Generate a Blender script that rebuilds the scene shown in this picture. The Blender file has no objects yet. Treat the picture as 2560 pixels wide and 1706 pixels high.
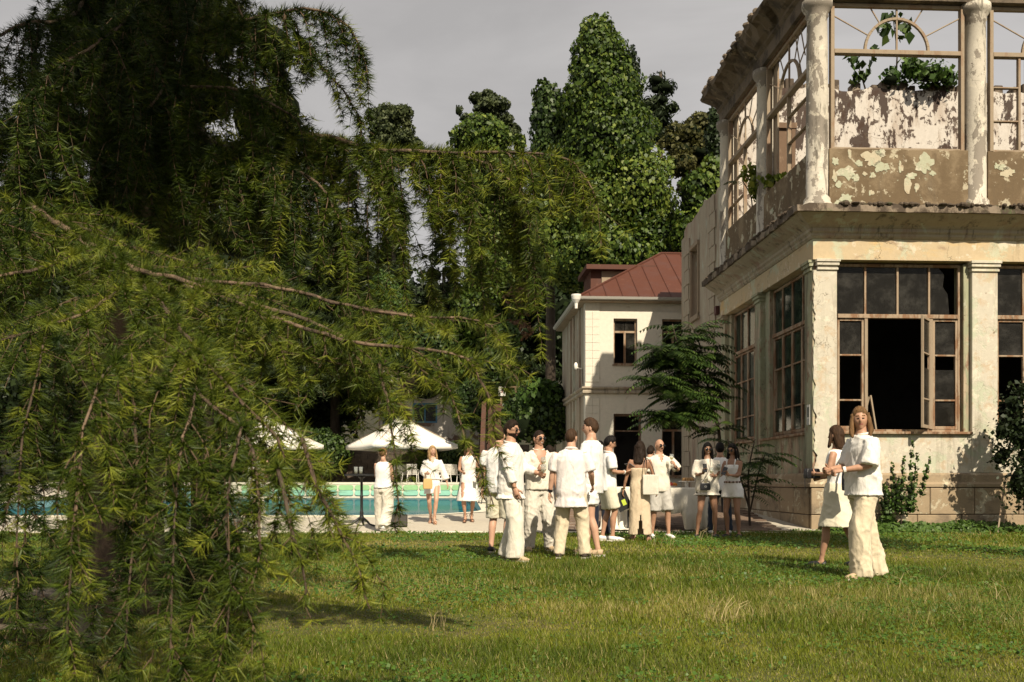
import bpy, bmesh, math, random
import numpy as np
from mathutils import Vector, Matrix, Euler, noise as mnoise

random.seed(7)
RNG = np.random.default_rng(11)
SC = bpy.context.scene
COL = SC.collection
R = math.radians

# ------------------------------------------------------------------ camera
FPX, HC, YH = 2489.0, 1.0, 1207.0
cam_d = bpy.data.cameras.new('camera')
cam_d.lens = 35.0
cam_d.sensor_width = 36.0
cam_d.shift_y = (YH - 853.0) / 2560.0
cam_d.clip_start = 0.05
cam_d.clip_end = 2000.0
cam_d.dof.use_dof = True
cam_d.dof.focus_distance = 12.5
cam_d.dof.aperture_fstop = 9.0
cam = bpy.data.objects.new('camera', cam_d)
COL.objects.link(cam)
cam.location = (0, 0, HC)
cam.rotation_euler = (math.pi / 2, 0, 0)
SC.camera = cam

# ------------------------------------------------------------------ sky and sun
SUN_AZ, SUN_EL = R(19), R(43)          # sun stands behind the camera, to the right
to_sun = Vector((math.sin(SUN_AZ) * math.cos(SUN_EL), -math.cos(SUN_AZ) * math.cos(SUN_EL), math.sin(SUN_EL)))
wd = bpy.data.worlds.new('World')
SC.world = wd
wd.use_nodes = True
nt = wd.node_tree
nt.nodes.clear()
w_out = nt.nodes.new('ShaderNodeOutputWorld')
w_bg = nt.nodes.new('ShaderNodeBackground')
w_bg.inputs['Strength'].default_value = 0.082
w_sky = nt.nodes.new('ShaderNodeTexSky')
w_sky.sky_type = 'NISHITA'
w_sky.sun_disc = False
w_sky.sun_elevation = SUN_EL
w_sky.sun_rotation = math.pi - SUN_AZ
w_sky.dust_density = 2.0
w_tc = nt.nodes.new('ShaderNodeTexCoord')
w_map = nt.nodes.new('ShaderNodeMapping')
w_map.inputs['Scale'].default_value = (1.0, 1.0, 3.2)
w_no = nt.nodes.new('ShaderNodeTexNoise')
w_no.inputs['Scale'].default_value = 2.6
w_no.inputs['Detail'].default_value = 6.0
w_no.inputs['Roughness'].default_value = 0.52
w_no.inputs['Distortion'].default_value = 0.4
w_cr = nt.nodes.new('ShaderNodeValToRGB')
w_cr.color_ramp.elements[0].position = 0.34
w_cr.color_ramp.elements[0].color = (4.2, 3.99, 3.80, 1)
w_cr.color_ramp.elements[1].position = 0.66
w_cr.color_ramp.elements[1].color = (5.8, 5.52, 5.28, 1)
w_mix = nt.nodes.new('ShaderNodeMixRGB')
w_mix.inputs[0].default_value = 0.90
L = nt.links.new
L(w_tc.outputs['Generated'], w_map.inputs['Vector'])
L(w_map.outputs['Vector'], w_no.inputs['Vector'])
L(w_no.outputs['Fac'], w_cr.inputs['Fac'])
L(w_sky.outputs['Color'], w_mix.inputs[1])
L(w_cr.outputs['Color'], w_mix.inputs[2])
L(w_mix.outputs['Color'], w_bg.inputs['Color'])
L(w_bg.outputs['Background'], w_out.inputs['Surface'])

sun_d = bpy.data.lights.new('sun', 'SUN')
sun_d.energy = 5.0
sun_d.angle = R(0.55)
sun_d.color = (1.0, 0.885, 0.70)
sun = bpy.data.objects.new('sun', sun_d)
COL.objects.link(sun)
sun.rotation_euler = to_sun.to_track_quat('Z', 'Y').to_euler()
sun.location = (20, -20, 30)

SC.view_settings.view_transform = 'Standard'
SC.view_settings.look = 'None'
SC.view_settings.exposure = 0.44
SC.view_settings.gamma = 1.0
SC.render.engine = 'CYCLES'
SC.cycles.max_bounces = 4
SC.cycles.diffuse_bounces = 2
SC.cycles.glossy_bounces = 2
SC.cycles.transmission_bounces = 4
SC.cycles.transparent_max_bounces = 8
SC.cycles.use_denoising = True
SC.cycles.sample_clamp_indirect = 4.0
SC.cycles.caustics_reflective = False
SC.cycles.caustics_refractive = False
# ------------------------------------------------------------------ helpers
def at(px, py, d):
    return Vector(((px - 1280.0) / FPX * d, d, HC + (YH - py) / FPX * d))

def gx(px, d):
    return (px - 1280.0) / FPX * d

class MB:
    """collects geometry for ONE mesh object"""
    def __init__(s):
        s.v, s.f = [], []
    def add(s, vs, fs):
        o = len(s.v)
        s.v.extend([tuple(p) for p in vs])
        s.f.extend([tuple(i + o for i in f) for f in fs])
    def box(s, x0, x1, y0, y1, z0, z1, M=None):
        vs = [(x0,y0,z0),(x1,y0,z0),(x1,y1,z0),(x0,y1,z0),(x0,y0,z1),(x1,y0,z1),(x1,y1,z1),(x0,y1,z1)]
        if M is not None: vs = [M @ Vector(p) for p in vs]
        s.add(vs, [(0,3,2,1),(4,5,6,7),(0,1,5,4),(1,2,6,5),(2,3,7,6),(3,0,4,7)])
        return s
    def prism(s, pts, y0, y1, M=None):
        """pts: outline in (x, z), extruded along y"""
        n = len(pts)
        vs = [(p[0], y0, p[1]) for p in pts] + [(p[0], y1, p[1]) for p in pts]
        if M is not None: vs = [M @ Vector(p) for p in vs]
        s.add(vs, [tuple(range(n)), tuple(range(2*n-1, n-1, -1))] + [(i, i+n, (i+1) % n + n, (i+1) % n) for i in range(n)])
        return s
    def sweep(s, prof, path, closed=False):
        """prof: outline in (out, z); path: list of (x, y, nx, ny) where n is the outward mitre vector"""
        n = len(prof); rows = []
        for (x, y, nx, ny) in path:
            rows.append([(x + nx*p[0], y + ny*p[0], p[1]) for p in prof])
        vs = [p for r in rows for p in r]; fs = []
        m = len(path)
        for i in range(m if closed else m - 1):
            j = (i + 1) % m
            for k in range(n):
                l = (k + 1) % n
                fs.append((i*n+k, i*n+l, j*n+l, j*n+k))
        if not closed:
            fs.append(tuple(range(n-1, -1, -1))); fs.append(tuple((m-1)*n + k for k in range(n)))
        s.add(vs, fs); return s
    def tube(s, pts, rad, sides=8, cap=True):
        pts = [Vector(p) for p in pts]; n = len(pts)
        if not hasattr(rad, '__len__'): rad = [rad]*n
        ref = Vector((0.31, 0.77, 0.55)); vs, fs = [], []
        prevx = None
        for i in range(n):
            t = (pts[min(i+1, n-1)] - pts[max(i-1, 0)])
            t = t.normalized() if t.length > 1e-9 else Vector((0,0,1))
            if prevx is None:
                a = ref if abs(t.dot(ref.normalized())) < 0.9 else Vector((1,0,0))
                x = (a - t*a.dot(t)).normalized()
            else:
                x = (prevx - t*prevx.dot(t))
                x = x.normalized() if x.length > 1e-6 else t.orthogonal().normalized()
            prevx = x; y = t.cross(x)
            r = rad[i]; rx, ry = (r if hasattr(r, '__len__') else (r, r))
            for k in range(sides):
                a = 2*math.pi*k/sides
                vs.append(pts[i] + x*(math.cos(a)*rx) + y*(math.sin(a)*ry))
        for i in range(n-1):
            for k in range(sides):
                l = (k+1) % sides
                fs.append((i*sides+k, i*sides+l, (i+1)*sides+l, (i+1)*sides+k))
        if cap:
            fs.append(tuple(range(sides-1, -1, -1))); fs.append(tuple((n-1)*sides+k for k in range(sides)))
        s.add(vs, fs); return s
    def lathe(s, prof, c=(0,0,0), sides=20, M=None):
        """prof: list of (radius, z)"""
        vs, fs = [], []; n = len(prof)
        for (r, z) in prof:
            for k in range(sides):
                a = 2*math.pi*k/sides
                vs.append(Vector((c[0]+r*math.cos(a), c[1]+r*math.sin(a), c[2]+z)))
        if M is not None: vs = [M @ p for p in vs]
        for i in range(n-1):
            for k in range(sides):
                l = (k+1) % sides
                fs.append((i*sides+k, i*sides+l, (i+1)*sides+l, (i+1)*sides+k))
        fs.append(tuple(range(sides-1, -1, -1))); fs.append(tuple((n-1)*sides+k for k in range(sides)))
        s.add(vs, fs); return s
    def ball(s, c, r, seg=10, rings=7, M=None):
        if not hasattr(r, '__len__'): r = (r, r, r)
        vs, fs = [], []
        for i in range(rings+1):
            th = math.pi*i/rings
            for k in range(seg):
                a = 2*math.pi*k/seg
                vs.append(Vector((r[0]*math.sin(th)*math.cos(a), r[1]*math.sin(th)*math.sin(a), r[2]*math.cos(th))))
        vs = [(M @ p if M is not None else p) + Vector(c) for p in vs]
        for i in range(rings):
            for k in range(seg):
                l = (k+1) % seg
                fs.append((i*seg+k, (i+1)*seg+k, (i+1)*seg+l, i*seg+l))
        s.add(vs, fs); return s
    def mesh(s, name):
        me = bpy.data.meshes.new(name)
        me.from_pydata([tuple(p) for p in s.v], [], s.f)
        me.validate(); me.update()
        return me
    def build(s, name, mat, parent=None, smooth=False, bevel=0.0, bseg=1):
        me = s.mesh(name)
        return link(name, me, mat, parent, smooth, bevel, bseg)

def link(name, me, mat, parent=None, smooth=False, bevel=0.0, bseg=1):
    if mat is not None:
        for m in (mat if isinstance(mat, (list, tuple)) else [mat]):
            if m.name not in [q.name for q in me.materials if q]: me.materials.append(m)
    o = bpy.data.objects.new(name, me)
    COL.objects.link(o)
    if parent is not None: o.parent = parent
    if smooth:
        me.polygons.foreach_set('use_smooth', [True]*len(me.polygons))
    if bevel > 0:
        b = o.modifiers.new('edge', 'BEVEL'); b.width = bevel; b.segments = bseg; b.limit_method = 'ANGLE'
    return o

def tag(o, label=None, cat=None, group=None, kind=None):
    if label: o['label'] = label
    if cat: o['category'] = cat
    if group: o['group'] = group
    if kind: o['kind'] = kind
    return o

def empty(name, loc=(0,0,0), rz=0.0, label=None, cat=None, group=None, kind=None):
    o = bpy.data.objects.new(name, None)
    COL.objects.link(o)
    o.location = loc; o.rotation_euler = (0, 0, rz); o.empty_display_size = 0.2
    return tag(o, label, cat, group, kind)

def copy_tree(o, parent=None):
    c = o.copy(); COL.objects.link(c); c.parent = parent
    for ch in [x for x in o.children]: copy_tree(ch, c)
    return c

def np_mesh(name, V, Fa, attr=None, smooth=False):
    """fast mesh from numpy arrays; Fa is (n, 3) or (n, 4)"""
    me = bpy.data.meshes.new(name)
    V = np.ascontiguousarray(V, dtype=np.float32); Fa = np.ascontiguousarray(Fa, dtype=np.int32)
    nf, k = Fa.shape
    me.vertices.add(len(V)); me.vertices.foreach_set('co', V.ravel())
    me.loops.add(nf*k); me.loops.foreach_set('vertex_index', Fa.ravel())
    me.polygons.add(nf)
    me.polygons.foreach_set('loop_start', np.arange(0, nf*k, k, dtype=np.int32))
    me.polygons.foreach_set('loop_total', np.full(nf, k, dtype=np.int32))
    if smooth: me.polygons.foreach_set('use_smooth', np.ones(nf, dtype=bool))
    me.update(calc_edges=True)
    if attr is not None:
        a = me.attributes.new('tone', 'FLOAT', 'POINT')
        a.data.foreach_set('value', np.ascontiguousarray(attr, dtype=np.float32))
    return me

# ------------------------------------------------------------------ materials
def new_mat(name):
    m = bpy.data.materials.new(name); m.use_nodes = True
    t = m.node_tree; b = t.nodes['Principled BSDF']
    return m, t, b

def _coords(t, scale=(1,1,1), per_object=False):
    tc = t.nodes.new('ShaderNodeTexCoord'); mp = t.nodes.new('ShaderNodeMapping')
    mp.inputs['Scale'].default_value = scale
    t.links.new(tc.outputs['Object'], mp.inputs['Vector'])
    if per_object:
        oi = t.nodes.new('ShaderNodeObjectInfo'); mu = t.nodes.new('ShaderNodeVectorMath'); mu.operation = 'SCALE'
        mu.inputs[0].default_value = (37.0, 19.0, 53.0)
        t.links.new(oi.outputs['Random'], mu.inputs['Scale']); t.links.new(mu.outputs['Vector'], mp.inputs['Location'])
    return mp.outputs['Vector']

def _noise(t, vec, scale, detail=5.0, rough=0.6, dist=0.0):
    n = t.nodes.new('ShaderNodeTexNoise')
    n.inputs['Scale'].default_value = scale; n.inputs['Detail'].default_value = detail
    n.inputs['Roughness'].default_value = rough; n.inputs['Distortion'].default_value = dist
    t.links.new(vec, n.inputs['Vector'])
    return n.outputs['Fac']

def _step(t, fac, lo, hi):
    r = t.nodes.new('ShaderNodeMapRange'); r.interpolation_type = 'SMOOTHSTEP'
    r.inputs['From Min'].default_value = lo; r.inputs['From Max'].default_value = hi
    t.links.new(fac, r.inputs['Value'])
    return r.outputs['Result']

def layered(name, base, layers=(), rough=0.85, bump=0.3, bscale=30.0, per_object=False, spec=0.3, bdist=0.01, crack=0.0):
    """base colour with weathered patches; each layer = (colour, scale, lo, hi, stretch xyz, strength)"""
    m, t, b = new_mat(name)
    vec0 = _coords(t, (1,1,1), per_object)
    col = None
    fine = _noise(t, vec0, 9.0, 6.0, 0.65)
    mx = t.nodes.new('ShaderNodeMixRGB'); mx.blend_type = 'MIX'
    mx.inputs[1].default_value = (*[c*0.82 for c in base], 1); mx.inputs[2].default_value = (*[min(1, c*1.14) for c in base], 1)
    t.links.new(fine, mx.inputs[0]); col = mx.outputs[0]
    hsum = None
    for i, (c, sc, lo, hi, st, k) in enumerate(layers):
        v = _coords(t, st, per_object)
        ad = t.nodes.new('ShaderNodeVectorMath'); ad.operation = 'ADD'; ad.inputs[1].default_value = (i*7.3, i*3.1, i*5.7)
        t.links.new(v, ad.inputs[0])
        f = _step(t, _noise(t, ad.outputs['Vector'], sc, 12.0, 0.68, 0.25), lo, hi)
        mul = t.nodes.new('ShaderNodeMath'); mul.operation = 'MULTIPLY'; mul.inputs[1].default_value = k
        t.links.new(f, mul.inputs[0])
        mm = t.nodes.new('ShaderNodeMixRGB'); mm.inputs[2].default_value = (*c, 1)
        t.links.new(mul.outputs[0], mm.inputs[0]); t.links.new(col, mm.inputs[1]); col = mm.outputs[0]
        if hsum is None: hsum = f
    if crack > 0:
        vo = t.nodes.new('ShaderNodeTexVoronoi'); vo.feature = 'DISTANCE_TO_EDGE'; vo.inputs['Scale'].default_value = crack
        wv = t.nodes.new('ShaderNodeVectorMath'); wv.operation = 'ADD'; ns = t.nodes.new('ShaderNodeTexNoise'); ns.inputs['Scale'].default_value = 2.5; ns.inputs['Detail'].default_value = 5.0
        t.links.new(vec0, ns.inputs['Vector']); t.links.new(vec0, wv.inputs[0]); t.links.new(ns.outputs['Color'], wv.inputs[1]); t.links.new(wv.outputs['Vector'], vo.inputs['Vector'])
        inv = _step(t, vo.outputs['Distance'], 0.012, 0.0); msk = _step(t, _noise(t, vec0, 0.9, 3.0), 0.46, 0.62)
        mu = t.nodes.new('ShaderNodeMath'); mu.operation = 'MULTIPLY'; t.links.new(inv, mu.inputs[0]); t.links.new(msk, mu.inputs[1])
        mc = t.nodes.new('ShaderNodeMixRGB'); mc.inputs[2].default_value = (0.10, 0.075, 0.05, 1); t.links.new(mu.outputs[0], mc.inputs[0]); t.links.new(col, mc.inputs[1]); col = mc.outputs[0]
    t.links.new(col, b.inputs['Base Color'])
    b.inputs['Roughness'].default_value = rough
    b.inputs['Specular IOR Level'].default_value = spec
    bn = t.nodes.new('ShaderNodeBump'); bn.inputs['Strength'].default_value = bump; bn.inputs['Distance'].default_value = bdist
    h = _noise(t, vec0, bscale, 6.0, 0.7)
    if hsum is not None:
        sb = t.nodes.new('ShaderNodeMath'); sb.operation = 'SUBTRACT'
        t.links.new(h, sb.inputs[0]); t.links.new(hsum, sb.inputs[1]); h = sb.outputs[0]
    t.links.new(h, bn.inputs['Height']); t.links.new(bn.outputs['Normal'], b.inputs['Normal'])
    return m

def plain(name, base, rough=0.6, spec=0.4, metal=0.0, var=0.12, vscale=20.0, bump=0.1, per_object=False):
    m, t, b = new_mat(name)
    vec = _coords(t, (1,1,1), per_object)
    n = _noise(t, vec, vscale, 5.0, 0.6)
    mx = t.nodes.new('ShaderNodeMixRGB')
    mx.inputs[1].default_value = (*[c*(1-var) for c in base], 1); mx.inputs[2].default_value = (*[min(1, c*(1+var)) for c in base], 1)
    t.links.new(n, mx.inputs[0]); t.links.new(mx.outputs[0], b.inputs['Base Color'])
    b.inputs['Roughness'].default_value = rough; b.inputs['Metallic'].default_value = metal
    b.inputs['Specular IOR Level'].default_value = spec
    if bump > 0:
        bn = t.nodes.new('ShaderNodeBump'); bn.inputs['Strength'].default_value = bump; bn.inputs['Distance'].default_value = 0.01
        t.links.new(n, bn.inputs['Height']); t.links.new(bn.outputs['Normal'], b.inputs['Normal'])
    return m

def leafy(name, dark, mid, light, rough=0.55, trans=0.3, spec=0.35, nscale=0.6):
    """foliage; the per-leaf attribute 'tone' picks the leaf's colour, including painted shade"""
    m, t, b = new_mat(name)
    at_ = t.nodes.new('ShaderNodeAttribute'); at_.attribute_name = 'tone'
    cr = t.nodes.new('ShaderNodeValToRGB')
    e = cr.color_ramp.elements
    e[0].position = 0.05; e[0].color = (*dark, 1)
    e[1].position = 0.95; e[1].color = (*light, 1)
    k = e.new(0.5); k.color = (*mid, 1)
    t.links.new(at_.outputs['Fac'], cr.inputs['Fac'])
    t.links.new(cr.outputs['Color'], b.inputs['Base Color'])
    b.inputs['Roughness'].default_value = rough; b.inputs['Specular IOR Level'].default_value = spec
    tr = t.nodes.new('ShaderNodeBsdfTranslucent'); t.links.new(cr.outputs['Color'], tr.inputs['Color'])
    ms = t.nodes.new('ShaderNodeMixShader'); ms.inputs[0].default_value = trans
    t.links.new(b.outputs['BSDF'], ms.inputs[1]); t.links.new(tr.outputs['BSDF'], ms.inputs[2])
    t.links.new(ms.outputs['Shader'], t.nodes['Material Output'].inputs['Surface'])
    return m

def glassy(name, tint=(0.03, 0.032, 0.03), clear=0.45, rough=0.12):
    """old dusty window glass"""
    m, t, b = new_mat(name)
    vec = _coords(t)
    n = _noise(t, vec, 3.0, 6.0, 0.7)
    b.inputs['Base Color'].default_value = (*tint, 1)
    b.inputs['Roughness'].default_value = rough; b.inputs['Specular IOR Level'].default_value = 0.3
    mx = t.nodes.new('ShaderNodeMixRGB'); mx.inputs[1].default_value = (*tint, 1); mx.inputs[2].default_value = (*[c*2.6+0.02 for c in tint], 1)
    t.links.new(_step(t, n, 0.4, 0.75), mx.inputs[0]); t.links.new(mx.outputs[0], b.inputs['Base Color'])
    tr = t.nodes.new('ShaderNodeBsdfTransparent'); tr.inputs['Color'].default_value = (0.75, 0.78, 0.72, 1)
    ms = t.nodes.new('ShaderNodeMixShader'); ms.inputs[0].default_value = clear
    t.links.new(b.outputs['BSDF'], ms.inputs[1]); t.links.new(tr.outputs['BSDF'], ms.inputs[2])
    t.links.new(ms.outputs['Shader'], t.nodes['Material Output'].inputs['Surface'])
    return m

O1 = (1, 1, 1)
M = {}
M['plaster'] = layered('cream plaster', (0.53, 0.485, 0.395), [
    ((0.44, 0.47, 0.34), 1.3, 0.50, 0.60, O1, 0.8),
    ((0.48, 0.37, 0.25), 2.6, 0.53, 0.62, O1, 0.75),
    ((0.66, 0.60, 0.48), 4.2, 0.55, 0.60, O1, 0.7),
    ((0.25, 0.18, 0.12), 5.2, 0.64, 0.69, O1, 0.85),
    ((0.16, 0.125, 0.085), 1.3, 0.50, 0.74, (3.0, 3.0, 0.3), 0.6)], bump=0.4, crack=1.6)
M['plaster_green'] = layered('green plaster', (0.33, 0.335, 0.22), [  # weathered green, browned to carry the warm shade of the side face
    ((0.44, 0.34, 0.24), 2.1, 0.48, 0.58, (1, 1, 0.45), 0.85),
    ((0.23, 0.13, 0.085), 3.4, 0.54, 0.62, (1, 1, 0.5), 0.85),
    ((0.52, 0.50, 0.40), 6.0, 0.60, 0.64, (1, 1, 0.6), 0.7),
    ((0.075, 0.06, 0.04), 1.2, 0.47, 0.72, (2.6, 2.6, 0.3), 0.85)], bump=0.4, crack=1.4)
M['plaster_frieze'] = layered('frieze plaster', (0.51, 0.405, 0.26), [
    ((0.46, 0.49, 0.36), 1.4, 0.52, 0.60, O1, 0.75),
    ((0.60, 0.40, 0.16), 0.9, 0.50, 0.64, (0.6, 0.6, 1.4), 0.75),
    ((0.66, 0.58, 0.46), 3.0, 0.56, 0.62, O1, 0.7),
    ((0.30, 0.21, 0.14), 2.6, 0.56, 0.68, (0.6, 0.6, 1.2), 0.75),
    ((0.12, 0.10, 0.07), 1.8, 0.58, 0.78, (2.8, 2.8, 0.4), 0.6)], bump=0.4, crack=1.2)
M['parapet'] = layered('bare render', (0.135, 0.094, 0.052), [
    ((0.24, 0.18, 0.11), 1.1, 0.46, 0.62, O1, 0.8),
    ((0.44, 0.39, 0.28), 2.6, 0.585, 0.61, O1, 0.9),
    ((0.40, 0.40, 0.29), 4.1, 0.62, 0.64, O1, 0.9),
    ((0.50, 0.44, 0.33), 7.0, 0.63, 0.66, O1, 0.8),
    ((0.085, 0.065, 0.045), 1.4, 0.52, 0.75, (2.4, 2.4, 0.4), 0.7)], bump=0.5)
M['stained'] = layered('stained white wall', (0.54, 0.495, 0.44), [
    ((0.36, 0.29, 0.23), 2.0, 0.48, 0.66, (1.5, 1.5, 0.4), 0.7),
    ((0.040, 0.022, 0.015), 1.15, 0.53, 0.55, (1.5, 1.5, 0.6), 0.95),
    ((0.055, 0.032, 0.022), 4.4, 0.55, 0.575, (1, 1, 0.8), 0.92),
    ((0.07, 0.05, 0.035), 9.0, 0.64, 0.67, O1, 0.8)], bump=0.5, crack=0.9)
M['column'] = layered('column render', (0.52, 0.475, 0.395), [
    ((0.22, 0.19, 0.155), 1.7, 0.51, 0.525, (1, 1, 0.6), 0.92),
    ((0.66, 0.60, 0.48), 3.6, 0.57, 0.60, O1, 0.7),
    ((0.11, 0.095, 0.075), 2.8, 0.54, 0.64, (1.8, 1.8, 0.4), 0.75)], bump=0.5, crack=2.2)
M['ledge'] = layered('mossy ledge', (0.24, 0.19, 0.14), [
    ((0.06, 0.043, 0.03), 3.4, 0.42, 0.54, (1, 1, 0.7), 0.92),
    ((0.10, 0.13, 0.05), 1.6, 0.58, 0.70, O1, 0.8)], bump=0.7, bscale=18)
M['roofledge'] = layered('crumbling cornice', (0.155, 0.12, 0.085), [
    ((0.05, 0.04, 0.03), 1.7, 0.45, 0.62, O1, 0.9),
    ((0.30, 0.24, 0.16), 2.6, 0.58, 0.68, O1, 0.7)], bump=0.8, bscale=14)
M['oldwall'] = layered('grey weathered wall', (0.37, 0.315, 0.235), [  # weathered wall, base browned to carry the warm shade of the side
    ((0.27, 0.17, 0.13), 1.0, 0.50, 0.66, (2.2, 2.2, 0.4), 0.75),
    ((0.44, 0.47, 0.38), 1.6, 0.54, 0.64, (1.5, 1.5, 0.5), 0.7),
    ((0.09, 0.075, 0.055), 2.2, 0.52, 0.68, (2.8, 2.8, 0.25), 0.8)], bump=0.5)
M['stone'] = layered('base stone', (0.33, 0.25, 0.16), [
    ((0.52, 0.46, 0.33), 2.4, 0.54, 0.60, O1, 0.85),
    ((0.15, 0.115, 0.08), 1.6, 0.50, 0.66, O1, 0.8)], bump=0.6, per_object=True)
M['brickcore'] = layered('bare brick core', (0.22, 0.13, 0.08), [
    ((0.10, 0.07, 0.05), 6.0, 0.5, 0.6, O1, 0.8), ((0.36, 0.27, 0.18), 9.0, 0.56, 0.64, O1, 0.7)], bump=0.8)
M['oldwood'] = layered('peeling window wood', (0.34, 0.255, 0.175), [
    ((0.22, 0.12, 0.065), 4.5, 0.46, 0.56, (1, 1, 0.3), 0.95),
    ((0.10, 0.06, 0.04), 7.0, 0.56, 0.66, (1, 1, 0.25), 0.7)], bump=0.5)
M['palewood'] = layered('bleached window wood', (0.30, 0.235, 0.165), [
    ((0.26, 0.17, 0.11), 4.0, 0.52, 0.62, (1, 1, 0.25), 0.9)], bump=0.4)
M['brownwood'] = layered('dark brown wood', (0.15, 0.095, 0.06), [
    ((0.27, 0.19, 0.13), 5.0, 0.5, 0.62, (1, 1, 0.25), 0.7)], bump=0.4)
M['glass'] = glassy('dusty glass', (0.020, 0.018, 0.015), 0.5, 0.22)
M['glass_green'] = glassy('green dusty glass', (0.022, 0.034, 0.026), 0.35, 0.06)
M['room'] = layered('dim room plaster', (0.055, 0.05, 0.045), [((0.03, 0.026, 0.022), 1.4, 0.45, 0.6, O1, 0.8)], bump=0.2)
M['housewhite'] = layered('white limewash', (0.66, 0.61, 0.51), [
    ((0.60, 0.60, 0.49), 0.9, 0.52, 0.66, O1, 0.7),
    ((0.40, 0.34, 0.25), 2.4, 0.60, 0.70, O1, 0.6),
    ((0.25, 0.25, 0.18), 1.1, 0.60, 0.75, (2.0, 2.0, 0.4), 0.6)], bump=0.3)
M['redroof'] = layered('rust red metal roof', (0.085, 0.027, 0.014), [
    ((0.085, 0.034, 0.024), 1.4, 0.45, 0.65, O1, 0.8), ((0.17, 0.075, 0.045), 3.0, 0.58, 0.68, O1, 0.5)], rough=0.6, bump=0.1)
M['concrete'] = layered('pale concrete', (0.46, 0.415, 0.335), [
    ((0.38, 0.34, 0.28), 0.7, 0.48, 0.68, O1, 0.6), ((0.30, 0.27, 0.22), 3.0, 0.58, 0.68, O1, 0.5)], rough=0.9, bump=0.15)
M['coping'] = layered('pool coping', (0.66, 0.61, 0.49), [((0.45, 0.42, 0.33), 1.6, 0.5, 0.68, O1, 0.6)], bump=0.15)
M['paver'] = layered('brown paving', (0.18, 0.125, 0.09), [((0.10, 0.075, 0.06), 1.3, 0.45, 0.65, O1, 0.7),
    ((0.28, 0.22, 0.17), 4.0, 0.58, 0.68, O1, 0.5)], bump=0.4, per_object=True)
M['soil'] = layered('turf soil', (0.075, 0.078, 0.020), [((0.12, 0.095, 0.042), 1.1, 0.48, 0.62, O1, 0.8), ((0.045, 0.06, 0.014), 2.3, 0.5, 0.62, O1, 0.8)], bump=0.6)
M['forestfloor'] = layered('forest floor', (0.028, 0.030, 0.012), [((0.05, 0.035, 0.018), 0.4, 0.45, 0.6, O1, 0.8)], bump=0.6)
M['black'] = plain('black iron', (0.012, 0.012, 0.012), 0.45, 0.5)
M['white_paint'] = plain('white paint', (0.78, 0.75, 0.68), 0.5, 0.4)
M['bark'] = layered('cedar bark', (0.17, 0.115, 0.075), [((0.07, 0.05, 0.035), 6.0, 0.45, 0.6, (1, 1, 0.3), 0.9),
    ((0.30, 0.21, 0.14), 9.0, 0.56, 0.66, (1, 1, 0.4), 0.7)], bump=1.0, bscale=25)
M['bark_dark'] = layered('dark bark', (0.06, 0.045, 0.032), [((0.10, 0.08, 0.06), 5.0, 0.5, 0.62, (1, 1, 0.3), 0.7)], bump=0.8)
# ------------------------------------------------------------------ ground, deck and pool
def deck_z(d):
    if d < 19.7: return 0.0
    if d < 24.0: return 0.25*(d-19.7)/4.3
    if d < 52.0: return 0.25 + 0.75*(d-24.0)/28.0
    return 1.0

def sheet(name, xs, ys, zf, mat, kind='structure'):
    m = MB(); nx = len(xs)
    vs = [(x, y, zf(x, y)) for y in ys for x in xs]
    fs = [(j*nx+i, j*nx+i+1, (j+1)*nx+i+1, (j+1)*nx+i) for j in range(len(ys)-1) for i in range(nx-1)]
    m.add(vs, fs)
    o = m.build(name, mat, smooth=True)
    if kind: o['kind'] = kind
    return o

def hill(x, y):
    r = max(0.0, (y - 60.0 - 0.05*abs(x))/60.0)
    return -0.06 + 9.0*r**0.9*(0.85+0.15*math.sin(x*0.05)) if r > 0 else -0.06
sheet('ground', [-400, -120, -60, -40, -25, -10, 0, 10, 25, 40, 60, 120, 400], [-300, -60, -20, 0, 20, 40, 58, 62, 66, 72, 80, 90, 110, 140, 200, 400, 900], hill, M['forestfloor'])
sheet('lawn', [-16, -8, 0, 8, 16, 24], [-8, 0, 8, 14, 19.72, 26], lambda x, y: 0.0 if not (y > 20) else -0.02, M['soil'])

# pool outline: right-hand edge as a function of depth
def pool_xr(d):
    base = -0.78 - (d - 25.5)*1.62/26.5
    if d < 25.6: base -= 2.4*(1 - math.sqrt(max(0.0, 1 - ((25.6-d)/2.1)**2)))
    return base
P0, P1, PXL = 23.5, 52.0, -15.0
ds = [P0, 23.6, 23.8, 24.1, 24.5, 25.0, 25.6, 27, 30, 35, 40, 46, P1]
m = MB()
def strip(rows):
    base = len(m.v); n = len(rows[0])
    vs = [p for r in rows for p in r]
    fs = [(j*n+i, j*n+i+1, (j+1)*n+i+1, (j+1)*n+i) for j in range(len(rows)-1) for i in range(n-1)]
    m.add(vs, fs)
strip([[(x, d, deck_z(d) + 0.004) for x in (-26, -15, -8, -4, -1.3, 1.2, 3.5, 7.6)] for d in (19.72, 20.5, 21.5, 22.6, 23.5)])
strip([[(pool_xr(d) + (0.0 if k == 0 else 0), d, deck_z(d) + 0.004) if k == 0 else (x, d, deck_z(d) + 0.004) for k, x in enumerate((0, 1.2, 3.5, 7.6))] for d in ds])
strip([[(x, d, deck_z(d) + 0.004) for x in (-26, PXL)] for d in ds])
strip([[(x, d, deck_z(d) + 0.004) for x in (-26, PXL, -8, -2.4, 1.2, 7.6, 14)] for d in (P1, 56, 60)])
tag(m.build('pool_deck', M['concrete'], smooth=True), kind='structure')

# lawn edge: a worn concrete lip
m = MB()
for i in range(24):
    x0 = -24 + i*1.25
    if x0 > 4.2: break
    m.box(x0, x0+1.235, 19.60+random.uniform(-.01,.01), 19.86, -0.05, 0.035+random.uniform(-.006,.006))
tag(m.build('lawn_edge_kerb', M['coping'], bevel=0.01), kind='structure')

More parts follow.
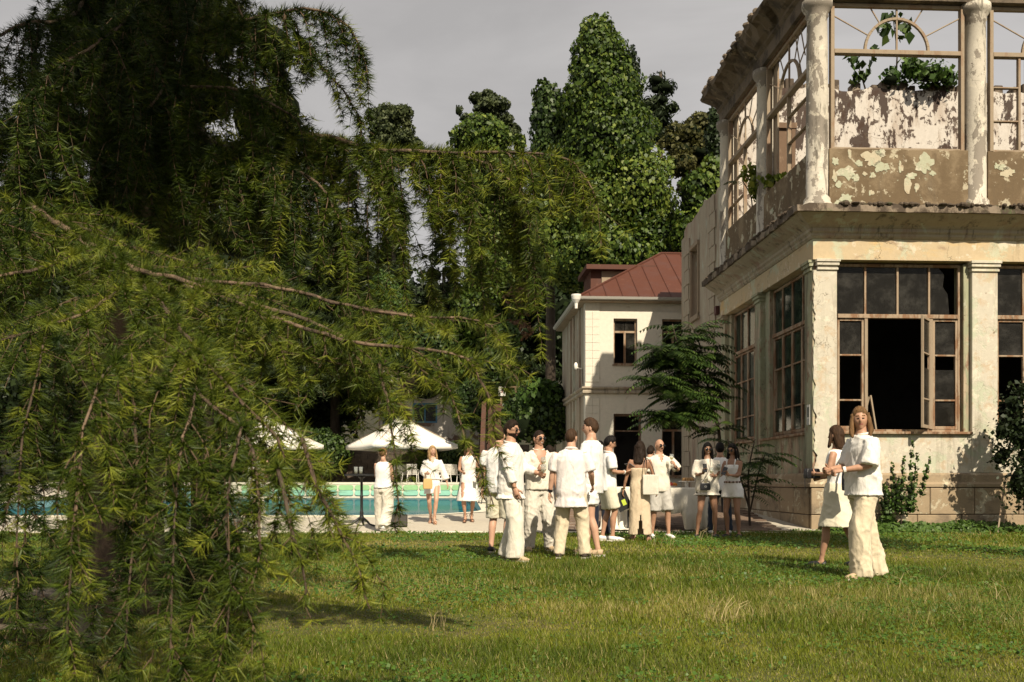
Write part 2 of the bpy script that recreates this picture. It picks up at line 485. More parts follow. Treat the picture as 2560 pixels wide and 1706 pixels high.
# basin, coping, water
m = MB()
m.box(PXL-0.3, -0.4, P1, P1+0.3, -1.4, 0.985)
bas = m.build('pool_wall', M['coping']); bas['kind'] = 'structure'
gl_g = plain('green glazed panel', (0.30, 0.52, 0.26), 0.18, 0.6, var=0.2, vscale=3, per_object=True)
gl_t = plain('turquoise glazed panel', (0.28, 0.56, 0.43), 0.18, 0.6, var=0.2, vscale=3, per_object=True)
def rrect(w, h, r, n=5):
    pts = []
    for cx, cz, a0 in ((w/2-r, h/2-r, 0), (-w/2+r, h/2-r, 90), (-w/2+r, -h/2+r, 180), (w/2-r, -h/2+r, 270)):
        for k in range(n+1):
            a = R(a0 + 90*k/n); pts.append((cx + r*math.cos(a), cz + r*math.sin(a)))
    return pts
pm = MB().prism(rrect(0.78, 0.26, 0.12), -0.05, 0.0).mesh('glazed_panel')
pmt = pm.copy()
for k in range(14):
    for row in range(2):
        o = link('glazed_panel', pm if row == 0 else pmt, gl_g if row == 0 else gl_t, bas)
        o.location = (-2.75 - k*0.845, P1 - 0.003, 0.74 - row*0.275)
m = MB()
for d0, d1 in zip(ds[:-1], ds[1:]):
    a, b = pool_xr(d0), pool_xr(d1)
    m.add([(a, d0, deck_z(d0)), (b, d1, deck_z(d1)), (b, d1, -1.4), (a, d0, -1.4)], [(0, 1, 2, 3)])
m.add([(PXL, P0, 0.22), (pool_xr(P0), P0, 0.22), (pool_xr(P0), P0, -1.4), (PXL, P0, -1.4)], [(0, 1, 2, 3)])
m.add([(PXL, P0, 0.22), (PXL, P1, 0.9), (PXL, P1, -1.4), (PXL, P0, -1.4)], [(3, 2, 1, 0)])
m.add([(PXL, P0, -1.4), (-0.3, P0, -1.4), (-0.3, P1, -1.4), (PXL, P1, -1.4)], [(0, 1, 2, 3)])
tag(m.build('pool_basin', plain('pool tile', (0.30, 0.55, 0.60), 0.3)), kind='structure')
m = MB()
row = [(PXL, pool_xr(d), d) for d in ds]
m.add([(r[0], r[2], 0.20) for r in row] + [(r[1]+0.0, r[2], 0.20) for r in row], [(i, i+len(ds), i+1+len(ds), i+1) for i in range(len(ds)-1)])
mw, t, b = new_mat('pool water')
b.inputs['Base Color'].default_value = (0.010, 0.105, 0.14, 1); b.inputs['Roughness'].default_value = 0.6
b.inputs['Specular IOR Level'].default_value = 0.0
gl_ = t.nodes.new('ShaderNodeBsdfGlossy'); gl_.inputs['Roughness'].default_value = 0.03
mxw = t.nodes.new('ShaderNodeMixShader'); mxw.inputs[0].default_value = 0.28
t.links.new(b.outputs['BSDF'], mxw.inputs[1]); t.links.new(gl_.outputs['BSDF'], mxw.inputs[2]); t.links.new(mxw.outputs['Shader'], t.nodes['Material Output'].inputs['Surface'])
bn = t.nodes.new('ShaderNodeBump'); bn.inputs['Strength'].default_value = 0.05; bn.inputs['Distance'].default_value = 0.05
t.links.new(_noise(t, _coords(t, (1.0, 0.6, 1.0)), 2.2, 3.0, 0.5), bn.inputs['Height']); t.links.new(bn.outputs['Normal'], gl_.inputs['Normal'])
tag(m.build('pool_water', mw), kind='structure')
m = MB()   # coping stones along the curved right-hand edge and the near edge
for d0, d1 in zip(ds[:-1], ds[1:]):
    a, b2 = pool_xr(d0), pool_xr(d1)
    z0, z1 = deck_z(d0)+0.016, deck_z(d1)+0.016
    m.add([(a, d0, z0), (a+0.35, d0-0.05, z0), (b2+0.35, d1-0.05, z1), (b2, d1, z1)], [(0, 1, 2, 3)])
m.box(PXL, pool_xr(P0)+0.3, P0-0.38, P0, 0.12, deck_z(P0)+0.014)
m.box(PXL, -1.9, P1-0.02, P1+0.5, 0.9, 1.02)
tag(m.build('pool_coping', M['coping']), kind='structure')

# brown paving between deck and buildings
pv = MB().box(2.0, 9.2, 19.9, 34.0, -0.05, 0.03)
for i, p in enumerate(pv.v):
    if p[2] > 0: pv.v[i] = (p[0], p[1], deck_z(p[1]) + 0.010)
pv.v = [(p[0] if p[0] > 3 else (0.95 if p[1] < 25 else 2.4), p[1], p[2]) for p in pv.v]
pav = pv.build('paved_terrace', M['soil']); pav['kind'] = 'structure'
tile = MB().box(-0.295, 0.295, -0.145, 0.145, -0.02, 0.022).mesh('paving_stone')
for j in range(34):
    for i in range(9):
        x = 0.95 + 0.3 + i*0.6 + (0.3 if j % 2 else 0) + 0.0; y = 20.08 + j*0.3
        if x > 5.3 or y > 29.5: continue
        o = link('paving_stone', tile, M['paver'], pav)
        o.location = (x + (y-20)*0.09, y, deck_z(y) + 0.012 + random.uniform(-.004, .004)); o.rotation_euler = (R(3.0) if y < 24 else R(1.5), random.uniform(-.01, .01), random.uniform(-.01, .01))
# ------------------------------------------------------------------ the ruined building with the loggia
BA = R(3.0)
BC = (6.20, 20.5, 0.0)
bld = empty('ruined_building', BC, BA, 'weathered two storey ruin with round columns, tall windows and roofless upper loggia', 'building')
B = 3.36            # bay width front
BL = 3.50           # bay width side
NB = 3              # bays in front (the last runs out of the picture)
FX = B*NB + 0.25    # front length

def ragged(n, z0, z1, amp, x=0.0):
    zs = np.linspace(z0, z1, n); w = 0.0; out = []
    for z in zs:
        w = 0.55*w + random.uniform(-amp, amp)
        out.append((x + max(-0.004, w), z))
    return out

# --- upper floor slab and room shell
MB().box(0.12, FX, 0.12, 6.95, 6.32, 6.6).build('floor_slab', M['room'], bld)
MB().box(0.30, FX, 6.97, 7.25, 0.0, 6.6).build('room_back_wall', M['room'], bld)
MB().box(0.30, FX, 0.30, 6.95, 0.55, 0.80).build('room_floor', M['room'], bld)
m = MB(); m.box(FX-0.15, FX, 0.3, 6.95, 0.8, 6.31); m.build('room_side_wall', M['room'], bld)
# inner wall above, open to the sky, with a ragged top
pts = [(0.05, 6.62), (FX, 6.62)] + [(x, 11.9 + 0.14*mnoise.noise((x*1.3, 0, 3)) + 0.07*mnoise.noise((x*5, 1, 3))) for x in np.arange(FX, 0.04, -0.16)]
MB().prism(pts, 6.90, 7.35).build('inner_wall', M['stained'], bld)
for x in np.arange(0.1, FX-0.3, 0.27):
    if random.random() < 0.75:
        h = 0.05+0.13*random.random()
        MB().box(x, x+0.23*random.uniform(.7, 1.1), 6.93, 7.3, 11.8, 12.0+h).build('capping_stone', M['ledge'], bld, bevel=0.02)
# boarded window in the inner wall
w = MB().box(1.10, 1.20, 6.80, 6.89, 8.1, 10.75); w.box(1.86, 1.96, 6.80, 6.89, 8.1, 10.75); w.box(1.05, 2.0, 6.78, 6.89, 10.75, 10.9); w.box(1.20, 1.86, 6.82, 6.89, 9.1, 9.2)
ow = w.build('inner_window', M['brownwood'], bld)
MB().box(1.21, 1.85, 6.85, 6.885, 8.1, 10.74).build('board', M['brownwood'], ow)

# --- stone base, dado, mouldings (swept round the corner)
def path(off=0.0, ylen=7.3, xlen=FX):
    return [(0, ylen, -1, 0), (0, 0, -1, -1), (xlen, 0, 0, -1)]
MB().sweep([(0.02, 0.0), (0.02, 0.90), (-0.30, 0.90), (-0.30, 0.0)], path()).build('plinth_core', M['brickcore'], bld)
MB().sweep([(0.10, 0.905), (0.10, 0.97), (0.07, 1.01), (0.055, 1.16), (0.015, 1.20), (-0.02, 1.20), (-0.02, 0.905)], path()).build('plinth_moulding', M['stone'], bld, bevel=0.008)
stone = {}
def stone_block(x0, x1, z0, z1, side):
    g = 0.012
    w, h = x1-x0-g, z1-z0-g
    key = (round(w, 2), round(h, 2))
    if key not in stone:
        stone[key] = MB().box(-w/2, w/2, -0.06, 0.02, -h/2, h/2).mesh('stone_block')
    o = link('stone_block', stone[key], M['stone'], bld, bevel=0.012)
    cx, cz = (x0+x1)/2, (z0+z1)/2
    pr = random.uniform(0.0, 0.014)
    if side == 'f': o.location = (cx, -0.02-pr, cz)
    else: o.location = (-0.02-pr, cx, cz); o.rotation_euler = (0, 0, -math.pi/2)
rows = [(-0.02, 0.34), (0.34, 0.895)]
for r, (z0, z1) in enumerate(rows):
    x = -0.07
    k = 0
    while x < FX-0.3:
        w = (0.62 if k == 0 and r == 1 else 0.94) if not (k == 0 and r == 0) else 0.35
        stone_block(x, x+w, z0, z1, 'f'); x += w; k += 1
    y = 0.06 if r else 0.06
    while y < 7.0:
        stone_block(y, y+0.9, z0, z1, 'l'); y += 0.9

# --- dado walls under the windows, pilasters, frieze
def dado(x0, x1, side, mat):
    m = MB()
    m.box(x0, x1, 0.03, 0.34, 1.2, 2.0)
    if side == 'l': m.v = [(p[1], p[0], p[2]) for p in m.v]; m.f = [f[::-1] for f in m.f]
    m.build('dado', mat, bld)
    s = MB().box(x0, x1, -0.05, 0.30, 2.0, 2.055)
    if side == 'l': s.v = [(p[1], p[0], p[2]) for p in s.v]; s.f = [f[::-1] for f in s.f]
    s.build('window_sill', M['oldwood'], bld, bevel=0.008)
def swap(m):
    m.v = [(p[1], p[0], p[2]) for p in m.v]; m.f = [f[::-1] for f in m.f]
    return m
# corner pier: brick core, plaster skins with a broken edge
MB().box(0.045, 0.46, 0.045, 0.46, 1.2, 6.0).build('corner_pier_core', M['brickcore'], bld)
e = ragged(70, 1.2, 5.38, 0.035)
e2 = []
for (x, z) in e:      # a few deeper bites
    bite = 0.10*max(0, 1-abs(z-1.55)/0.12) + 0.07*max(0, 1-abs(z-2.35)/0.16) + 0.06*max(0, 1-abs(z-3.0)/0.12) + 0.05*max(0, 1-abs(z-3.9)/0.1) + 0.05*max(0, 1-abs(z-4.35)/0.05)
    e2.append((x + bite + 0.012, z))
MB().prism([(0.50, 1.2)] + [(0.50, 5.38)] + e2[::-1], 0.0, 0.06).build('pilaster', M['plaster'], bld)
m = MB().prism([(0.50, 1.2)] + [(0.50, 5.38)] + [(max(0.03, p[0]), p[1]) for p in ragged(60, 5.38, 1.2, 0.03)], 0.0, 0.05)
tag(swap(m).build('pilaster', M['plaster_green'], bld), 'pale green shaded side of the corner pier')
def capital(x0, x1, side='f', far=False):
    m = MB()
    for (z0, z1, p) in ((5.38, 5.43, 0.035), (5.43, 5.47, 0.02), (5.47, 5.54, 0.06), (5.54, 5.60, 0.085)):
        m.box(x0-p*0.6, x1+p*0.6, -p, 0.2, z0+0.001, z1)
    if side == 'l': swap(m)
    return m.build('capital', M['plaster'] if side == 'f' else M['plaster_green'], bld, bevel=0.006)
capital(0.10, 0.50); capital(0.10, 0.50, 'l')
for k in range(1, NB+1):
    x = B*k
    m = MB().box(x+0.0, x+0.55, 0.0, 0.5, 1.2, 5.38)
    m.build('pilaster', M['plaster'], bld, bevel=0.01); capital(x, x+0.55)
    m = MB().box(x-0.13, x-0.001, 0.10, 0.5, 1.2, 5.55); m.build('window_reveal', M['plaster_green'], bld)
for k in (1, 2):
    y = BL*k + 0.12 if k == 1 else 6.85
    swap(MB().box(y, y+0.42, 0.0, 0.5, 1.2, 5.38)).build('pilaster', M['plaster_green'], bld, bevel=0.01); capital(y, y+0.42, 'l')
dado(0.50, 3.36, 'f', M['plaster'])
dado(3.91, 6.72, 'f', M['plaster']); dado(7.27, FX, 'f', M['plaster'])
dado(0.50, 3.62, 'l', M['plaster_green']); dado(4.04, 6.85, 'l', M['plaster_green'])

MB().sweep([(0.0, 5.60), (0.0, 6.03), (-0.35, 6.03), (-0.35, 5.60)], [(0, 7.3, -1, 0), (0, 0, -1, -1), (FX, 0, 0, -1)]).build('frieze', M['plaster_frieze'], bld)
MB().sweep([(0.02, 6.032), (0.06, 6.08), (0.06, 6.12), (0.10, 6.16), (0.10, 6.22), (0.16, 6.28), (0.30, 6.36), (0.44, 6.46), (-0.2, 6.46), (-0.2, 6.032)], path()).build('bed_moulding', M['oldwall'], bld)  # darker than the frieze: shade under the ledge put into the colour
# ledge with a gnawed edge
m = MB()
def ledge_row(pts, nrm):
    for i in range(len(pts)-1):
        (xa, ya), (xb, yb) = pts[i], pts[i+1]
        m.add([(xa, ya, 6.462), (xb, yb, 6.462), (xb, yb, 6.60), (xa, ya, 6.60)], [(0, 1, 2, 3)])
fr = [(x, -0.50 + 0.035*mnoise.noise((x*3, 0, 1)) + random.uniform(-.012, .012)) for x in np.arange(-0.5, FX+0.1, 0.12)]
lf = [(-0.50 + 0.06*mnoise.noise((9, y*2.4, 1)) + random.uniform(-.03, .03), y) for y in np.arange(7.3, -0.5, -0.12)]
out = lf + [(-0.50, -0.50)] + fr
inn = [(max(x, 0.15), max(y, 0.15)) for x, y in out]
n = len(out)
m.add([(x, y, 6.462) for x, y in out] + [(x, y, 6.60 + random.uniform(-.02, .03)) for x, y in out] + [(x, y, 6.66) for x, y in inn] + [(x, y, 6.462) for x, y in inn],
      [(i, i+1, n+i+1, n+i) for i in range(n-1)] + [(n+i, n+i+1, 2*n+i+1, 2*n+i) for i in range(n-1)] + [(3*n+i, 3*n+i+1, i+1, i) for i in range(n-1)] + [(0, n, 2*n, 3*n), (n-1, 4*n-1, 3*n-1, 2*n-1)])
m.build('ledge', M['ledge'], bld)
rub = MB()
for i in range(620):
    if random.random() < 0.6: x, y = random.uniform(0.3, FX-0.2), -0.52 + abs(random.gauss(0, 0.10))
    else: x, y = -0.50 + abs(random.gauss(0, 0.10)), random.uniform(-0.3, 7.1)
    s = random.uniform(0.018, 0.06)
    rub.ball((x, y, 6.605 + s*0.3), (s*random.uniform(.8, 1.8), s*random.uniform(.8, 1.6), s*random.uniform(.5, 1.2)), 6, 4)
rb = rub.build('rubble', layered('mossy rubble', (0.075, 0.055, 0.038), [((0.16, 0.12, 0.085), 9.0, .52, .62, O1, .8), ((0.05, 0.06, 0.02), 5.0, .55, .65, O1, .8)], bump=.8), bld); rb['kind'] = 'stuff'

# --- ground-floor windows
def bar(m, x0, x1, z0, z1, y0=0.20, y1=0.27): m.box(x0, x1, y0, y1, z0, z1)
def pane(x0, x1, z0, z1, parent, side, mat, y=0.235):
    m = MB().box(x0, x1, y, y+0.006, z0, z1)
    if side == 'l': swap(m)
    return m.build('pane', mat, parent)
def broken_pane(x0, x1, z0, z1, parent, side, mat, y=0.235):
    cut = [(x0, z0), (x0+(x1-x0)*0.75, z0), (x0+(x1-x0)*0.68, z0+(z1-z0)*0.45), (x0+(x1-x0)*0.5, z0+(z1-z0)*0.6), (x0+(x1-x0)*0.55, z0+(z1-z0)*0.85), (x0+(x1-x0)*0.35, z1), (x0, z1)]
    m = MB().prism(cut, y, y+0.006)
    if side == 'l': swap(m)
    return m.build('pane', mat, parent)

def big_window(x0, x1, side, variant):
    """tall loggia window: four lights over a transom, casements below"""
    mat = M['oldwood']; g = M['glass'] if side == 'f' else M['glass_green']
    fr = MB(); W = x1-x0; zt = 4.46
    bar(fr, x0, x0+0.06, 2.06, 5.56); bar(fr, x1-0.06, x1, 2.06, 5.56)
    bar(fr, x0+0.06, x1-0.06, 5.50, 5.56); bar(fr, x0+0.06, x1-0.06, 2.056, 2.11)
    bar(fr, x0+0.06, x1-0.06, zt-0.035, zt+0.05, 0.16, 0.28)
    xs = [x0+0.06] + [x0 + W*q for q in (0.245, 0.5, 0.75)] + [x1-0.06]
    for x in xs[1:-1]: bar(fr, x-0.022, x+0.022, zt+0.05, 5.50)
    if side == 'l': swap(fr)
    f = fr.build('window', mat, bld, bevel=0.006)
    for i in range(4):
        if variant == 'open' and i == 3: broken_pane(xs[i]+0.023, xs[i+1]-0.023, zt+0.051, 5.499, f, side, g)
        else: pane(xs[i]+0.023, xs[i+1]-0.023, zt+0.051, 5.499, f, side, g)
    hz = (2.72, 3.66)
    def sash(a, b, glassmap):
        s = MB()
        bar(s, a, a+0.05, 2.115, zt-0.04); bar(s, b-0.05, b, 2.115, zt-0.04)
        bar(s, a+0.05, b-0.05, 2.115, 2.18); bar(s, a+0.05, b-0.05, zt-0.09, zt-0.04)
        for z in hz: bar(s, a+0.05, b-0.05, z-0.018, z+0.018)
        if side == 'l': swap(s)
        o = s.build('casement', mat, bld, bevel=0.005)
        zz = [2.18, 2.72, 3.66, zt-0.09]
        for i, gk in enumerate(glassmap):
            if gk == 1: pane(a+0.051, b-0.051, zz[i]+0.018, zz[i+1]-0.018, o, side, g)
            elif gk == 2: pane(a+0.051, b-0.051, zz[i]+0.018, zz[i+1]-0.30, o, side, g)
        return o
    if variant == 'open':
        sash(x0+0.065, xs[1]-0.03, (0, 0, 1))
        for a_ in (xs[1]-0.028, xs[3]+0.0):
            p = MB(); bar(p, a_, a_+0.07, 2.115, zt-0.04, 0.17, 0.27); p.build('mullion', M['palewood'], bld, bevel=0.006)
        sash(xs[3]+0.075, x1-0.065, (1, 2, 1))
        # the casement standing open, hinged on the right-hand mullion
        s = MB(); wd_ = 0.62
        for q in ((-wd_, -wd_+0.055, 2.12, zt-0.05), (-0.055, 0, 2.12, zt-0.05), (-wd_+0.055, -0.055, 2.12, 2.19), (-wd_+0.055, -0.055, zt-0.11, zt-0.05), (-wd_+0.055, -0.055, 2.70, 2.735), (-wd_+0.055, -0.055, 3.64, 3.675)):
            s.box(q[0], q[1], -0.025, 0.025, q[2], q[3])
        o = s.build('casement', M['palewood'], bld, bevel=0.005)
        for z0, z1 in ((2.19, 2.70), (2.735, 3.36), (3.675, zt-0.11)):
            MB().box(-wd_+0.056, -0.056, -0.003, 0.003, z0+0.001, z1-0.001).build('pane', g, o)
        o.location = (xs[3]-0.03, 0.14, 0); o.rotation_euler = (0, 0, R(52))
    elif variant == 'closed':
        n = 4
        ws = np.linspace(x0+0.065, x1-0.065, n+1)
        for i in range(n): sash(ws[i]+0.004, ws[i+1]-0.004, (1, 1, 1) if i % 3 else (1, 0, 1))
    else:
        ws = np.linspace(x0+0.065, x1-0.065, 5)
        for i in range(4): sash(ws[i]+0.004, ws[i+1]-0.004, (0, 0, 1) if i == 0 else (1, 1, 1))
    return f
big_window(0.52, 3.22, 'f', 'open')
big_window(3.92, 6.58, 'f', 'half')
big_window(7.28, 9.95, 'f', 'closed')
big_window(0.55, 3.25, 'l', 'closed')
big_window(4.10, 6.60, 'l', 'closed')
swap(MB().box(3.26, 3.62, 0.12, 0.45, 2.06, 5.58)).build('window_reveal', M['plaster_green'], bld)
swap(MB().box(6.62, 6.85, 0.12, 0.45, 2.06, 5.58)).build('window_reveal', M['plaster_green'], bld)

# --- loose laths leaning inside the open window
MB().tube([(1.28, 0.75, 2.0), (1.55, 0.9, 2.85)], 0.022, 4).build('broken_lath', M['palewood'], bld)
MB().tube([(1.68, 0.8, 2.0), (1.58, 0.9, 2.88)], 0.028, 4).build('broken_lath', M['palewood'], bld)

# --- upper loggia: parapet, columns, timber window frames, entablature
def parapet(x0, x1, side):
    n = 24
    top = [(x, 7.90 + random.uniform(-.012, .012)) for x in np.linspace(x1, x0, n)]
    m = MB().prism([(x0, 6.64), (x1, 6.64)] + top, 0.02, 0.26)
    if side == 'l': swap(m)
    m.build('parapet', M['parapet'], bld, bevel=0.006)
xcols = [0.13 + B*k for k in range(NB+1)]
for k in range(NB): parapet(xcols[k]+0.22, xcols[k+1]-0.20, 'f')
ycols = [0.13, 3.60, 7.02]
for k in range(2): parapet(ycols[k]+0.22, ycols[k+1]-0.20, 'l')
colm = MB().lathe([(0.33, 6.64), (0.33, 6.70), (0.30, 6.76), (0.275, 6.79), (0.27, 6.86), (0.222, 6.92), (0.222, 8.4), (0.215, 10.0), (0.205, 10.60), (0.23, 10.64), (0.22, 10.70), (0.28, 10.78), (0.31, 10.84), (0.31, 10.95)], sides=28).mesh('column')
for i, x in enumerate(xcols):
    o = link('column', colm, M['column'], bld, smooth=False); o.location = (x, 0.13, 0)
for y in ycols[1:]:
    o = link('column', colm, M['column'], bld); o.location = (0.13, y, 0)
colm.polygons.foreach_set('use_smooth', [True]*len(colm.polygons))
for ob in [c for c in bld.children if c.name.startswith('column')]:
    ob.rotation_euler = (0, 0, random.uniform(0, 6))

def upper_frame(x0, x1, side, kind):
    s = MB(); W = x1-x0; cx = (x0+x1)/2; zt = 9.93 if side == 'f' else 9.72
    def b_(a, b2, c, d, y0=0.08, y1=0.17): s.box(a, b2, y0, y1, c, d)
    b_(x0, x0+0.075, 7.91, 10.93, 0.06, 0.19); b_(x1-0.075, x1, 7.91, 10.93, 0.06, 0.19)
    b_(x0+0.075, x1-0.075, zt-0.045, zt+0.045, 0.05, 0.2)
    b_(x0+0.075, x1-0.075, 10.86, 10.93); b_(x0+0.075, x1-0.075, 7.905, 7.95)
    r = 0.70
    if kind != 'bare':
        def arc(r0, r1, n=20):
            pts = [(cx + r1*math.cos(math.pi*k/n), zt+0.045 + r1*math.sin(math.pi*k/n)) for k in range(n+1)]
            pts += [(cx + r0*math.cos(math.pi*k/n), zt+0.045 + r0*math.sin(math.pi*k/n)) for k in range(n, -1, -1)]
            for i in range(n):
                q = [pts[i], pts[i+1], pts[2*n-i], pts[2*n+1-i]]
                s.prism(q, 0.10, 0.16)
        arc(r-0.055, r)
        b_(cx-0.018, cx+0.018, zt+0.045, 10.86, 0.11, 0.15)
        for ang in (28, 58, 122, 152):
            a = R(ang); p0 = Vector((cx + r*math.cos(a), 0.13, zt+0.045 + r*math.sin(a)))
            tt = min((W/2-0.075)/abs(math.cos(a)), (10.86-zt-0.045)/math.sin(a))
            p1 = Vector((cx + tt*math.cos(a), 0.13, zt+0.045 + tt*math.sin(a)))
            s.tube([p0, p1], 0.017, 4)
    if kind == 'panes':
        for xx in (x0+W*0.22, x0+W*0.28): b_(xx, xx+0.05, 7.95, zt-0.045)
        for z in (8.55, 9.25): b_(x0+0.075, x0+W*0.22, z-0.015, z+0.015)
    if kind == 'ruin':
        s.tube([(cx-0.4, 0.13, 10.86), (cx-0.62, 0.2, 9.9)], 0.018, 4); s.tube([(cx-0.75, 0.13, 10.86), (cx-0.95, 0.16, 10.2)], 0.018, 4)
        b_(cx-0.03, cx+0.03, 7.95, zt-0.045); 
        for z in (8.6, 9.2): b_(x0+0.075, cx-0.03, z-0.014, z+0.014)
    if kind == 'pair':
        b_(cx-0.03, cx+0.03, 7.95, zt-0.045)
        for z in (8.5, 9.1): b_(cx+0.03, x1-0.075, z-0.014, z+0.014)
    if side == 'l': swap(s)
    return s.build('upper_window_frame', M['palewood'], bld, bevel=0.004)
upper_frame(xcols[0]+0.27, xcols[1]-0.26, 'f', 'fan')
upper_frame(xcols[1]+0.29, xcols[2]-0.26, 'f', 'panes')
upper_frame(xcols[2]+0.27, xcols[3]-0.26, 'f', 'fan')
upper_frame(ycols[0]+0.27, ycols[1]-0.26, 'l', 'ruin')
upper_frame(ycols[1]+0.27, ycols[2]-0.26, 'l', 'pair')
# side boards of the jambs seen through the opening
swap(MB().box(ycols[1]-0.62, ycols[1]-0.30, 0.22, 0.26, 7.92, 10.9)).build('jamb_board', M['palewood'], bld)
swap(MB().box(ycols[2]-0.62, ycols[2]-0.30, 0.22, 0.26, 7.92, 10.9)).build('jamb_board', M['palewood'], bld)

# paint and plaster flakes still clinging to the parapet, the pilaster and the inner wall
FLAKE = [layered('cream flake', (0.46, 0.405, 0.29), [((0.42, 0.44, 0.32), 3.0, .48, .58, O1, .8), ((0.36, 0.28, 0.19), 6.0, .54, .62, O1, .8)], bump=.5, per_object=True),
         layered('mint flake', (0.40, 0.405, 0.29), [((0.55, 0.50, 0.39), 4.0, .5, .6, O1, .8), ((0.30, 0.24, 0.16), 7.0, .56, .64, O1, .7)], bump=.5, per_object=True)]
def flake(cx, cz, rx, rz_, y, th=0.007, mat=None):
    n = 26; ph = random.uniform(0, 50); pts = []
    for k in range(n):
        a = 2*math.pi*k/n; q = 1 + 0.55*mnoise.noise((math.cos(a)*1.3+ph, math.sin(a)*1.3, ph)) + 0.40*mnoise.noise((math.cos(a)*3.5+ph, math.sin(a)*3.5, ph*2)) + random.uniform(-.07, .07)
        pts.append((cx + rx*q*math.cos(a), cz + rz_*q*math.sin(a)))
    return MB().prism(pts, y-th, y).build('plaster_flake', mat or random.choice(FLAKE), bld)
def zloc(zx, zy): return 0.35 + (zx-925)/990*2.94, 7.9 - (zy-1075)/375*1.24
for (zx, zy, a, b) in ((1050, 1225, 62, 38), (1235, 1130, 70, 50), (1300, 1185, 50, 30), (1605, 1165, 60, 60), (968, 1155, 24, 26), (1068, 1108, 14, 26), (1135, 1165, 26, 20), (1430, 1190, 16, 34), (1480, 1300, 24, 44), (1545, 1312, 18, 24), (1222, 1350, 18, 16), (1040, 1385, 46, 30), (1000, 1420, 40, 22), (1510, 1240, 32, 20), (990, 1300, 24, 18), (960, 1250, 18, 34), (1110, 1260, 30, 20), (1230, 1240, 24, 18), (1660, 1220, 22, 14), (1290, 1100, 40, 20), (1175, 1230, 16, 12), (1400, 1120, 12, 10), (1120, 1420, 60, 16), (1330, 1435, 60, 10)):
    x, z = zloc(zx, zy); flake(x, z, a/990*2.94, b/375*1.24, 0.0195)
for k in range(14):
    flake(xcols[1]+random.uniform(0.4, 2.8), random.uniform(6.75, 7.75), random.uniform(0.03, 0.16), random.uniform(0.03, 0.12), 0.0195)
for k in range(16):      # the dark side parapet
    o = flake(random.uniform(0.5, 6.6), random.uniform(6.75, 7.75), random.uniform(0.03, 0.14), random.uniform(0.03, 0.14), 0.0195)
    me_ = o.data; co = np.zeros(len(me_.vertices)*3, np.float32); me_.vertices.foreach_get('co', co); co = co.reshape(-1, 3)[:, [1, 0, 2]]; me_.vertices.foreach_set('co', co.ravel().astype(np.float32)); me_.flip_normals(); me_.update()
# entablature (crumbling), runs along the side and over the front above the picture
m = MB().sweep([(0.05, 10.96), (0.05, 11.25), (0.12, 11.30), (0.12, 11.36), (0.22, 11.42), (0.40, 11.52), (0.55, 11.58), (0.58, 11.66), (0.52, 11.74), (-0.30, 11.80), (-0.30, 10.96)], [(0, y, -1, 0) for y in np.arange(7.25, 0.2, -0.18)] + [(0, 0, -1, -1)] + [(x, 0, 0, -1) for x in np.arange(0.2, FX, 0.25)])
for i, p in enumerate(m.v):
    if p[2] > 11.25:
        k = (p[2]-11.2)
        nz = mnoise.noise((p[0]*2.2, p[1]*2.2, p[2]*2.0)) + 0.6*mnoise.noise((p[0]*6, p[1]*6, p[2]*5))
        m.v[i] = (p[0] + 0.34*k*nz, p[1] + 0.22*k*nz, p[2] + 0.38*k*nz)
m.build('entablature', M['roofledge'], bld)
swap(MB().box(0.35, 6.8, 0.04, 0.2, 10.935, 10.985)).build('lintel_board', M['brownwood'], bld)
deb = MB()
for i in range(260):
    y = random.uniform(0, 7.2); s_ = random.uniform(0.02, 0.12)
    deb.ball((random.uniform(-0.55, 0.15), y, 11.72 + random.uniform(-0.05, 0.08)), (s_*1.3, s_*1.3, s_), 6, 4)
d_ = deb.build('roof_rubble', M['roofledge'], bld); d_['kind'] = 'stuff'

# --- the plain wall that carries on behind the loggia, with quoins and a broken top
wt = [(7.3, 0.0), (12.0, 0.0)] + [(y, 9.25 + (12.0-y)*0.42 + 0.12*mnoise.noise((y*3, 0, 0))) for y in np.arange(12.0, 7.29, -0.15)]
m = MB()
# openings: narrow window
def wall_piece(y0, y1, z0, z1): 
    m.box(0.05, 0.45, y0, y1, z0, z1)
ys = (7.30, 9.95, 10.95, 12.0)
m2 = MB().prism([(7.3, 0), (9.95, 0), (9.95, 9.3)] + [(y, 9.35 + 0.18*mnoise.noise((y*2.3, 0, 0)) + 0.07*mnoise.noise((y*9, 0, 0))) for y in np.arange(9.95, 7.29, -0.15)], 0.05, 0.45)
m2.prism([(9.951, 0), (10.95, 0), (10.95, 6.2), (9.951, 6.2)], 0.05, 0.45)
m2.prism([(9.951, 8.3), (10.95, 8.3), (10.95, 9.25), (9.951, 9.32)], 0.05, 0.45)
m2.prism([(10.951, 0), (12.0, 0), (12.0, 9.2), (11.5, 9.32), (10.951, 9.24)], 0.05, 0.45)
swap(m2).build('side_wall', M['oldwall'], bld)
MB().box(0.05, 6.0, 12.01, 12.4, 0, 9.0).build('rear_wall', M['oldwall'], bld)
s = MB()
s.box(9.98, 10.92, 0.0, 0.04, 6.1, 6.2); s.box(9.92, 10.0, -0.01, 0.06, 6.2, 8.3); s.box(10.90, 10.98, -0.01, 0.06, 6.2, 8.3); s.box(9.9, 11.0, -0.03, 0.06, 8.3, 8.42); s.box(9.86, 11.04, -0.04, 0.06, 6.02, 6.10)
s.box(10.40, 10.46, 0.2, 0.26, 6.2, 8.3); s.box(10.0, 10.9, 0.2, 0.26, 7.5, 7.56)
sw = swap(s).build('side_window', M['palewood'], bld)
swap(MB().box(10.0, 10.9, 0.30, 0.31, 6.2, 8.3)).build('pane', layered('pink board', (0.55, 0.36, 0.29), [((0.35, 0.22, 0.18), 3, .5, .6, O1, .7)]), sw)
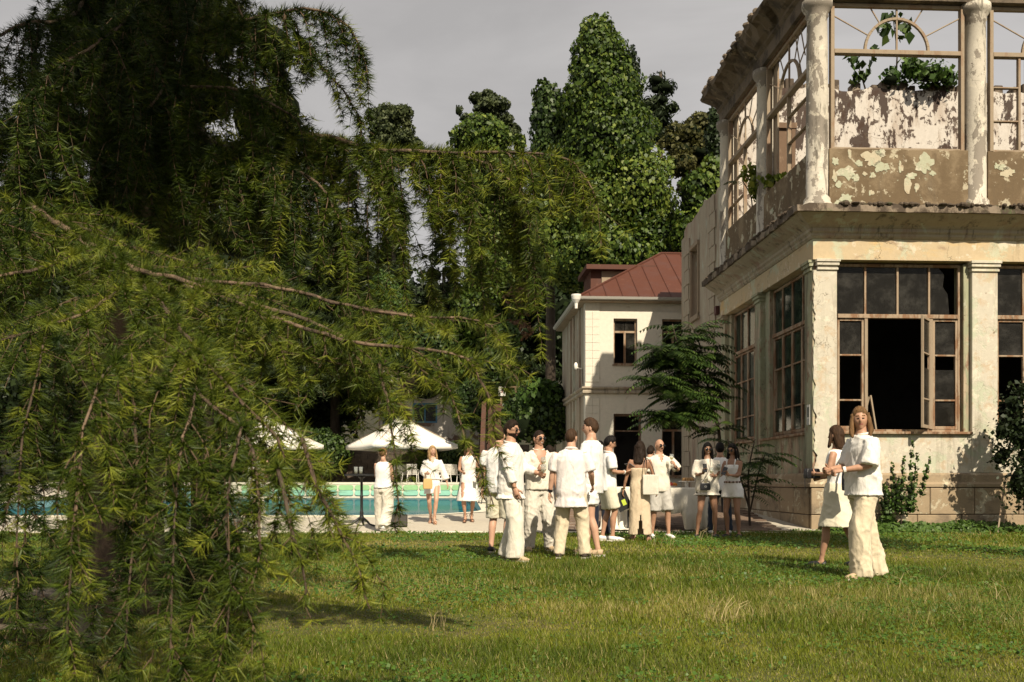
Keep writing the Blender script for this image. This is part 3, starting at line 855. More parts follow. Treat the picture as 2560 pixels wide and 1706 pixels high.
qm = swap(MB().box(-0.42, 0.42, -0.045, 0.06, -0.235, 0.235)).mesh('quoin')
qs = swap(MB().box(-0.28, 0.28, -0.045, 0.06, -0.235, 0.235)).mesh('quoin')
for (yc, top) in ((8.35, 9.1), (11.58, 9.0)):
    z = 0.3; k = 0
    while z < top:
        o = link('quoin', qm if k % 2 else qs, M['oldwall'], bld, bevel=0.01); o.location = (0.05, yc + (0 if k % 2 else 0.0), z); z += 0.485; k += 1
# small wall plaque and a drain box
pq = MB().box(-0.03, -0.01, 0.12, 0.30, 2.20, 2.62).build('wall_plaque', M['white_paint'], bld)
MB().box(-0.036, -0.0301, 0.165, 0.255, 2.36, 2.57).build('print', plain('dark print', (0.06, 0.08, 0.07), 0.4), pq)
MB().box(-0.033, -0.0301, 0.15, 0.27, 2.205, 2.33).build('caption_strip', plain('grey print', (0.42, 0.43, 0.40), 0.6), pq)
MB().box(-0.06, 0.04, 7.55, 7.78, 5.75, 5.98).build('vent_box', plain('rusty box', (0.09, 0.035, 0.03), 0.7), bld)
# ------------------------------------------------------------------ the white house behind
hs = empty('white_house', (2.50, 34.0, 0.0), R(4), 'two storey white plastered house with rust red metal hip roof', 'house')
HW, HD, EV = 7.2, 6.5, 7.30
def hole_wall(x0, x1, z0, z1, holes, y0, y1):
    """wall in x/z with rectangular holes, cut into boxes"""
    m = MB(); xs = sorted({x0, x1, *[h[0] for h in holes], *[h[1] for h in holes]})
    for a, b in zip(xs[:-1], xs[1:]):
        cuts = sorted([(h[2], h[3]) for h in holes if h[0] <= a+1e-6 and h[1] >= b-1e-6])
        z = z0
        for c0, c1 in cuts:
            if c0 > z: m.box(a, b, y0, y1, z, c0)
            z = c1
        if z < z1: m.box(a, b, y0, y1, z, z1)
    return m
holes = [(0.98, 1.80, 5.05, 6.62), (2.66, 3.48, 5.05, 6.62), (0.98, 1.95, 0.4, 3.36), (2.66, 3.5, 1.2, 3.36)]
mw_ = hole_wall(0, HW, 0, 6.86, holes, 0, 0.35)
mw_.box(0.5, HW, 0.06, 0.35, 6.86, EV-0.05); mw_.box(0, 0.5, 0.0, 0.35, 6.861, EV-0.05)
mw_.build('front_wall', M['housewhite'], hs)
swap(hole_wall(0.351, HD, 0, EV-0.05, [(1.5, 1.95, 5.0, 6.5), (1.5, 2.1, 0.4, 2.9)], 0, 0.3)).build('side_wall', M['oldwall'], hs)
MB().box(0.3, HW-.3, HD-0.3, HD, 0, EV-0.05).build('rear_wall', M['housewhite'], hs)
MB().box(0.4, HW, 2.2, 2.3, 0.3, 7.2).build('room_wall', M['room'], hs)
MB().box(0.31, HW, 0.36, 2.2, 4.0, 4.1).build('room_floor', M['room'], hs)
# belt course round the corner
MB().sweep([(0.02, 4.02), (0.10, 4.06), (0.10, 4.13), (0.06, 4.17), (0.13, 4.22), (0.13, 4.27), (-0.02, 4.29), (-0.02, 4.02)], [(0, HD, -1, 0), (0, 0, -1, -1), (HW, 0, 0, -1)]).build('belt_course', M['oldwall'], hs)
for y in (1.1, 2.7, 3.5):
    swap(MB().box(y, y+0.35, -0.06, -0.001, 0.3, 4.0)).build('wall_strip', M['oldwall'], hs); swap(MB().box(y, y+0.35, -0.06, -0.001, 4.3, 7.1)).build('wall_strip', M['oldwall'], hs)
qb = MB().box(-0.1205, 0.1205, -0.018, 0.03, -0.132, 0.132).mesh('quoin')
for k in range(25):
    z = 0.55 + k*0.268
    if 3.9 < z < 4.4 or z > 6.85: continue
    for j in range(2):
        o = link('quoin', qb, M['housewhite'], hs, bevel=0.006); o.location = (0.125 + j*0.245, -random.uniform(0, .006), z)
def small_window(x0, x1, z0, z1, top):
    s = MB()
    for q in ((x0, x0+0.06, z0, z1), (x1-0.06, x1, z0, z1), (x0+.06, x1-.06, z1-0.06, z1), (x0+.06, x1-.06, z0, z0+0.06), (x0+.06, x1-.06, top-0.035, top+0.035), ((x0+x1)/2-0.035, (x0+x1)/2+0.035, z0+.06, top-.035)):
        s.box(q[0], q[1], 0.14, 0.22, q[2], q[3])
    s.box(x0-0.05, x1+0.05, -0.05, 0.10, z0-0.05, z0-0.001)
    o = s.build('window', M['oldwood'], hs)
    MB().box(x0+.06, (x0+x1)/2-0.01, 0.17, 0.176, top+.036, z1-.061).build('pane', M['glass'], o)
    MB().box((x0+x1)/2+0.01, x1-.06, 0.17, 0.176, top+.036, z1-.061).build('pane', M['glass'], o)
    MB().box((x0+x1)/2+0.036, x1-.061, 0.17, 0.176, z0+.061, top-.036).build('pane', M['glass'], o)
small_window(0.98, 1.80, 5.05, 6.62, 6.18); small_window(2.66, 3.48, 5.05, 6.62, 6.18)
d_ = MB().box(0.98, 1.05, 0.12, 0.2, 0.4, 3.36); d_.box(1.88, 1.95, 0.12, 0.2, 0.4, 3.36); d_.box(1.05, 1.88, 0.12, 0.2, 3.28, 3.36); d_.box(1.05, 1.88, 0.12, 0.2, 2.75, 2.80)
d_.build('doorway', M['brownwood'], hs)
small_window(2.66, 3.5, 1.2, 3.36, 2.8)
# roof
ov = 0.26; rz = 9.62
A, Bq, Cq, Dq = (-ov, -ov, EV), (HW+ov, -ov, EV), (HW+ov, HD+ov, EV), (-ov, HD+ov, EV)
E1, E2 = (3.35, HD/2, rz), (HW-1.5, HD/2, rz)
rf = MB(); rf.add([A, Bq, Cq, Dq, E1, E2], [(0, 1, 5, 4), (1, 2, 5), (2, 3, 4, 5), (3, 0, 4), (3, 2, 1, 0)])
roof = rf.build('roof', M['redroof'], hs)
for i in range(13):
    x = 0.15 + i*0.56
    f = min(1.0, (x+ov)/(3.35+ov)) if x < 3.35 else 1.0
    p0 = Vector((x, -ov, EV+0.012)); p1 = Vector((x, -ov + (HD/2+ov)*f, EV + (rz-EV)*f + 0.012))
    if x > HW-1.5: break
    MB().tube([p0, p1], (0.022), 4).build('roof_seam', M['redroof'], roof)
MB().tube([Vector(A)+Vector((0, 0, .02)), Vector(E1)+Vector((0, 0, .02))], 0.04, 6).build('hip_cap', M['redroof'], roof)
MB().tube([Vector(E1)+Vector((0, 0, .02)), Vector(E2)+Vector((0, 0, .02))], 0.04, 6).build('ridge_cap', M['redroof'], roof)
g = MB().sweep([(ov+0.02, EV-0.10), (ov+0.10, EV-0.08), (ov+0.13, EV+0.0), (ov+0.05, EV-0.03), (ov+0.02, EV-0.04)], [(0, HD, -1, 0), (0, 0, -1, -1), (HW, 0, 0, -1)])
g.build('gutter', plain('grey gutter', (0.40, 0.38, 0.34), 0.5), hs)
MB().sweep([(-0.01, EV-0.16), (ov+0.0, EV-0.14), (ov, EV-0.03), (-0.01, EV-0.03)], [(0, HD, -1, 0), (0, 0, -1, -1), (HW, 0, 0, -1)]).build('eave_board', M['palewood'], hs)
MB().lathe([(0.05, -0.42), (0.06, -0.25), (0.14, -0.12), (0.17, 0.0), (0.17, 0.05)], (-ov-0.1, -ov-0.1, EV)).build('rain_hopper', M['white_paint'], hs)
dm = MB().box(0.55, 2.35, 2.4, 4.2, 7.6, 8.75); dm.build('dormer', M['redroof'], hs)
MB().box(0.95, 2.34, 2.36, 2.399, 7.8, 8.74).build('dormer_board', M['palewood'], hs)
MB().box(0.35, 2.9, 2.1, 4.4, 8.76, 8.93).build('dormer_roof', M['redroof'], hs)
lm = MB(); lm.tube([(-0.02, 0.6, 4.95), (-0.22, 0.6, 5.0)], 0.02, 6); lm.ball((-0.24, 0.6, 5.05), (0.07, 0.07, 0.13)); lm.build('wall_lamp', M['white_paint'], hs)
MB().tube([(-0.03, 0.35, 4.4), (-0.05, 0.4, 4.9), (-0.03, 0.55, 4.95)], 0.012, 5).build('cable', M['black'], hs)

# ------------------------------------------------------------------ brick steps, cottage and garden wall beyond the pool
st = empty('brick_steps', (-0.62, 44.0, 0.75), 0, 'flight of red brick steps climbing into the dark trees', 'steps')
brick = layered('red brick darkened for shade', (0.085, 0.04, 0.026), [((0.07, 0.04, 0.03), 3.0, 0.45, 0.6, O1, 0.8), ((0.16, 0.085, 0.055), 7.0, 0.58, 0.66, O1, 0.6)], bump=0.6, per_object=True)  # red brick darkened to stand in for shade over the steps
stm = MB().box(-0.52, 0.52, 0, 0.34, 0, 0.285).mesh('step')
for k in range(14):
    o = link('step', stm, brick, st, bevel=0.012); o.location = (0.03*random.uniform(-1, 1), k*0.33, k*0.29)
MB().prism([(-0.1, -0.75), (4.6, -0.75), (4.6, 4.2), (-0.1, 0.35)], -0.85, -0.64, Matrix(((0,1,0,0),(1,0,0,0),(0,0,1,0),(0,0,0,1)))).build('side_wall', brick, st)
MB().box(-0.62, 0.62, 0.36, 4.6, -0.75, -0.01).build('footing', brick, st)
r_ = MB(); 
for x in (0.05, 0.75): r_.box(x, x+0.09, 4.3, 4.4, 3.7, 4.9)
r_.box(0.0, 1.6, 4.28, 4.36, 4.85, 4.93); r_.build('railing', M['brownwood'], st)
pn = MB().box(-0.02, 0.30, 4.2, 4.22, 4.45, 4.9).build('notice', M['white_paint'], st)
MB().box(0.11, 0.16, 4.195, 4.199, 4.6, 4.77).build('red_mark', plain('red print', (0.5, 0.06, 0.04), 0.6), pn)

ct = empty('garden_cottage', (-8.0, 60.0, 0.9), 0, 'old cottage with patched pale wall and blue framed windows behind the parasol', 'cottage')
hole_wall(0, 6.6, 0, 8.2, [(2.0, 3.5, 3.7, 4.9), (0.2, 1.4, 3.2, 4.7)], 0, 0.3).build('wall', layered('cottage wall', (0.42, 0.39, 0.34), [((0.13, 0.075, 0.05), 0.35, 0.5, 0.54, O1, 0.95), ((0.2, 0.17, 0.14), 1.0, 0.5, 0.7, (2, 2, .4), 0.6)]), ct)
cr_ = MB(); cr_.add([(-0.4, -0.4, 8.2), (7.0, -0.4, 8.2), (7.0, 5, 8.2), (-0.4, 5, 8.2), (1.5, 2.4, 10.2), (5.2, 2.4, 10.2)], [(0, 1, 5, 4), (1, 2, 5), (2, 3, 4, 5), (3, 0, 4), (3, 2, 1, 0)])
cr_.build('roof', M['brownwood'], ct)
blue = plain('blue window paint', (0.035, 0.14, 0.24), 0.5)
for (x0, x1, z0, z1) in ((2.0, 3.5, 3.7, 4.9), (0.2, 1.4, 3.2, 4.7)):
    s = MB(); s.box(x0, x0+.1, 0.05, .15, z0, z1); s.box(x1-.1, x1, 0.05, .15, z0, z1); s.box(x0+.1, x1-.1, 0.05, .15, z1-.1, z1); s.box(x0+.1, x1-.1, 0.05, .15, z0, z0+.1); s.box((x0+x1)/2-.04, (x0+x1)/2+.04, 0.05, .15, z0+.1, z1-.1)
    o = s.build('window', blue, ct); MB().box(x0+.1, x1-.1, 0.1, 0.11, z0+.1, z1-.1).build('pane', M['glass'], o)
MB().box(0.3, 6.3, 4.0, 4.3, 0, 8.1).build('rear_wall', M['room'], ct)
gw = empty('garden_wall', (-14.0, 57.6, 0.95), 0, 'low dark stone wall behind the white garden chairs', 'wall')
wl = layered('dark wall stone', (0.10, 0.075, 0.055), [((0.05, 0.04, 0.03), 1.4, .45, .6, O1, .8), ((0.2, 0.15, 0.11), 2.6, .56, .66, O1, .7)], bump=.6, per_object=True)
MB().box(0, 15.0, 0.05, 0.35, -0.2, 2.25).build('core', wl, gw)
ws_ = MB().box(-0.36, 0.36, -0.04, 0.06, -0.13, 0.13).mesh('stone')
for r in range(8):
    for i in range(20):
        o = link('stone', ws_, wl, gw); o.location = (0.4 + i*0.75 + (0.37 if r % 2 else 0), 0.05 - random.uniform(0, .02), 0.16 + r*0.28)
        if o.location.x > 14.8: bpy.data.objects.remove(o)
# ------------------------------------------------------------------ trees in the background
def unit(v): return v/np.maximum(1e-9, np.linalg.norm(v, axis=-1, keepdims=True))

def leaf_cards(P, N, size, aspect=0.8, droop=0.5, jitter=0.7, rng=RNG, fold=0.12):
    """kite-shaped leaves; P positions, N outward normals"""
    n = len(P)
    Nn = unit(N + rng.normal(0, jitter, (n, 3)))
    A = rng.normal(0, 1, (n, 3)); A[:, 2] -= droop*2
    A = unit(A - Nn*np.sum(A*Nn, 1, keepdims=True))
    S = np.cross(Nn, A)
    s = size*rng.uniform(0.45, 1.5, (n, 1))
    base = P - A*s*0.5; tip = P + A*s*0.5
    mid = P + Nn*s*fold
    l = mid + S*s*0.5*aspect - A*s*0.08; r = mid - S*s*0.5*aspect - A*s*0.08
    V = np.stack([base, l, tip, r], 1).reshape(-1, 3)
    F = np.arange(4*n).reshape(n, 4)
    return V, F

def ell_points(c, r, n, rng=RNG, shell=(0.78, 1.06), cull=-0.45):
    u = unit(rng.normal(0, 1, (int(n*2.2)+8, 3)))
    k = u[:, 1] < -cull                      # keep what faces the viewer's side
    u = u[k][:n]
    # lumpy radius
    ph = rng.uniform(0, 6.28, 6)
    lump = 1 + 0.10*np.sin(u[:, 0]*5+ph[0])*np.sin(u[:, 2]*6+ph[1]) + 0.07*np.sin(u[:, 0]*11+ph[2])*np.sin(u[:, 2]*9+ph[3])
    rr = rng.uniform(*shell, (len(u), 1))*lump[:, None]
    P = np.array(c) + u*np.array(r)*rr
    N = unit(u/np.array(r))
    return P, N, rr[:, 0]

def blob_core(clumps, k=0.84, seg=12, rings=8):
    m = MB()
    for c, r in clumps:
        m.ball(c, tuple(q*k for q in r), seg, rings)
    for i, p in enumerate(m.v):
        q = Vector(p); w = 0.25*mnoise.noise(q*0.7)
        m.v[i] = (p[0] + w, p[1] + w, p[2] + w)
    return m

LEAF = {  # pine, ivy and dark sets are deepened to carry shade in the colour
 'kudzu': leafy('kudzu leaves', (0.020, 0.042, 0.005), (0.066, 0.110, 0.012), (0.175, 0.215, 0.034), 0.5, 0.22, 0.28),
 'ivy': leafy('ivy leaves', (0.014, 0.030, 0.005), (0.030, 0.060, 0.009), (0.066, 0.102, 0.017), 0.5, 0.2),
 'euc': leafy('eucalyptus leaves', (0.035, 0.050, 0.016), (0.062, 0.082, 0.026), (0.10, 0.115, 0.042), 0.6, 0.25),
 'pine': leafy('pine needles', (0.012, 0.022, 0.007), (0.022, 0.038, 0.011), (0.044, 0.060, 0.018), 0.6, 0.15),
 'brownish': leafy('olive leaves', (0.045, 0.045, 0.012), (0.080, 0.080, 0.022), (0.12, 0.115, 0.03), 0.6, 0.3),
 'dark': leafy('dark evergreen leaves', (0.008, 0.015, 0.004), (0.015, 0.028, 0.007), (0.030, 0.050, 0.012), 0.55, 0.15),
 'lit': leafy('hedge leaves', (0.030, 0.065, 0.010), (0.060, 0.115, 0.018), (0.10, 0.17, 0.03), 0.5, 0.3),
 'dry': leafy('dead brown leaves', (0.10, 0.05, 0.025), (0.16, 0.085, 0.045), (0.22, 0.13, 0.07), 0.8, 0.2),
 'gold': leafy('sunlit conifer needles', (0.055, 0.065, 0.010), (0.115, 0.125, 0.018), (0.20, 0.19, 0.032), 0.6, 0.4),  # golden sunlight is put into the needle colour
 'yellow': leafy('yellowish vine leaves', (0.075, 0.11, 0.010), (0.15, 0.19, 0.016), (0.24, 0.26, 0.03), 0.5, 0.4),  # vine leaves of a yellow green of their own
}
CORE = plain('foliage shade core', (0.006, 0.010, 0.003), 0.9, 0.1, bump=0.0)  # near-black cores paint in the shade inside the crowns

def px_clump(x, y, rx, ry, d, deep=1.0):
    """clump given by its place in the picture (2353 px wide copy) and its distance"""
    k = 2560.0/2353.0
    c = at(x*k, y*k, d); s = d/FPX*k
    return (tuple(c), (rx*s, max(rx, 0.5*ry)*s*deep, ry*s))

def tree(name, label, cat, clumps, leaf, size, dens, trunk=None, tone=(0.5, 0.25), aspect=0.8, droop=0.5, jitter=0.7, core=0.84, group=None, extra=(), cull=-0.45, bark=None, shell=(0.78, 1.06)):
    base = trunk[0][0] if trunk else (clumps[0][0][0], clumps[0][0][1], 0.0)
    root = empty(name, base, 0, label, cat, group)
    off = -np.array(base)
    for part, lf, cl, sz, dn in [('crown', leaf, clumps, size, dens)] + [(e[0], e[1], e[2], e[3], e[4]) for e in extra]:
        Vs, Fs, Ts, o = [], [], [], 0
        for c, r in cl:
            area = 4*math.pi*((r[0]*r[1])**1.6/3 + (r[0]*r[2])**1.6/3 + (r[1]*r[2])**1.6/3)**(1/1.6)
            n = int(area*dn/(sz*sz*0.4))
            P, N, rr = ell_points(c, r, n, shell=shell, cull=cull)
            V, Fq = leaf_cards(P, N, sz, aspect, droop, jitter)
            Vs.append(V); Fs.append(Fq + o); o += len(V)
            t = np.clip(RNG.normal(tone[0], tone[1], len(P)) + RNG.normal(0, 0.12), 0, 1)
            Ts.append(np.repeat(t, 4))
        me = np_mesh(part, np.concatenate(Vs) + off, np.concatenate(Fs), np.concatenate(Ts))
        c_ = link(part, me, LEAF[lf], root); c_['kind'] = 'stuff'
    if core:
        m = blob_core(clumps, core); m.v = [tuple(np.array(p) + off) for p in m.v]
        m.build('shade_core', CORE, root, smooth=True)
    if trunk:
        tm = MB()
        pts = [Vector(p[0]) + Vector(off) for p in trunk]
        tm.tube(pts, [p[1] for p in trunk], 10)
        tk = tm.build('trunk', bark or M['bark_dark'], root, smooth=True)
    return root

def puffs(x, y, rx, ry, d, n, r0, seed):
    rg = random.Random(seed); out = []
    for i in range(n):
        a = rg.uniform(0, 6.28); q = math.sqrt(rg.random())
        r = r0*rg.uniform(0.7, 1.25)
        out.append(px_clump(x + rx*q*math.cos(a), y + ry*q*math.sin(a), r*1.15, r*0.85, d + rg.uniform(-1.5, 1.5)))
    return out

# tall climber-smothered tree in the middle
T = [px_clump(*a, 46.0) for a in ((1372, 95, 44, 58), (1378, 150, 66, 80), (1383, 235, 92, 105), (1398, 345, 108, 125), (1440, 455, 112, 125), (1365, 480, 105, 130), (1478, 560, 88, 105), (1400, 600, 140, 80), (1300, 560, 70, 110))]
tree('climber_covered_tree', 'tallest tree, a green tower smothered in broad climbing leaves', 'tree', T, 'kudzu', 0.175, 1.2,
     trunk=[(at(1400*1.088, 1200, 47.5).to_tuple()[:2] + (-0.1,), 0.5), (tuple(at(1400*1.088, 500, 47.5)), 0.4), (tuple(at(1385*1.088, 120, 46.5)), 0.15)], droop=1.0, jitter=0.55, tone=(0.45, 0.26))
T = [px_clump(*a, 47.5) for a in ((1256, 232, 32, 44), (1262, 300, 44, 80), (1265, 400, 56, 95), (1280, 500, 62, 100), (1300, 320, 40, 110), (1290, 430, 60, 110))]
tree('climber_covered_tree', 'short vine clad tree leaning against the left side of the tallest tree', 'tree', T, 'ivy', 0.2, 1.2,
     trunk=[(at(1265*1.088, 1200, 48).to_tuple()[:2] + (-0.1,), 0.3), (tuple(at(1265*1.088, 300, 48)), 0.15)], droop=1.0, jitter=0.55)
T = [px_clump(*a, 47.5) for a in ((1448, 175, 22, 62), (1440, 230, 30, 70))]
tree('cypress_tree', 'dark cypress tip on the right shoulder of the tallest tree', 'tree', T, 'dark', 0.16, 1.3, trunk=[(at(1448*1.088, 1200, 49).to_tuple()[:2] + (-0.1,), 0.3), (tuple(at(1448*1.088, 200, 48.5)), 0.1)], tone=(0.7, 0.2))
T = [px_clump(*a, 58.0) for a in ((1105, 325, 72, 55), (1120, 420, 85, 95), (1060, 400, 45, 60), (1140, 530, 80, 100), (1145, 640, 78, 85), (1110, 740, 80, 90), (1120, 850, 85, 80), (1195, 330, 14, 20))]
tree('climber_covered_tree', 'rounded tree draped in large leaves under the hanging cedar branch', 'tree', T, 'kudzu', 0.22, 1.1,
     trunk=[(at(1120*1.088, 1200, 59).to_tuple()[:2] + (-0.1,), 0.5), (tuple(at(1110*1.088, 330, 59)), 0.2)], droop=1.0, jitter=0.55,
     extra=[('dead_leaves', 'dry', [px_clump(1195, 690, 40, 34, 56.5), px_clump(1180, 760, 45, 25, 56.5)], 0.2, 0.5)])
T = puffs(897, 290, 46, 40, 74, 24, 17, 3) + puffs(900, 350, 60, 40, 74, 14, 20, 4)
tree('eucalyptus_tree', 'puffy round eucalyptus crown against the sky, nearest the drooping cedar tip', 'tree', T, 'euc', 0.2, 0.8, trunk=[(at(900*1.088, 1200, 75).to_tuple()[:2] + (2.0,), 0.5), (tuple(at(898*1.088, 300, 74.5)), 0.15)], core=0.8, tone=(0.5, 0.28))
T = puffs(1122, 250, 40, 36, 74, 18, 15, 5) + puffs(1150, 300, 36, 30, 74, 10, 16, 6) + puffs(1085, 285, 30, 24, 74, 8, 14, 8) + [px_clump(1056, 254, 9, 11, 74)]
tree('eucalyptus_tree', 'eucalyptus with a stray puff rising behind the leaf draped tree', 'tree', T, 'euc', 0.2, 0.8, trunk=[(at(1125*1.088, 1200, 75).to_tuple()[:2] + (2.0,), 0.5), (tuple(at(1122*1.088, 230, 74.5)), 0.15)], core=0.8, tone=(0.4, 0.25))
T = puffs(1518, 200, 24, 30, 62, 12, 15, 9) + puffs(1505, 255, 38, 30, 62, 16, 18, 10) + puffs(1530, 300, 44, 30, 62, 14, 20, 12)
tree('pine_tree', 'dark feathery pine right of the tallest tree', 'tree', T, 'pine', 0.34, 0.7, trunk=[(at(1515*1.088, 1200, 63).to_tuple()[:2] + (0.0,), 0.4), (tuple(at(1518*1.088, 180, 62.5)), 0.1)], aspect=0.25, droop=-0.3, jitter=1.2, core=0.7)
T = puffs(1590, 325, 56, 46, 60, 24, 24, 13) + puffs(1600, 400, 50, 40, 60, 12, 28, 14)
tree('broadleaf_tree', 'olive brown leafy tree behind the ruin cornice', 'tree', T, 'brownish', 0.22, 0.75, trunk=[(at(1595*1.088, 1200, 61).to_tuple()[:2] + (0.0,), 0.4), (tuple(at(1595*1.088, 320, 60.5)), 0.12)])
T = [px_clump(*a, 55) for a in ((1645, 275, 18, 30), (1640, 320, 22, 40), (1655, 400, 40, 60))]
tree('broadleaf_tree', 'small dark tree touching the corner of the ruin cornice', 'tree', T, 'dark', 0.2, 1.1, trunk=[(at(1650*1.088, 1200, 56).to_tuple()[:2] + (0.0,), 0.3), (tuple(at(1648*1.088, 280, 55.5)), 0.1)], tone=(0.6, .2))
T = [px_clump(*a, 44) for a in ((1605, 450, 42, 55), (1640, 420, 40, 60), (1580, 540, 40, 60), (1625, 520, 50, 60))]
tree('climber_mound', 'leafy mound between the white house roof and the ruin', 'bush', T, 'kudzu', 0.2, 1.2, droop=1.0, jitter=0.55)
T = [px_clump(885, 672, 34, 46, 50), px_clump(905, 705, 36, 40, 50)]
tree('ivy_column', 'small rounded ivy covered stump below the hanging branches', 'tree', T, 'lit', 0.11, 1.3, droop=1.0, jitter=0.45)
# dark conifers with tiered boughs behind the pool
def tiers(x, y0, y1, w, d, n, seed):
    rg = random.Random(seed); out = []
    for i in range(n):
        q = i/(n-1); y = y0 + (y1-y0)*q; ww = w*(0.25+0.75*q)
        for j in range(4):
            out.append(px_clump(x + rg.uniform(-0.75, 0.75)*ww, y + rg.uniform(-8, 8), ww*0.5, 15 + 8*q, d + rg.uniform(-2, 2)))
    return out
for (x, y0, y1, w, d, lab) in ((905, 470, 860, 95, 64, 'dark tiered conifer behind the hanging cedar curtains'),
                               (770, 400, 880, 120, 66, 'dark tiered conifer hidden behind the lower cedar branch'),
                               (1020, 560, 900, 90, 62, 'dark tiered conifer left of the leaf draped tree'),
                               (1235, 560, 900, 100, 68, 'black shaded conifer in the gap beside the white house'),
                               (600, 420, 900, 140, 64, 'dark conifer at the far left behind the cedar')):
    T = tiers(x, y0, y1, w, d, 11, int(x))
    tree('conifer_tree', lab, 'tree', T, 'pine' if x != 1235 else 'dark', 0.36, 0.8, trunk=[(at(x*1.088, 1200, d+1).to_tuple()[:2] + (0.0,), 0.4), (tuple(at(x*1.088, y0*1.088+60, d+0.5)), 0.1)], aspect=0.25, droop=-0.2, jitter=1.0, core=0.8, tone=(0.5, 0.25), group='dark conifers behind the pool')
for (x, y, rx, ry, d, lab) in ((1180, 780, 110, 200, 72, 'broad dark tree deep in the gap behind the steps'), (960, 800, 170, 170, 74, 'broad dark tree behind the cottage'),
                               (700, 760, 190, 260, 74, 'broad dark tree behind the pool seen through the cedar'), (1310, 640, 90, 220, 70, 'broad dark tree behind the white house'), (420, 740, 220, 300, 74, 'broad dark tree far behind the cedar limb'), (130, 760, 220, 300, 74, 'broad dark tree at the far left edge')):
    T = [px_clump(x, y, rx, ry, d), px_clump(x-rx*.5, y-ry*.5, rx*.6, ry*.5, d-2), px_clump(x+rx*.5, y-ry*.3, rx*.5, ry*.5, d-2), px_clump(x, y+ry*.5, rx*.8, ry*.5, d-3)]
    tree('broadleaf_tree', lab, 'tree', T, 'dark', 0.42, 0.7, trunk=[(at(x*1.088, 1200, d+1).to_tuple()[:2] + (0.5,), 0.5), (tuple(at(x*1.088, y, d)), 0.2)], group='dark trees on the slope')
# bushes near the steps and the chairs
for (x, y, rx, ry, d, lf, lab) in ((1240, 905, 46, 36, 40, 'lit', 'bright leafy bush beside the white house corner'), (1250, 965, 52, 60, 40, 'ivy', 'dark ivy bank below the bright bush'),
                                   (1150, 830, 40, 60, 50, 'ivy', 'ivy hanging left of the brick steps'), (1085, 930, 40, 60, 53, 'ivy', 'dark bush right of the parasol top'), (1180, 960, 24, 60, 43.5, 'ivy', 'ivy spilling over the right side of the brick steps'), (1160, 770, 30, 30, 52, 'lit', 'pale green vine clump above the brick steps'),
                                   (1030, 1060, 60, 45, 57.0, 'ivy', 'low dark shrub behind the garden chairs'), (950, 800, 90, 62, 56.5, 'ivy', 'dark climbing mass hiding the cottage roof'), (700, 1040, 90, 60, 57, 'ivy', 'dark shrub behind the second parasol'), (520, 1010, 120, 90, 56, 'ivy', 'broad dark shrub left of the parasols')):
    T = [px_clump(x, y, rx, ry, d), px_clump(x-rx*.6, y+ry*.2, rx*.6, ry*.7, d-.4), px_clump(x+rx*.6, y+ry*.1, rx*.6, ry*.8, d-.3)]
    tree('bush', lab, 'bush', T, lf, 0.18, 0.95, jitter=0.6, droop=0.7)

T = [px_clump(*a) for a in ((300, 30, 150, 110, 15), (470, 60, 130, 100, 14.5), (600, 120, 90, 90, 14.5), (430, 220, 150, 110, 15), (600, 270, 110, 90, 15), (500, 400, 160, 110, 15.5), (660, 420, 70, 120, 15), (560, 540, 150, 90, 15.5), (250, 180, 120, 120, 16))]
tree('conifer_tree', 'golden green sunlit conifer glowing behind the dark cedar limbs', 'tree', T, 'gold', 0.15, 0.55, trunk=[(at(470*1.088, 1200, 16).to_tuple()[:2] + (-0.05,), 0.22), (tuple(at(450*1.088, 0, 15.5)), 0.08)], aspect=0.18, droop=0.3, jitter=1.2, core=0.6, tone=(0.45, 0.28), shell=(0.5, 1.05))

T = [((7.6, 10.4, 9.2), (1.4, 2.2, 2.1)), ((8.0, 8.2, 8.6), (1.5, 1.5, 1.6)), ((8.0, 9.8, 8.0), (1.2, 1.3, 1.2)), ((7.4, 10.5, 7.6), (0.9, 1.1, 0.9)), ((7.8, 10.5, 10.8), (1.2, 1.3, 1.2))]  # unseen crown, added and shaped to shade the women and the buffet
tree('broadleaf_tree', 'leafy tree added out of view on the right to shade the two women with phones', 'tree', T, 'ivy', 0.16, 0.55, trunk=[((8.4, 10.1, -0.05), 0.2), ((8.3, 10.2, 3.5), 0.15), ((7.8, 10.3, 9.5), 0.06)], cull=-1.1, core=0.7)
# ------------------------------------------------------------------ the big cedar in front
CN = leafy('cedar needles', (0.013, 0.028, 0.004), (0.072, 0.106, 0.010), (0.245, 0.265, 0.028), 0.5, 0.20, 0.25)  # dark end deepened to stand in for shade between the needles
CT = layered('cedar twig bark', (0.11, 0.072, 0.042), [((0.10, 0.065, 0.04), 30.0, 0.45, 0.6, O1, 0.8)], bump=0.3)
K = 2560.0/2353.0
def Q(x, y, d):
    return np.array(at(x*K, y*K, d))

def resample(pts, step):
    P = np.array(pts, float)
    # Catmull-Rom through the points
    out = []
    for i in range(len(P)-1):
        p0, p1, p2, p3 = P[max(i-1, 0)], P[i], P[i+1], P[min(i+2, len(P)-1)]
        n = max(2, int(np.linalg.norm(p2-p1)/step))
        for k in range(n):
            t = k/n
            out.append(0.5*((2*p1) + (-p0+p2)*t + (2*p0-5*p1+4*p2-p3)*t*t + (-p0+3*p1-3*p2+p3)*t**3))
    out.append(P[-1]); return np.array(out)

def grow(S, D, Ln, steps, grav, wander, rng):
    """drooping shoots from starts S with directions D; returns (n, steps+1, 3)"""
    n = len(S); out = np.zeros((n, steps+1, 3)); out[:, 0] = S
    d = unit(D.copy()); st = (Ln/steps)[:, None]
    for i in range(steps):
        d = unit(d + np.array([0, 0, -1.0])*(grav[:, None] if hasattr(grav, '__len__') else grav) + rng.normal(0, wander, (n, 3)))
        out[:, i+1] = out[:, i] + d*st
    return out

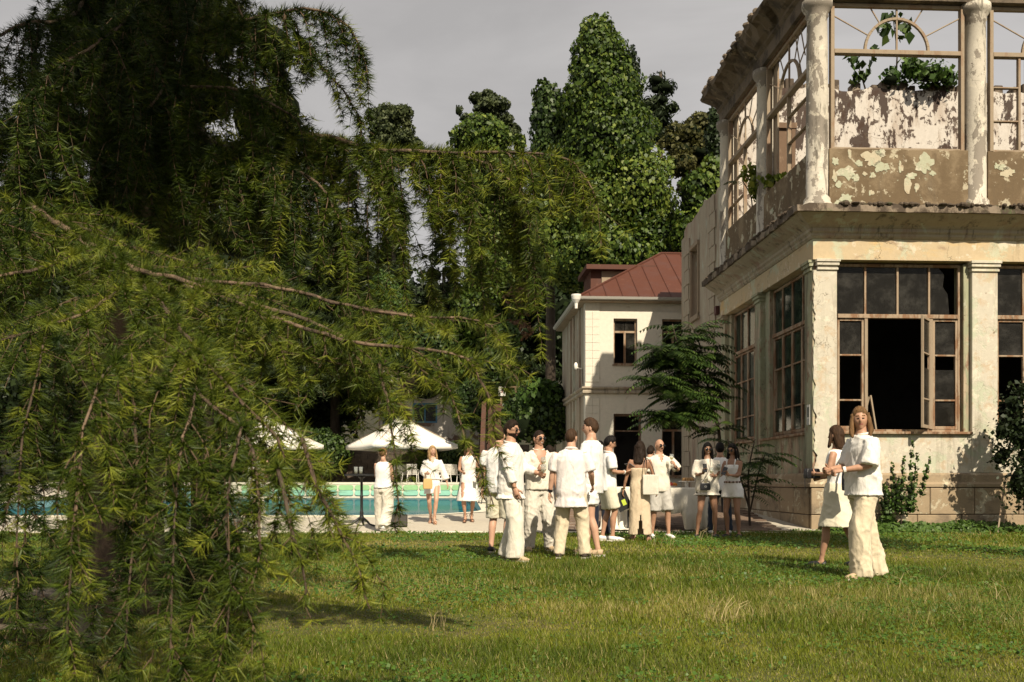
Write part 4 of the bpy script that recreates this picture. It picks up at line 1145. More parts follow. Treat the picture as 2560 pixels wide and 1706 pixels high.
def tubes_np(L_, r0, r1, sides=3):
    """thin tubes along polylines (n, k, 3)"""
    n, k, _ = L_.shape
    T = np.gradient(L_, axis=1); T = unit(T)
    ref = np.tile(np.array([0.35, 0.9, 0.2]), (n, k, 1))
    X = unit(np.cross(T, ref)); Y = np.cross(T, X)
    rr = np.linspace(1, 0, k)[None, :, None]
    rad = (r1 + (np.asarray(r0).reshape(-1, 1, 1) - r1)*rr)
    ring = [L_ + rad*(math.cos(2*math.pi*j/sides)*X + math.sin(2*math.pi*j/sides)*Y) for j in range(sides)]
    V = np.stack(ring, 2).reshape(-1, 3)
    idx = np.arange(n*k*sides).reshape(n, k, sides)
    F = []
    for j in range(sides):
        l = (j+1) % sides
        F.append(np.stack([idx[:, :-1, j], idx[:, :-1, l], idx[:, 1:, l], idx[:, 1:, j]], -1).reshape(-1, 4))
    return V, np.concatenate(F)

def needles_np(L_, spacing, per, length, width, rng, tone, tipfwd=0.5):
    """needle rosettes along polylines"""
    n, k, _ = L_.shape
    seg = np.linalg.norm(np.diff(L_, axis=1), axis=2)
    tot = seg.sum(1)
    cnt = np.maximum(1, (tot/spacing).astype(int))
    ids = np.repeat(np.arange(n), cnt)
    u = rng.random(len(ids))
    f = u*(k-1); i0 = np.minimum(f.astype(int), k-2); fr = (f-i0)[:, None]
    P = L_[ids, i0]*(1-fr) + L_[ids, i0+1]*fr
    T = unit(L_[ids, i0+1] - L_[ids, i0])
    tn = np.clip(tone - 0.06 + 0.26*(u-0.45) + rng.normal(0, 0.17, n)[ids] + rng.normal(0, 0.12, len(ids)), 0, 1)
    # expand to needles
    P = np.repeat(P, per, 0); T = np.repeat(T, per, 0); tn = np.repeat(tn, per) + rng.normal(0, 0.06, len(P))
    rd = rng.normal(0, 1, P.shape); rd = unit(rd - T*np.sum(rd*T, 1, keepdims=True))
    fw = rng.uniform(0.15, 1.0, (len(P), 1))*tipfwd*2
    D = unit(rd + T*fw)
    ln = length*rng.uniform(0.6, 1.15, (len(P), 1))
    W = unit(np.cross(D, rng.normal(0, 1, P.shape)))*width*0.5
    V = np.stack([P + W, P - W, P + D*ln], 1).reshape(-1, 3)
    F = np.arange(len(V)).reshape(-1, 3)
    return V, F, np.repeat(np.clip(tn, 0, 1), 3)

cedar_base = np.array([-3.05, 7.6, 0.0])
cedar = empty('cedar_tree', tuple(cedar_base), 0, 'big weeping cedar with drooping needle branches filling the left of the picture', 'tree')
tr_ = MB()
tp = [(0, 0, -0.1), (0.02, 0, 0.5), (0.05, 0.02, 1.5), (0.12, 0.0, 3.0), (0.16, 0.03, 5.0), (0.18, 0.0, 8.0), (0.2, 0.0, 12.0)]
tr_.tube([tuple(p) for p in resample(tp, 0.25)], list(np.linspace(0.36, 0.08, len(resample(tp, 0.25)))), 14)
for i, p in enumerate(tr_.v):
    q = Vector(p)*3.0; w = 0.05*mnoise.noise(q) + 0.02*mnoise.noise(q*3)
    tr_.v[i] = (p[0]*(1+w), p[1]*(1+w) + w*0.3, p[2])
tr_.build('trunk', M['bark'], cedar, smooth=True)

def limb(pts, r0, r1, sec, twig, nd, seed, tone=0.5, side=None, name='limb', start=0.0):
    """one limb with its own twigs and needles
       sec: (spacing, length0, length1, gravity, out) secondary branches; twig: (spacing, length, gravity); nd: (spacing, per, length, width)"""
    rng = np.random.default_rng(seed)
    P = resample(pts, 0.06)
    kx = np.cumsum(rng.normal(0, 0.004, P.shape), 0); kx -= np.linspace(0, 1, len(P))[:, None]*kx[-1]
    P = P + kx
    m = MB(); m.tube([tuple(p - cedar_base) for p in P], list(np.linspace(r0, r1, len(P))), 7)
    lo = m.build(name, M['bark'], cedar, smooth=True)
    T = unit(np.gradient(P, axis=0)); cum = np.concatenate([[0], np.cumsum(np.linalg.norm(np.diff(P, axis=0), axis=1))])
    tot = cum[-1]; ns = max(2, int(tot/sec[0]))
    s = np.sort(rng.uniform(start*tot, tot, ns)); q = s/tot
    idx = np.clip(np.searchsorted(cum, s), 0, len(P)-1)
    S = P[idx]; Tt = T[idx]
    up = np.array([0, 0, 1.0]); sd = unit(np.cross(Tt, up))
    sg = np.where(rng.random(ns) < 0.5, -1.0, 1.0) if side is None else np.full(ns, side, float)
    D = Tt*rng.uniform(0.5, 1.1, (ns, 1)) + sd*sg[:, None]*rng.uniform(0.3, 1.0, (ns, 1))*sec[4] + up*rng.normal(0.05, 0.22, (ns, 1))
    Ln = (sec[1] + (sec[2]-sec[1])*q)*rng.uniform(0.55, 1.25, ns)
    A = grow(S, D, Ln, 14, sec[3]*rng.uniform(0.4, 1.7, ns), 0.10, rng)
    # the limb's own tip counts as a shoot
    tip = P[np.linspace(int(len(P)*max(0.02, start)), len(P)-1, 15).astype(int)][None]
    A = np.concatenate([A, tip])
    Ln = np.append(Ln, np.linalg.norm(np.diff(tip[0], axis=0), axis=1).sum())
    # twigs
    cnt = np.maximum(2, (Ln/twig[0]).astype(int)); ids = np.repeat(np.arange(len(A)), cnt)
    f = rng.uniform(0.08, 1.0, len(ids))*14; i0 = np.minimum(f.astype(int), 13); fr = (f-i0)[:, None]
    S2 = A[ids, i0]*(1-fr) + A[ids, i0+1]*fr; T2 = unit(A[ids, i0+1]-A[ids, i0])
    rd = rng.normal(0, 1, S2.shape); rd = unit(rd - T2*np.sum(rd*T2, 1, keepdims=True))
    D2 = T2*rng.uniform(0.4, 1.0, (len(ids), 1)) + rd*0.75
    L2 = twig[1]*rng.uniform(0.35, 1.25, len(ids))*(1.05-0.55*(f/14))
    Bt = grow(S2, D2, L2, 7, twig[2]*rng.uniform(0.4, 1.6, len(ids)), 0.08, rng)
    V1, F1 = tubes_np(A[:, ::2], 0.0022 if nd[0] < 0.027 else 0.0036, 0.0010); V2, F2 = tubes_np(Bt[:, ::3][:, [0, -1]] if nd[0] > 0.02 else Bt[:, [0, 3, 7]], 0.0017, 0.0010)
    me = np_mesh('twigs', np.concatenate([V1, V2]) - cedar_base, np.concatenate([F1, F2 + len(V1)]), smooth=True)
    o = link('twigs', me, CT, lo); o['kind'] = 'stuff'
    va, fa, ta = needles_np(A, nd[0]*0.5, nd[1], nd[2], nd[3], rng, tone)
    vb, fb, tb = needles_np(Bt, nd[0], nd[1], nd[2], nd[3], rng, tone)
    me = np_mesh('needles', np.concatenate([va, vb]) - cedar_base, np.concatenate([fa, fb + len(va)]), np.concatenate([ta, tb]))
    o = link('needles', me, CN, lo); o['kind'] = 'stuff'
    return len(fa) + len(fb)

NT = 0
# --- lower, sunlit spread of branches (2 to 4 m away)
nd = (0.024, 15, 0.047, 0.0026); sec = (0.085, 0.66, 0.42, 0.11, 0.8); tw = (0.062, 0.15, 0.14); sh_ = (0.12, 0.30, 0.22, 0.2, 0.6)
NT += limb([cedar_base + [0.1, 0, 2.6], Q(60, 470, 5.2), Q(180, 545, 4.2), Q(300, 620, 3.7), Q(420, 650, 3.5), Q(560, 690, 3.4), Q(700, 735, 3.3), Q(820, 790, 3.25)], 0.030, 0.006, sec, tw, nd, 1, 0.55, start=0.35)
NT += limb([Q(300, 620, 3.7), Q(450, 640, 3.6), Q(640, 660, 3.5), Q(800, 700, 3.4), Q(950, 728, 3.4), Q(1060, 738, 3.4), Q(1125, 752, 3.4), Q(1160, 800, 3.4), Q(1174, 855, 3.4)], 0.009, 0.003, (0.10, 0.52, 0.10, 0.09, 0.8), tw, nd, 2, 0.6)
NT += limb([Q(420, 660, 3.5), Q(560, 700, 3.3), Q(700, 765, 3.1), Q(850, 800, 3.0), Q(980, 812, 3.0), Q(1070, 835, 3.0), Q(1110, 880, 3.0), Q(1130, 920, 3.0), Q(1142, 955, 3.0)], 0.009, 0.003, (0.10, 0.44, 0.13, 0.11, 0.8), tw, nd, 3, 0.58)
NT += limb([Q(330, 660, 3.5), Q(420, 760, 3.0), Q(500, 860, 2.7), Q(580, 950, 2.6), Q(630, 1010, 2.5), Q(655, 1070, 2.5), Q(665, 1140, 2.5)], 0.008, 0.003, sec, tw, nd, 4, 0.55)
NT += limb([Q(300, 650, 3.6), Q(220, 700, 3.2), Q(120, 740, 3.0), Q(20, 775, 2.9), Q(-120, 820, 2.8)], 0.008, 0.003, sec, tw, nd, 5, 0.45)
NT += limb([Q(400, 800, 2.9), Q(450, 900, 2.6), Q(560, 980, 2.5), Q(590, 1080, 2.4), Q(600, 1180, 2.35), Q(600, 1260, 2.3)], 0.006, 0.003, sec, tw, nd, 6, 0.5)
NT += limb([Q(330, 800, 2.9), Q(250, 850, 2.5), Q(215, 950, 2.3), Q(190, 1100, 2.2), Q(180, 1300, 2.1), Q(175, 1500, 2.1), Q(172, 1640, 2.1)], 0.004, 0.002, sh_, tw, nd, 8, 0.55)
NT += limb([Q(450, 900, 2.6), Q(420, 1000, 2.4), Q(400, 1150, 2.3), Q(395, 1300, 2.25), Q(390, 1480, 2.2), Q(385, 1620, 2.2)], 0.004, 0.002, sh_, tw, nd, 9, 0.4)
NT += limb([Q(560, 980, 2.5), Q(530, 1080, 2.35), Q(520, 1200, 2.3), Q(535, 1330, 2.2), Q(520, 1450, 2.2), Q(460, 1560, 2.2)], 0.004, 0.002, sh_, tw, nd, 10, 0.45)
NT += limb([Q(120, 740, 3.0), Q(80, 850, 2.7), Q(60, 1000, 2.6), Q(40, 1150, 2.5), Q(35, 1300, 2.5), Q(20, 1420, 2.5)], 0.004, 0.002, sh_, tw, nd, 11, 0.35)
NT += limb([Q(300, 900, 2.6), Q(310, 1050, 2.5), Q(300, 1200, 2.5), Q(290, 1380, 2.4), Q(285, 1540, 2.4), Q(280, 1640, 2.4)], 0.004, 0.002, sh_, tw, nd, 12, 0.3)
NT += limb([Q(180, 545, 4.2), Q(300, 640, 3.8), Q(480, 720, 3.5), Q(640, 790, 3.3), Q(750, 825, 3.2), Q(840, 850, 3.1)], 0.008, 0.003, (0.10, 0.46, 0.12, 0.08, 0.8), tw, nd, 17, 0.5)
NT += limb([Q(200, 560, 4.4), Q(100, 620, 4.0), Q(0, 640, 3.8), Q(-120, 680, 3.6)], 0.012, 0.004, (0.06, 0.7, 0.5, 0.09, 0.9), tw, nd, 18, 0.4)
NT += limb([Q(60, 470, 5.2), Q(150, 500, 4.8), Q(260, 560, 4.4), Q(400, 600, 4.2), Q(520, 640, 4.1), Q(640, 655, 4.0)], 0.012, 0.003, (0.07, 0.5, 0.3, 0.05, 0.9), tw, nd, 19, 0.45)
# hanging single shoots at the right-hand edge
NT += limb([Q(1000, 830, 3.0), Q(1030, 910, 3.0), Q(1058, 980, 3.0), Q(1090, 1050, 3.0), Q(1118, 1110, 3.0), Q(1135, 1165, 3.0)], 0.004, 0.002, (0.25, 0.10, 0.06, 0.15, 0.6), (0.07, 0.06, 0.15), nd, 13, 0.65)
NT += limb([Q(870, 830, 3.0), Q(895, 920, 2.9), Q(905, 1010, 2.9), Q(915, 1100, 2.9), Q(920, 1190, 2.9)], 0.005, 0.002, (0.20, 0.10, 0.08, 0.15, 0.7), (0.07, 0.08, 0.15), nd, 14, 0.5)
NT += limb([Q(700, 1010, 2.5), Q(740, 1120, 2.4), Q(790, 1230, 2.4), Q(830, 1330, 2.4), Q(850, 1400, 2.4)], 0.006, 0.002, (0.16, 0.14, 0.08, 0.15, 0.7), (0.06, 0.10, 0.15), nd, 15, 0.65)
NT += limb([Q(640, 1080, 2.4), Q(660, 1200, 2.3), Q(690, 1300, 2.3), Q(700, 1400, 2.3)], 0.006, 0.002, (0.16, 0.14, 0.08, 0.15, 0.7), (0.06, 0.10, 0.15), nd, 16, 0.65)
# --- upper limbs further back with long curtains; low tones paint shade into the left ones
nf = (0.028, 9, 0.062, 0.0046); tf = (0.095, 0.22, 0.24)
NT += limb([cedar_base + [0.15, 0, 4.3], Q(480, 330, 7.0), Q(600, 310, 6.0), Q(720, 305, 5.5), Q(830, 335, 5.2), Q(960, 345, 5.0), Q(1090, 342, 4.9), Q(1230, 345, 4.8), Q(1300, 365, 4.8), Q(1345, 410, 4.8), Q(1368, 455, 4.8)], 0.035, 0.004, (0.055, 0.95, 0.30, 0.28, 0.75), tf, nf, 21, 0.58, start=0.15)
NT += limb([Q(640, 318, 5.8), Q(760, 320, 5.5), Q(900, 350, 5.3), Q(1040, 360, 5.2), Q(1150, 400, 5.1), Q(1200, 480, 5.1), Q(1216, 560, 5.1)], 0.015, 0.004, (0.045, 1.35, 0.55, 0.34, 0.7), tf, nf, 22, 0.52)
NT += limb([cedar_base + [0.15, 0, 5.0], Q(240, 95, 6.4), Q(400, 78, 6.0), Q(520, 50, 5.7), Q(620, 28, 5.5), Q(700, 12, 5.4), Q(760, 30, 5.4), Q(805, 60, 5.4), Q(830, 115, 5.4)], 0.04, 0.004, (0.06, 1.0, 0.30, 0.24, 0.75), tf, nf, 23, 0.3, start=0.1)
NT += limb([Q(640, 25, 5.5), Q(690, 90, 5.5), Q(740, 160, 5.5), Q(790, 210, 5.5), Q(820, 260, 5.5), Q(832, 305, 5.5)], 0.008, 0.003, (0.08, 0.30, 0.13, 0.16, 0.8), (0.07, 0.18, 0.2), nf, 24, 0.4)
NT += limb([Q(600, 40, 5.6), Q(640, 130, 5.6), Q(660, 220, 5.6), Q(690, 290, 5.6), Q(720, 340, 5.6)], 0.008, 0.003, (0.07, 0.34, 0.2, 0.16, 0.8), (0.07, 0.18, 0.2), nf, 25, 0.35)
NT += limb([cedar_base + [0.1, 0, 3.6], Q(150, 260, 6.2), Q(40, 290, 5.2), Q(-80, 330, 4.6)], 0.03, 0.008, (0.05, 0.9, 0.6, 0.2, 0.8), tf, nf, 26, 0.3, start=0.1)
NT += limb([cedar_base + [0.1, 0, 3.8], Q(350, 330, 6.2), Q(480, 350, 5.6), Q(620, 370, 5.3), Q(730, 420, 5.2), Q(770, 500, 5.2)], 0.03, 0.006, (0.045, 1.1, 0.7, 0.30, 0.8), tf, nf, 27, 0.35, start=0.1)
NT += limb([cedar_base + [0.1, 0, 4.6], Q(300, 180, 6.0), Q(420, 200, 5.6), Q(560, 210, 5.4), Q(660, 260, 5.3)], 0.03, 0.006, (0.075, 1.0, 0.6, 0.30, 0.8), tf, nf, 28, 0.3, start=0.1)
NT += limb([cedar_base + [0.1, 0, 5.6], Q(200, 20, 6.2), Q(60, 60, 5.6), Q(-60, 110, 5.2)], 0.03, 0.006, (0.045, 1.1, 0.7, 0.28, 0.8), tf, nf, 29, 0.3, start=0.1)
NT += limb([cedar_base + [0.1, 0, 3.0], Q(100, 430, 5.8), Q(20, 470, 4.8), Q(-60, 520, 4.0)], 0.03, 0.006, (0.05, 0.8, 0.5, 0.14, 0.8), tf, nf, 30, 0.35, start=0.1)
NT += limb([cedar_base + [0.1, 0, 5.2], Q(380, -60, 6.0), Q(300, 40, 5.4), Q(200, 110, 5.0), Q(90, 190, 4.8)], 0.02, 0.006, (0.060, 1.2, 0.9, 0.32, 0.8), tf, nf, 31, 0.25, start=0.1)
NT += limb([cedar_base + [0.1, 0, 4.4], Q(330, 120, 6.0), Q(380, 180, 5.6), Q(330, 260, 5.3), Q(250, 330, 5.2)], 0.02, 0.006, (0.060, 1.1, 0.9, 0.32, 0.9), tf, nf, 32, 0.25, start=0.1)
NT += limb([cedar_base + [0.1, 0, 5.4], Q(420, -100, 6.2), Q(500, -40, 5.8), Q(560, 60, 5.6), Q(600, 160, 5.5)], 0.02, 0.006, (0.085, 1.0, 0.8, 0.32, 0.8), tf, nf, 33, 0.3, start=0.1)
# --- added curtains of dark needles, filling in the shade down to the grass
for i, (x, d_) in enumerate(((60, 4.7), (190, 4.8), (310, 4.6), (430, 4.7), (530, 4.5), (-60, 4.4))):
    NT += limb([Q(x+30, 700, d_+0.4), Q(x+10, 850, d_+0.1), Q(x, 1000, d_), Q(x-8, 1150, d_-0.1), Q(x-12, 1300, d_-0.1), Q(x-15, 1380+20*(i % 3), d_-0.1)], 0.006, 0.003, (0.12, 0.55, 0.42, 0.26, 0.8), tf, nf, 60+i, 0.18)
# --- limbs overhead, above the picture, that keep the upper left in shade
for i, pts in enumerate(([[-2.85, 7.6, 7.0], [-2.1, 5.0, 7.2], [-1.5, 2.8, 7.0], [-1.0, 1.0, 6.6]], [[-2.85, 7.6, 7.8], [-1.8, 5.0, 8.0], [-0.9, 2.8, 7.8], [-0.2, 1.0, 7.2]],
                         [[-2.85, 7.6, 6.6], [-2.6, 5.0, 6.7], [-2.3, 2.8, 6.6], [-1.9, 1.0, 6.2]], [[-2.85, 7.6, 8.6], [-1.4, 7.0, 8.9], [0.2, 6.4, 8.7], [1.4, 5.6, 8.2]], [[-2.85, 7.6, 6.2], [-3.1, 5.2, 6.6], [-3.0, 3.0, 6.5], [-2.8, 1.2, 6.1]], [[-2.85, 7.6, 7.4], [-2.4, 5.0, 7.7], [-1.9, 2.6, 7.4], [-1.4, 0.6, 6.9]], [[-2.85, 7.6, 8.2], [-1.9, 5.4, 8.6], [-0.9, 3.6, 8.3], [0.3, 2.2, 7.8]])):
    NT += limb(pts, 0.05, 0.01, (0.075, 1.3, 0.9, 0.08, 1.4), (0.12, 0.42, 0.10), (0.085, 8, 0.11, 0.030), 40+i, 0.4, start=0.1)
print('NEEDLES', NT)
# ------------------------------------------------------------------ people
def skin_mat(name, c):
    m = plain(name, c, 0.5, 0.35, var=0.08, vscale=14, bump=0.05)
    return m
SKIN = {'fair': skin_mat('fair skin', (0.50, 0.295, 0.20)), 'mid': skin_mat('light tan skin', (0.42, 0.235, 0.15)), 'tan': skin_mat('tan skin', (0.31, 0.165, 0.10))}
LIP = plain('lips', (0.33, 0.11, 0.09), 0.45); EYE = plain('dark eyes', (0.018, 0.012, 0.009), 0.7, 0.1); TEETH = plain('teeth', (0.75, 0.70, 0.62), 0.3)
HAIR = {}
for n_, c_ in (('black', (0.010, 0.008, 0.007)), ('dark', (0.022, 0.013, 0.008)), ('brown', (0.055, 0.030, 0.016)), ('light', (0.17, 0.095, 0.042)), ('blond', (0.36, 0.23, 0.11))):
    HAIR[n_] = layered(n_ + ' hair', c_, [(tuple(q*0.5 for q in c_), 40.0, 0.45, 0.6, (1, 1, 0.12), 0.8), (tuple(min(1, q*1.9) for q in c_), 60.0, 0.55, 0.68, (1, 1, 0.1), 0.6)], rough=0.55, bump=0.4, bscale=60, spec=0.12)
def cloth(name, c, crumple=0.5):
    m, t, b = new_mat(name)
    vec = _coords(t, (1, 1, 1), True); v2 = _coords(t, (1.0, 1.0, 0.45), True)
    n = _noise(t, v2, 9.0, 4.0, 0.55, 0.6); w = _noise(t, vec, 90.0, 2.0, 0.5)
    mx = t.nodes.new('ShaderNodeMixRGB'); mx.inputs[1].default_value = (*[q*0.93 for q in c], 1); mx.inputs[2].default_value = (*[min(1, q*1.05) for q in c], 1)
    t.links.new(w, mx.inputs[0]); t.links.new(mx.outputs[0], b.inputs['Base Color'])
    b.inputs['Roughness'].default_value = 0.85; b.inputs['Specular IOR Level'].default_value = 0.15
    b.inputs['Sheen Weight'].default_value = 0.15
    bn = t.nodes.new('ShaderNodeBump'); bn.inputs['Strength'].default_value = crumple; bn.inputs['Distance'].default_value = 0.025
    t.links.new(n, bn.inputs['Height'])
    b2 = t.nodes.new('ShaderNodeBump'); b2.inputs['Strength'].default_value = 0.15; b2.inputs['Distance'].default_value = 0.003
    t.links.new(w, b2.inputs['Height']); t.links.new(bn.outputs['Normal'], b2.inputs['Normal'])
    t.links.new(b2.outputs['Normal'], b.inputs['Normal'])
    return m
CLO = {'white': cloth('white cotton', (0.76, 0.74, 0.71)), 'linen': cloth('white linen', (0.74, 0.705, 0.65), 0.9), 'rose': cloth('faintly pink linen', (0.74, 0.685, 0.66), 0.9), 'greyed': cloth('greyed linen', (0.60, 0.56, 0.48), 0.9), 'off': cloth('off white cloth', (0.68, 0.63, 0.53), 0.8), 'cream': cloth('cream cloth', (0.62, 0.53, 0.38), 0.8),
       'pale': cloth('pale khaki cloth', (0.66, 0.61, 0.47), 0.6), 'grey': cloth('grey cloth', (0.44, 0.42, 0.38), 0.5), 'beige': cloth('beige linen', (0.57, 0.46, 0.32), 0.7), 'black': cloth('black cloth', (0.013, 0.013, 0.014), 0.4),
       'navy': cloth('navy cloth', (0.014, 0.017, 0.03), 0.4), 'jeans': cloth('denim', (0.018, 0.026, 0.04), 0.5), 'blue': cloth('pale blue cotton', (0.48, 0.52, 0.58), 0.5), 'dusk': cloth('dark dress cloth', (0.05, 0.045, 0.045), 0.4)}
SHOE = {'tan': plain('tan suede', (0.46, 0.34, 0.21), 0.8), 'black': plain('black leather', (0.012, 0.012, 0.014), 0.4), 'white': plain('white trainer', (0.72, 0.70, 0.66), 0.5), 'nude': plain('nude strap', (0.42, 0.24, 0.14), 0.5), 'pink': plain('pink sandal', (0.55, 0.30, 0.30), 0.6), 'brown': plain('brown strap', (0.10, 0.05, 0.03), 0.5), 'dark': plain('dark suede', (0.05, 0.035, 0.03), 0.7)}
LENS = plain('black sunglass lens', (0.006, 0.006, 0.007), 0.08, 0.7, bump=0)
SOLE = plain('pale rubber sole', (0.60, 0.56, 0.48), 0.7)

def remesh(mb, voxel, smooth=3, folds=0.0, seed=0, kz=0.4):
    """weld overlapping lofts into one continuous surface"""
    me = mb.mesh('tmp'); o = bpy.data.objects.new('tmp', me); COL.objects.link(o)
    r = o.modifiers.new('r', 'REMESH'); r.mode = 'VOXEL'; r.voxel_size = voxel; r.use_smooth_shade = True
    s = o.modifiers.new('s', 'SMOOTH'); s.iterations = smooth; s.factor = 0.5
    dg = bpy.context.evaluated_depsgraph_get(); ev = o.evaluated_get(dg)
    out = bpy.data.meshes.new_from_object(ev)
    bpy.data.objects.remove(o); bpy.data.meshes.remove(me)
    if folds > 0:
        n = len(out.vertices); co = np.zeros(n*3, np.float32); out.vertices.foreach_get('co', co); co = co.reshape(-1, 3)
        nr = np.zeros(n*3, np.float32); out.vertices.foreach_get('normal', nr); nr = nr.reshape(-1, 3)
        rg_ = np.random.default_rng(seed); d = np.zeros(n)
        for k in range(9):
            w = rg_.normal(0, 1, 3)*np.array([1, 1, kz]); w = w/np.linalg.norm(w)*rg_.uniform(35, 95)
            wob = rg_.uniform(0.1, 0.3)*np.sin(co @ (rg_.normal(0, 1, 3)*14) + rg_.uniform(0, 6))
            d += (1-np.abs(np.sin(co @ w*0.5 + rg_.uniform(0, 6) + wob*6)))**2*rg_.uniform(0.4, 1.0)*np.clip(np.sin(co @ (rg_.normal(0, 1, 3)*9) + rg_.uniform(0, 6)), 0, 1)
        co += nr*(d[:, None]*folds - folds*0.5)
        out.vertices.foreach_set('co', co.astype(np.float32).ravel()); out.update()
    out.polygons.foreach_set('use_smooth', [True]*len(out.polygons))
    return out

def cut_faces(me, test):
    bm = bmesh.new(); bm.from_mesh(me)
    dead = [f for f in bm.faces if test(f.calc_center_median())]
    bmesh.ops.delete(bm, geom=dead, context='FACES'); bm.to_mesh(me); bm.free()

def rings_to(mb, rings, sides=20):
    """rings: (cx, cy, z, rx, ry) horizontal ellipses"""
    vs, fs = [], []; n = len(rings)
    for (cx, cy, z, rx, ry) in rings:
        for k in range(sides):
            a = 2*math.pi*k/sides; ca, sa = math.cos(a), math.sin(a)
            vs.append((cx + rx*math.copysign(abs(ca)**0.85, ca), cy + ry*math.copysign(abs(sa)**0.85, sa), z))
    for i in range(n-1):
        for k in range(sides):
            l = (k+1) % sides; fs.append((i*sides+k, i*sides+l, (i+1)*sides+l, (i+1)*sides+k))
    fs.append(tuple(range(sides-1, -1, -1))); fs.append(tuple((n-1)*sides+k for k in range(sides)))
    mb.add(vs, fs)

def ik(a, c, l1, l2, pole):
    a, c = Vector(a), Vector(c); v = c - a; d = v.length
    if d > (l1+l2)*0.999: c = a + v*((l1+l2)*0.999/d); v = c - a; d = v.length
    x = (l1*l1 - l2*l2 + d*d)/(2*d); h = math.sqrt(max(0, l1*l1 - x*x)); u = v.normalized()
    p = Vector(pole); p = (p - u*p.dot(u)); p = p.normalized() if p.length > 1e-6 else u.orthogonal().normalized()
    return a + u*x + p*h, c

NLAT, NLON = 26, 36
def head_grid():
    th = np.linspace(0.02, math.pi-0.02, NLAT); lo = np.linspace(0, 2*math.pi, NLON, endpoint=False)
    TH, LO = np.meshgrid(th, lo, indexing='ij')
    U = np.stack([np.sin(TH)*np.sin(LO), -np.sin(TH)*np.cos(LO), np.cos(TH)], -1)   # lo = 0 faces -y
    return U
HU = head_grid()
def head_shape(U, fem=False):
    x, y, z = U[..., 0], U[..., 1], U[..., 2]
    X, Y, Z = x*0.077, y*0.098, z*0.120
    t = np.clip(-z, 0, 1); front = np.clip(-y, 0, 1)
    X = X*(1 - (0.30 if fem else 0.22)*t**1.4); Y = np.where(y > 0, Y*(1-0.42*t), Y*(1-0.10*t))
    g = lambda cx, cz, sx, sz: np.exp(-((x-cx)/sx)**2 - ((z-cz)/sz)**2)*(front > 0.2)
    Y = Y*np.where(y < 0, 0.95, 1.0)
    Y = Y - 0.024*g(0, -0.20, 0.13, 0.13) - 0.012*g(0, 0.0, 0.09, 0.20) - 0.006*g(0, 0.17, 0.55, 0.07) + 0.010*g(0.36, 0.03, 0.17, 0.08) + 0.010*g(-0.36, 0.03, 0.17, 0.08)
    Y = Y - 0.007*g(0, -0.50, 0.26, 0.06) + 0.004*g(0, -0.62, 0.3, 0.04) - 0.010*g(0, -0.80, 0.28, 0.12) - 0.004*g(0.5, -0.25, 0.2, 0.2) - 0.004*g(-0.5, -0.25, 0.2, 0.2)
    return np.stack([X, Y, Z], -1)
def grid_faces(base=0):
    f = []
    for i in range(NLAT-1):
        for j in range(NLON):
            k = (j+1) % NLON; f.append((base+i*NLON+j, base+i*NLON+k, base+(i+1)*NLON+k, base+(i+1)*NLON+j))
    return f

def hand_mesh(mb, wrist, fwd, palm_n, size, curl, left, fem):
    """palm, four fingers and thumb"""
    f = Vector(fwd).normalized(); n = Vector(palm_n); n = (n - f*n.dot(f)).normalized(); s = f.cross(n)      # s across the palm
    if not left: s = -s                                                       # +s towards the little finger... thumb on -s
    w = Vector(wrist); L_ = 0.088*size; wd_ = 0.040*size
    mb.tube([w - f*0.02, w + f*L_*0.3, w + f*L_*0.75, w + f*L_], [(0.026*size), (0.033*size), (0.036*size), (0.030*size)], 8)
    for i, v in enumerate(mb.v[-32:]):                                         # flatten the palm
        q = Vector(v) - w; q = q - n*q.dot(n)*0.5
        mb.v[len(mb.v)-32+i] = tuple(w + q)
    tips = []
    for i, ln in enumerate((0.066, 0.076, 0.071, 0.056)):
        off = (-1.0 + 2.0*i/3)*0.029*size
        p = w + f*L_*(0.97 - 0.05*abs(i-1)) + s*off; d = f.copy(); pts = [p - f*0.012]
        c = curl*(1.0 + 0.12*i)
        for k in range(3):
            d = (Matrix.Rotation(-c if True else c, 3, f.cross(n)) @ d) if False else (d*math.cos(c) + n*math.sin(c)*1.0).normalized() if k == 0 else (d*math.cos(c) + (n*d.dot(f) - f*d.dot(n)).normalized()*math.sin(c)).normalized()
            p = p + d*ln*size*(0.45, 0.32, 0.23)[k]; pts.append(p.copy())
        mb.tube(pts, [0.0092*size, 0.0088*size, 0.0078*size, 0.0060*size], 6); tips.append(p)
    tb = w + f*L_*0.28 - s*0.030*size
    d1 = (f*0.75 - s*0.7 + n*0.30).normalized(); d2 = (f*0.9 - s*0.1 + n*(0.25+0.6*min(1, curl))).normalized()
    mb.tube([w + f*L_*0.12 - s*0.012*size, tb + d1*0.02*size, tb + d1*0.045*size, tb + d1*0.045*size + d2*0.030*size], [0.013*size, 0.012*size, 0.0105*size, 0.0075*size], 6)
    return w + f*L_*0.95 + n*0.028*size, f, n, s

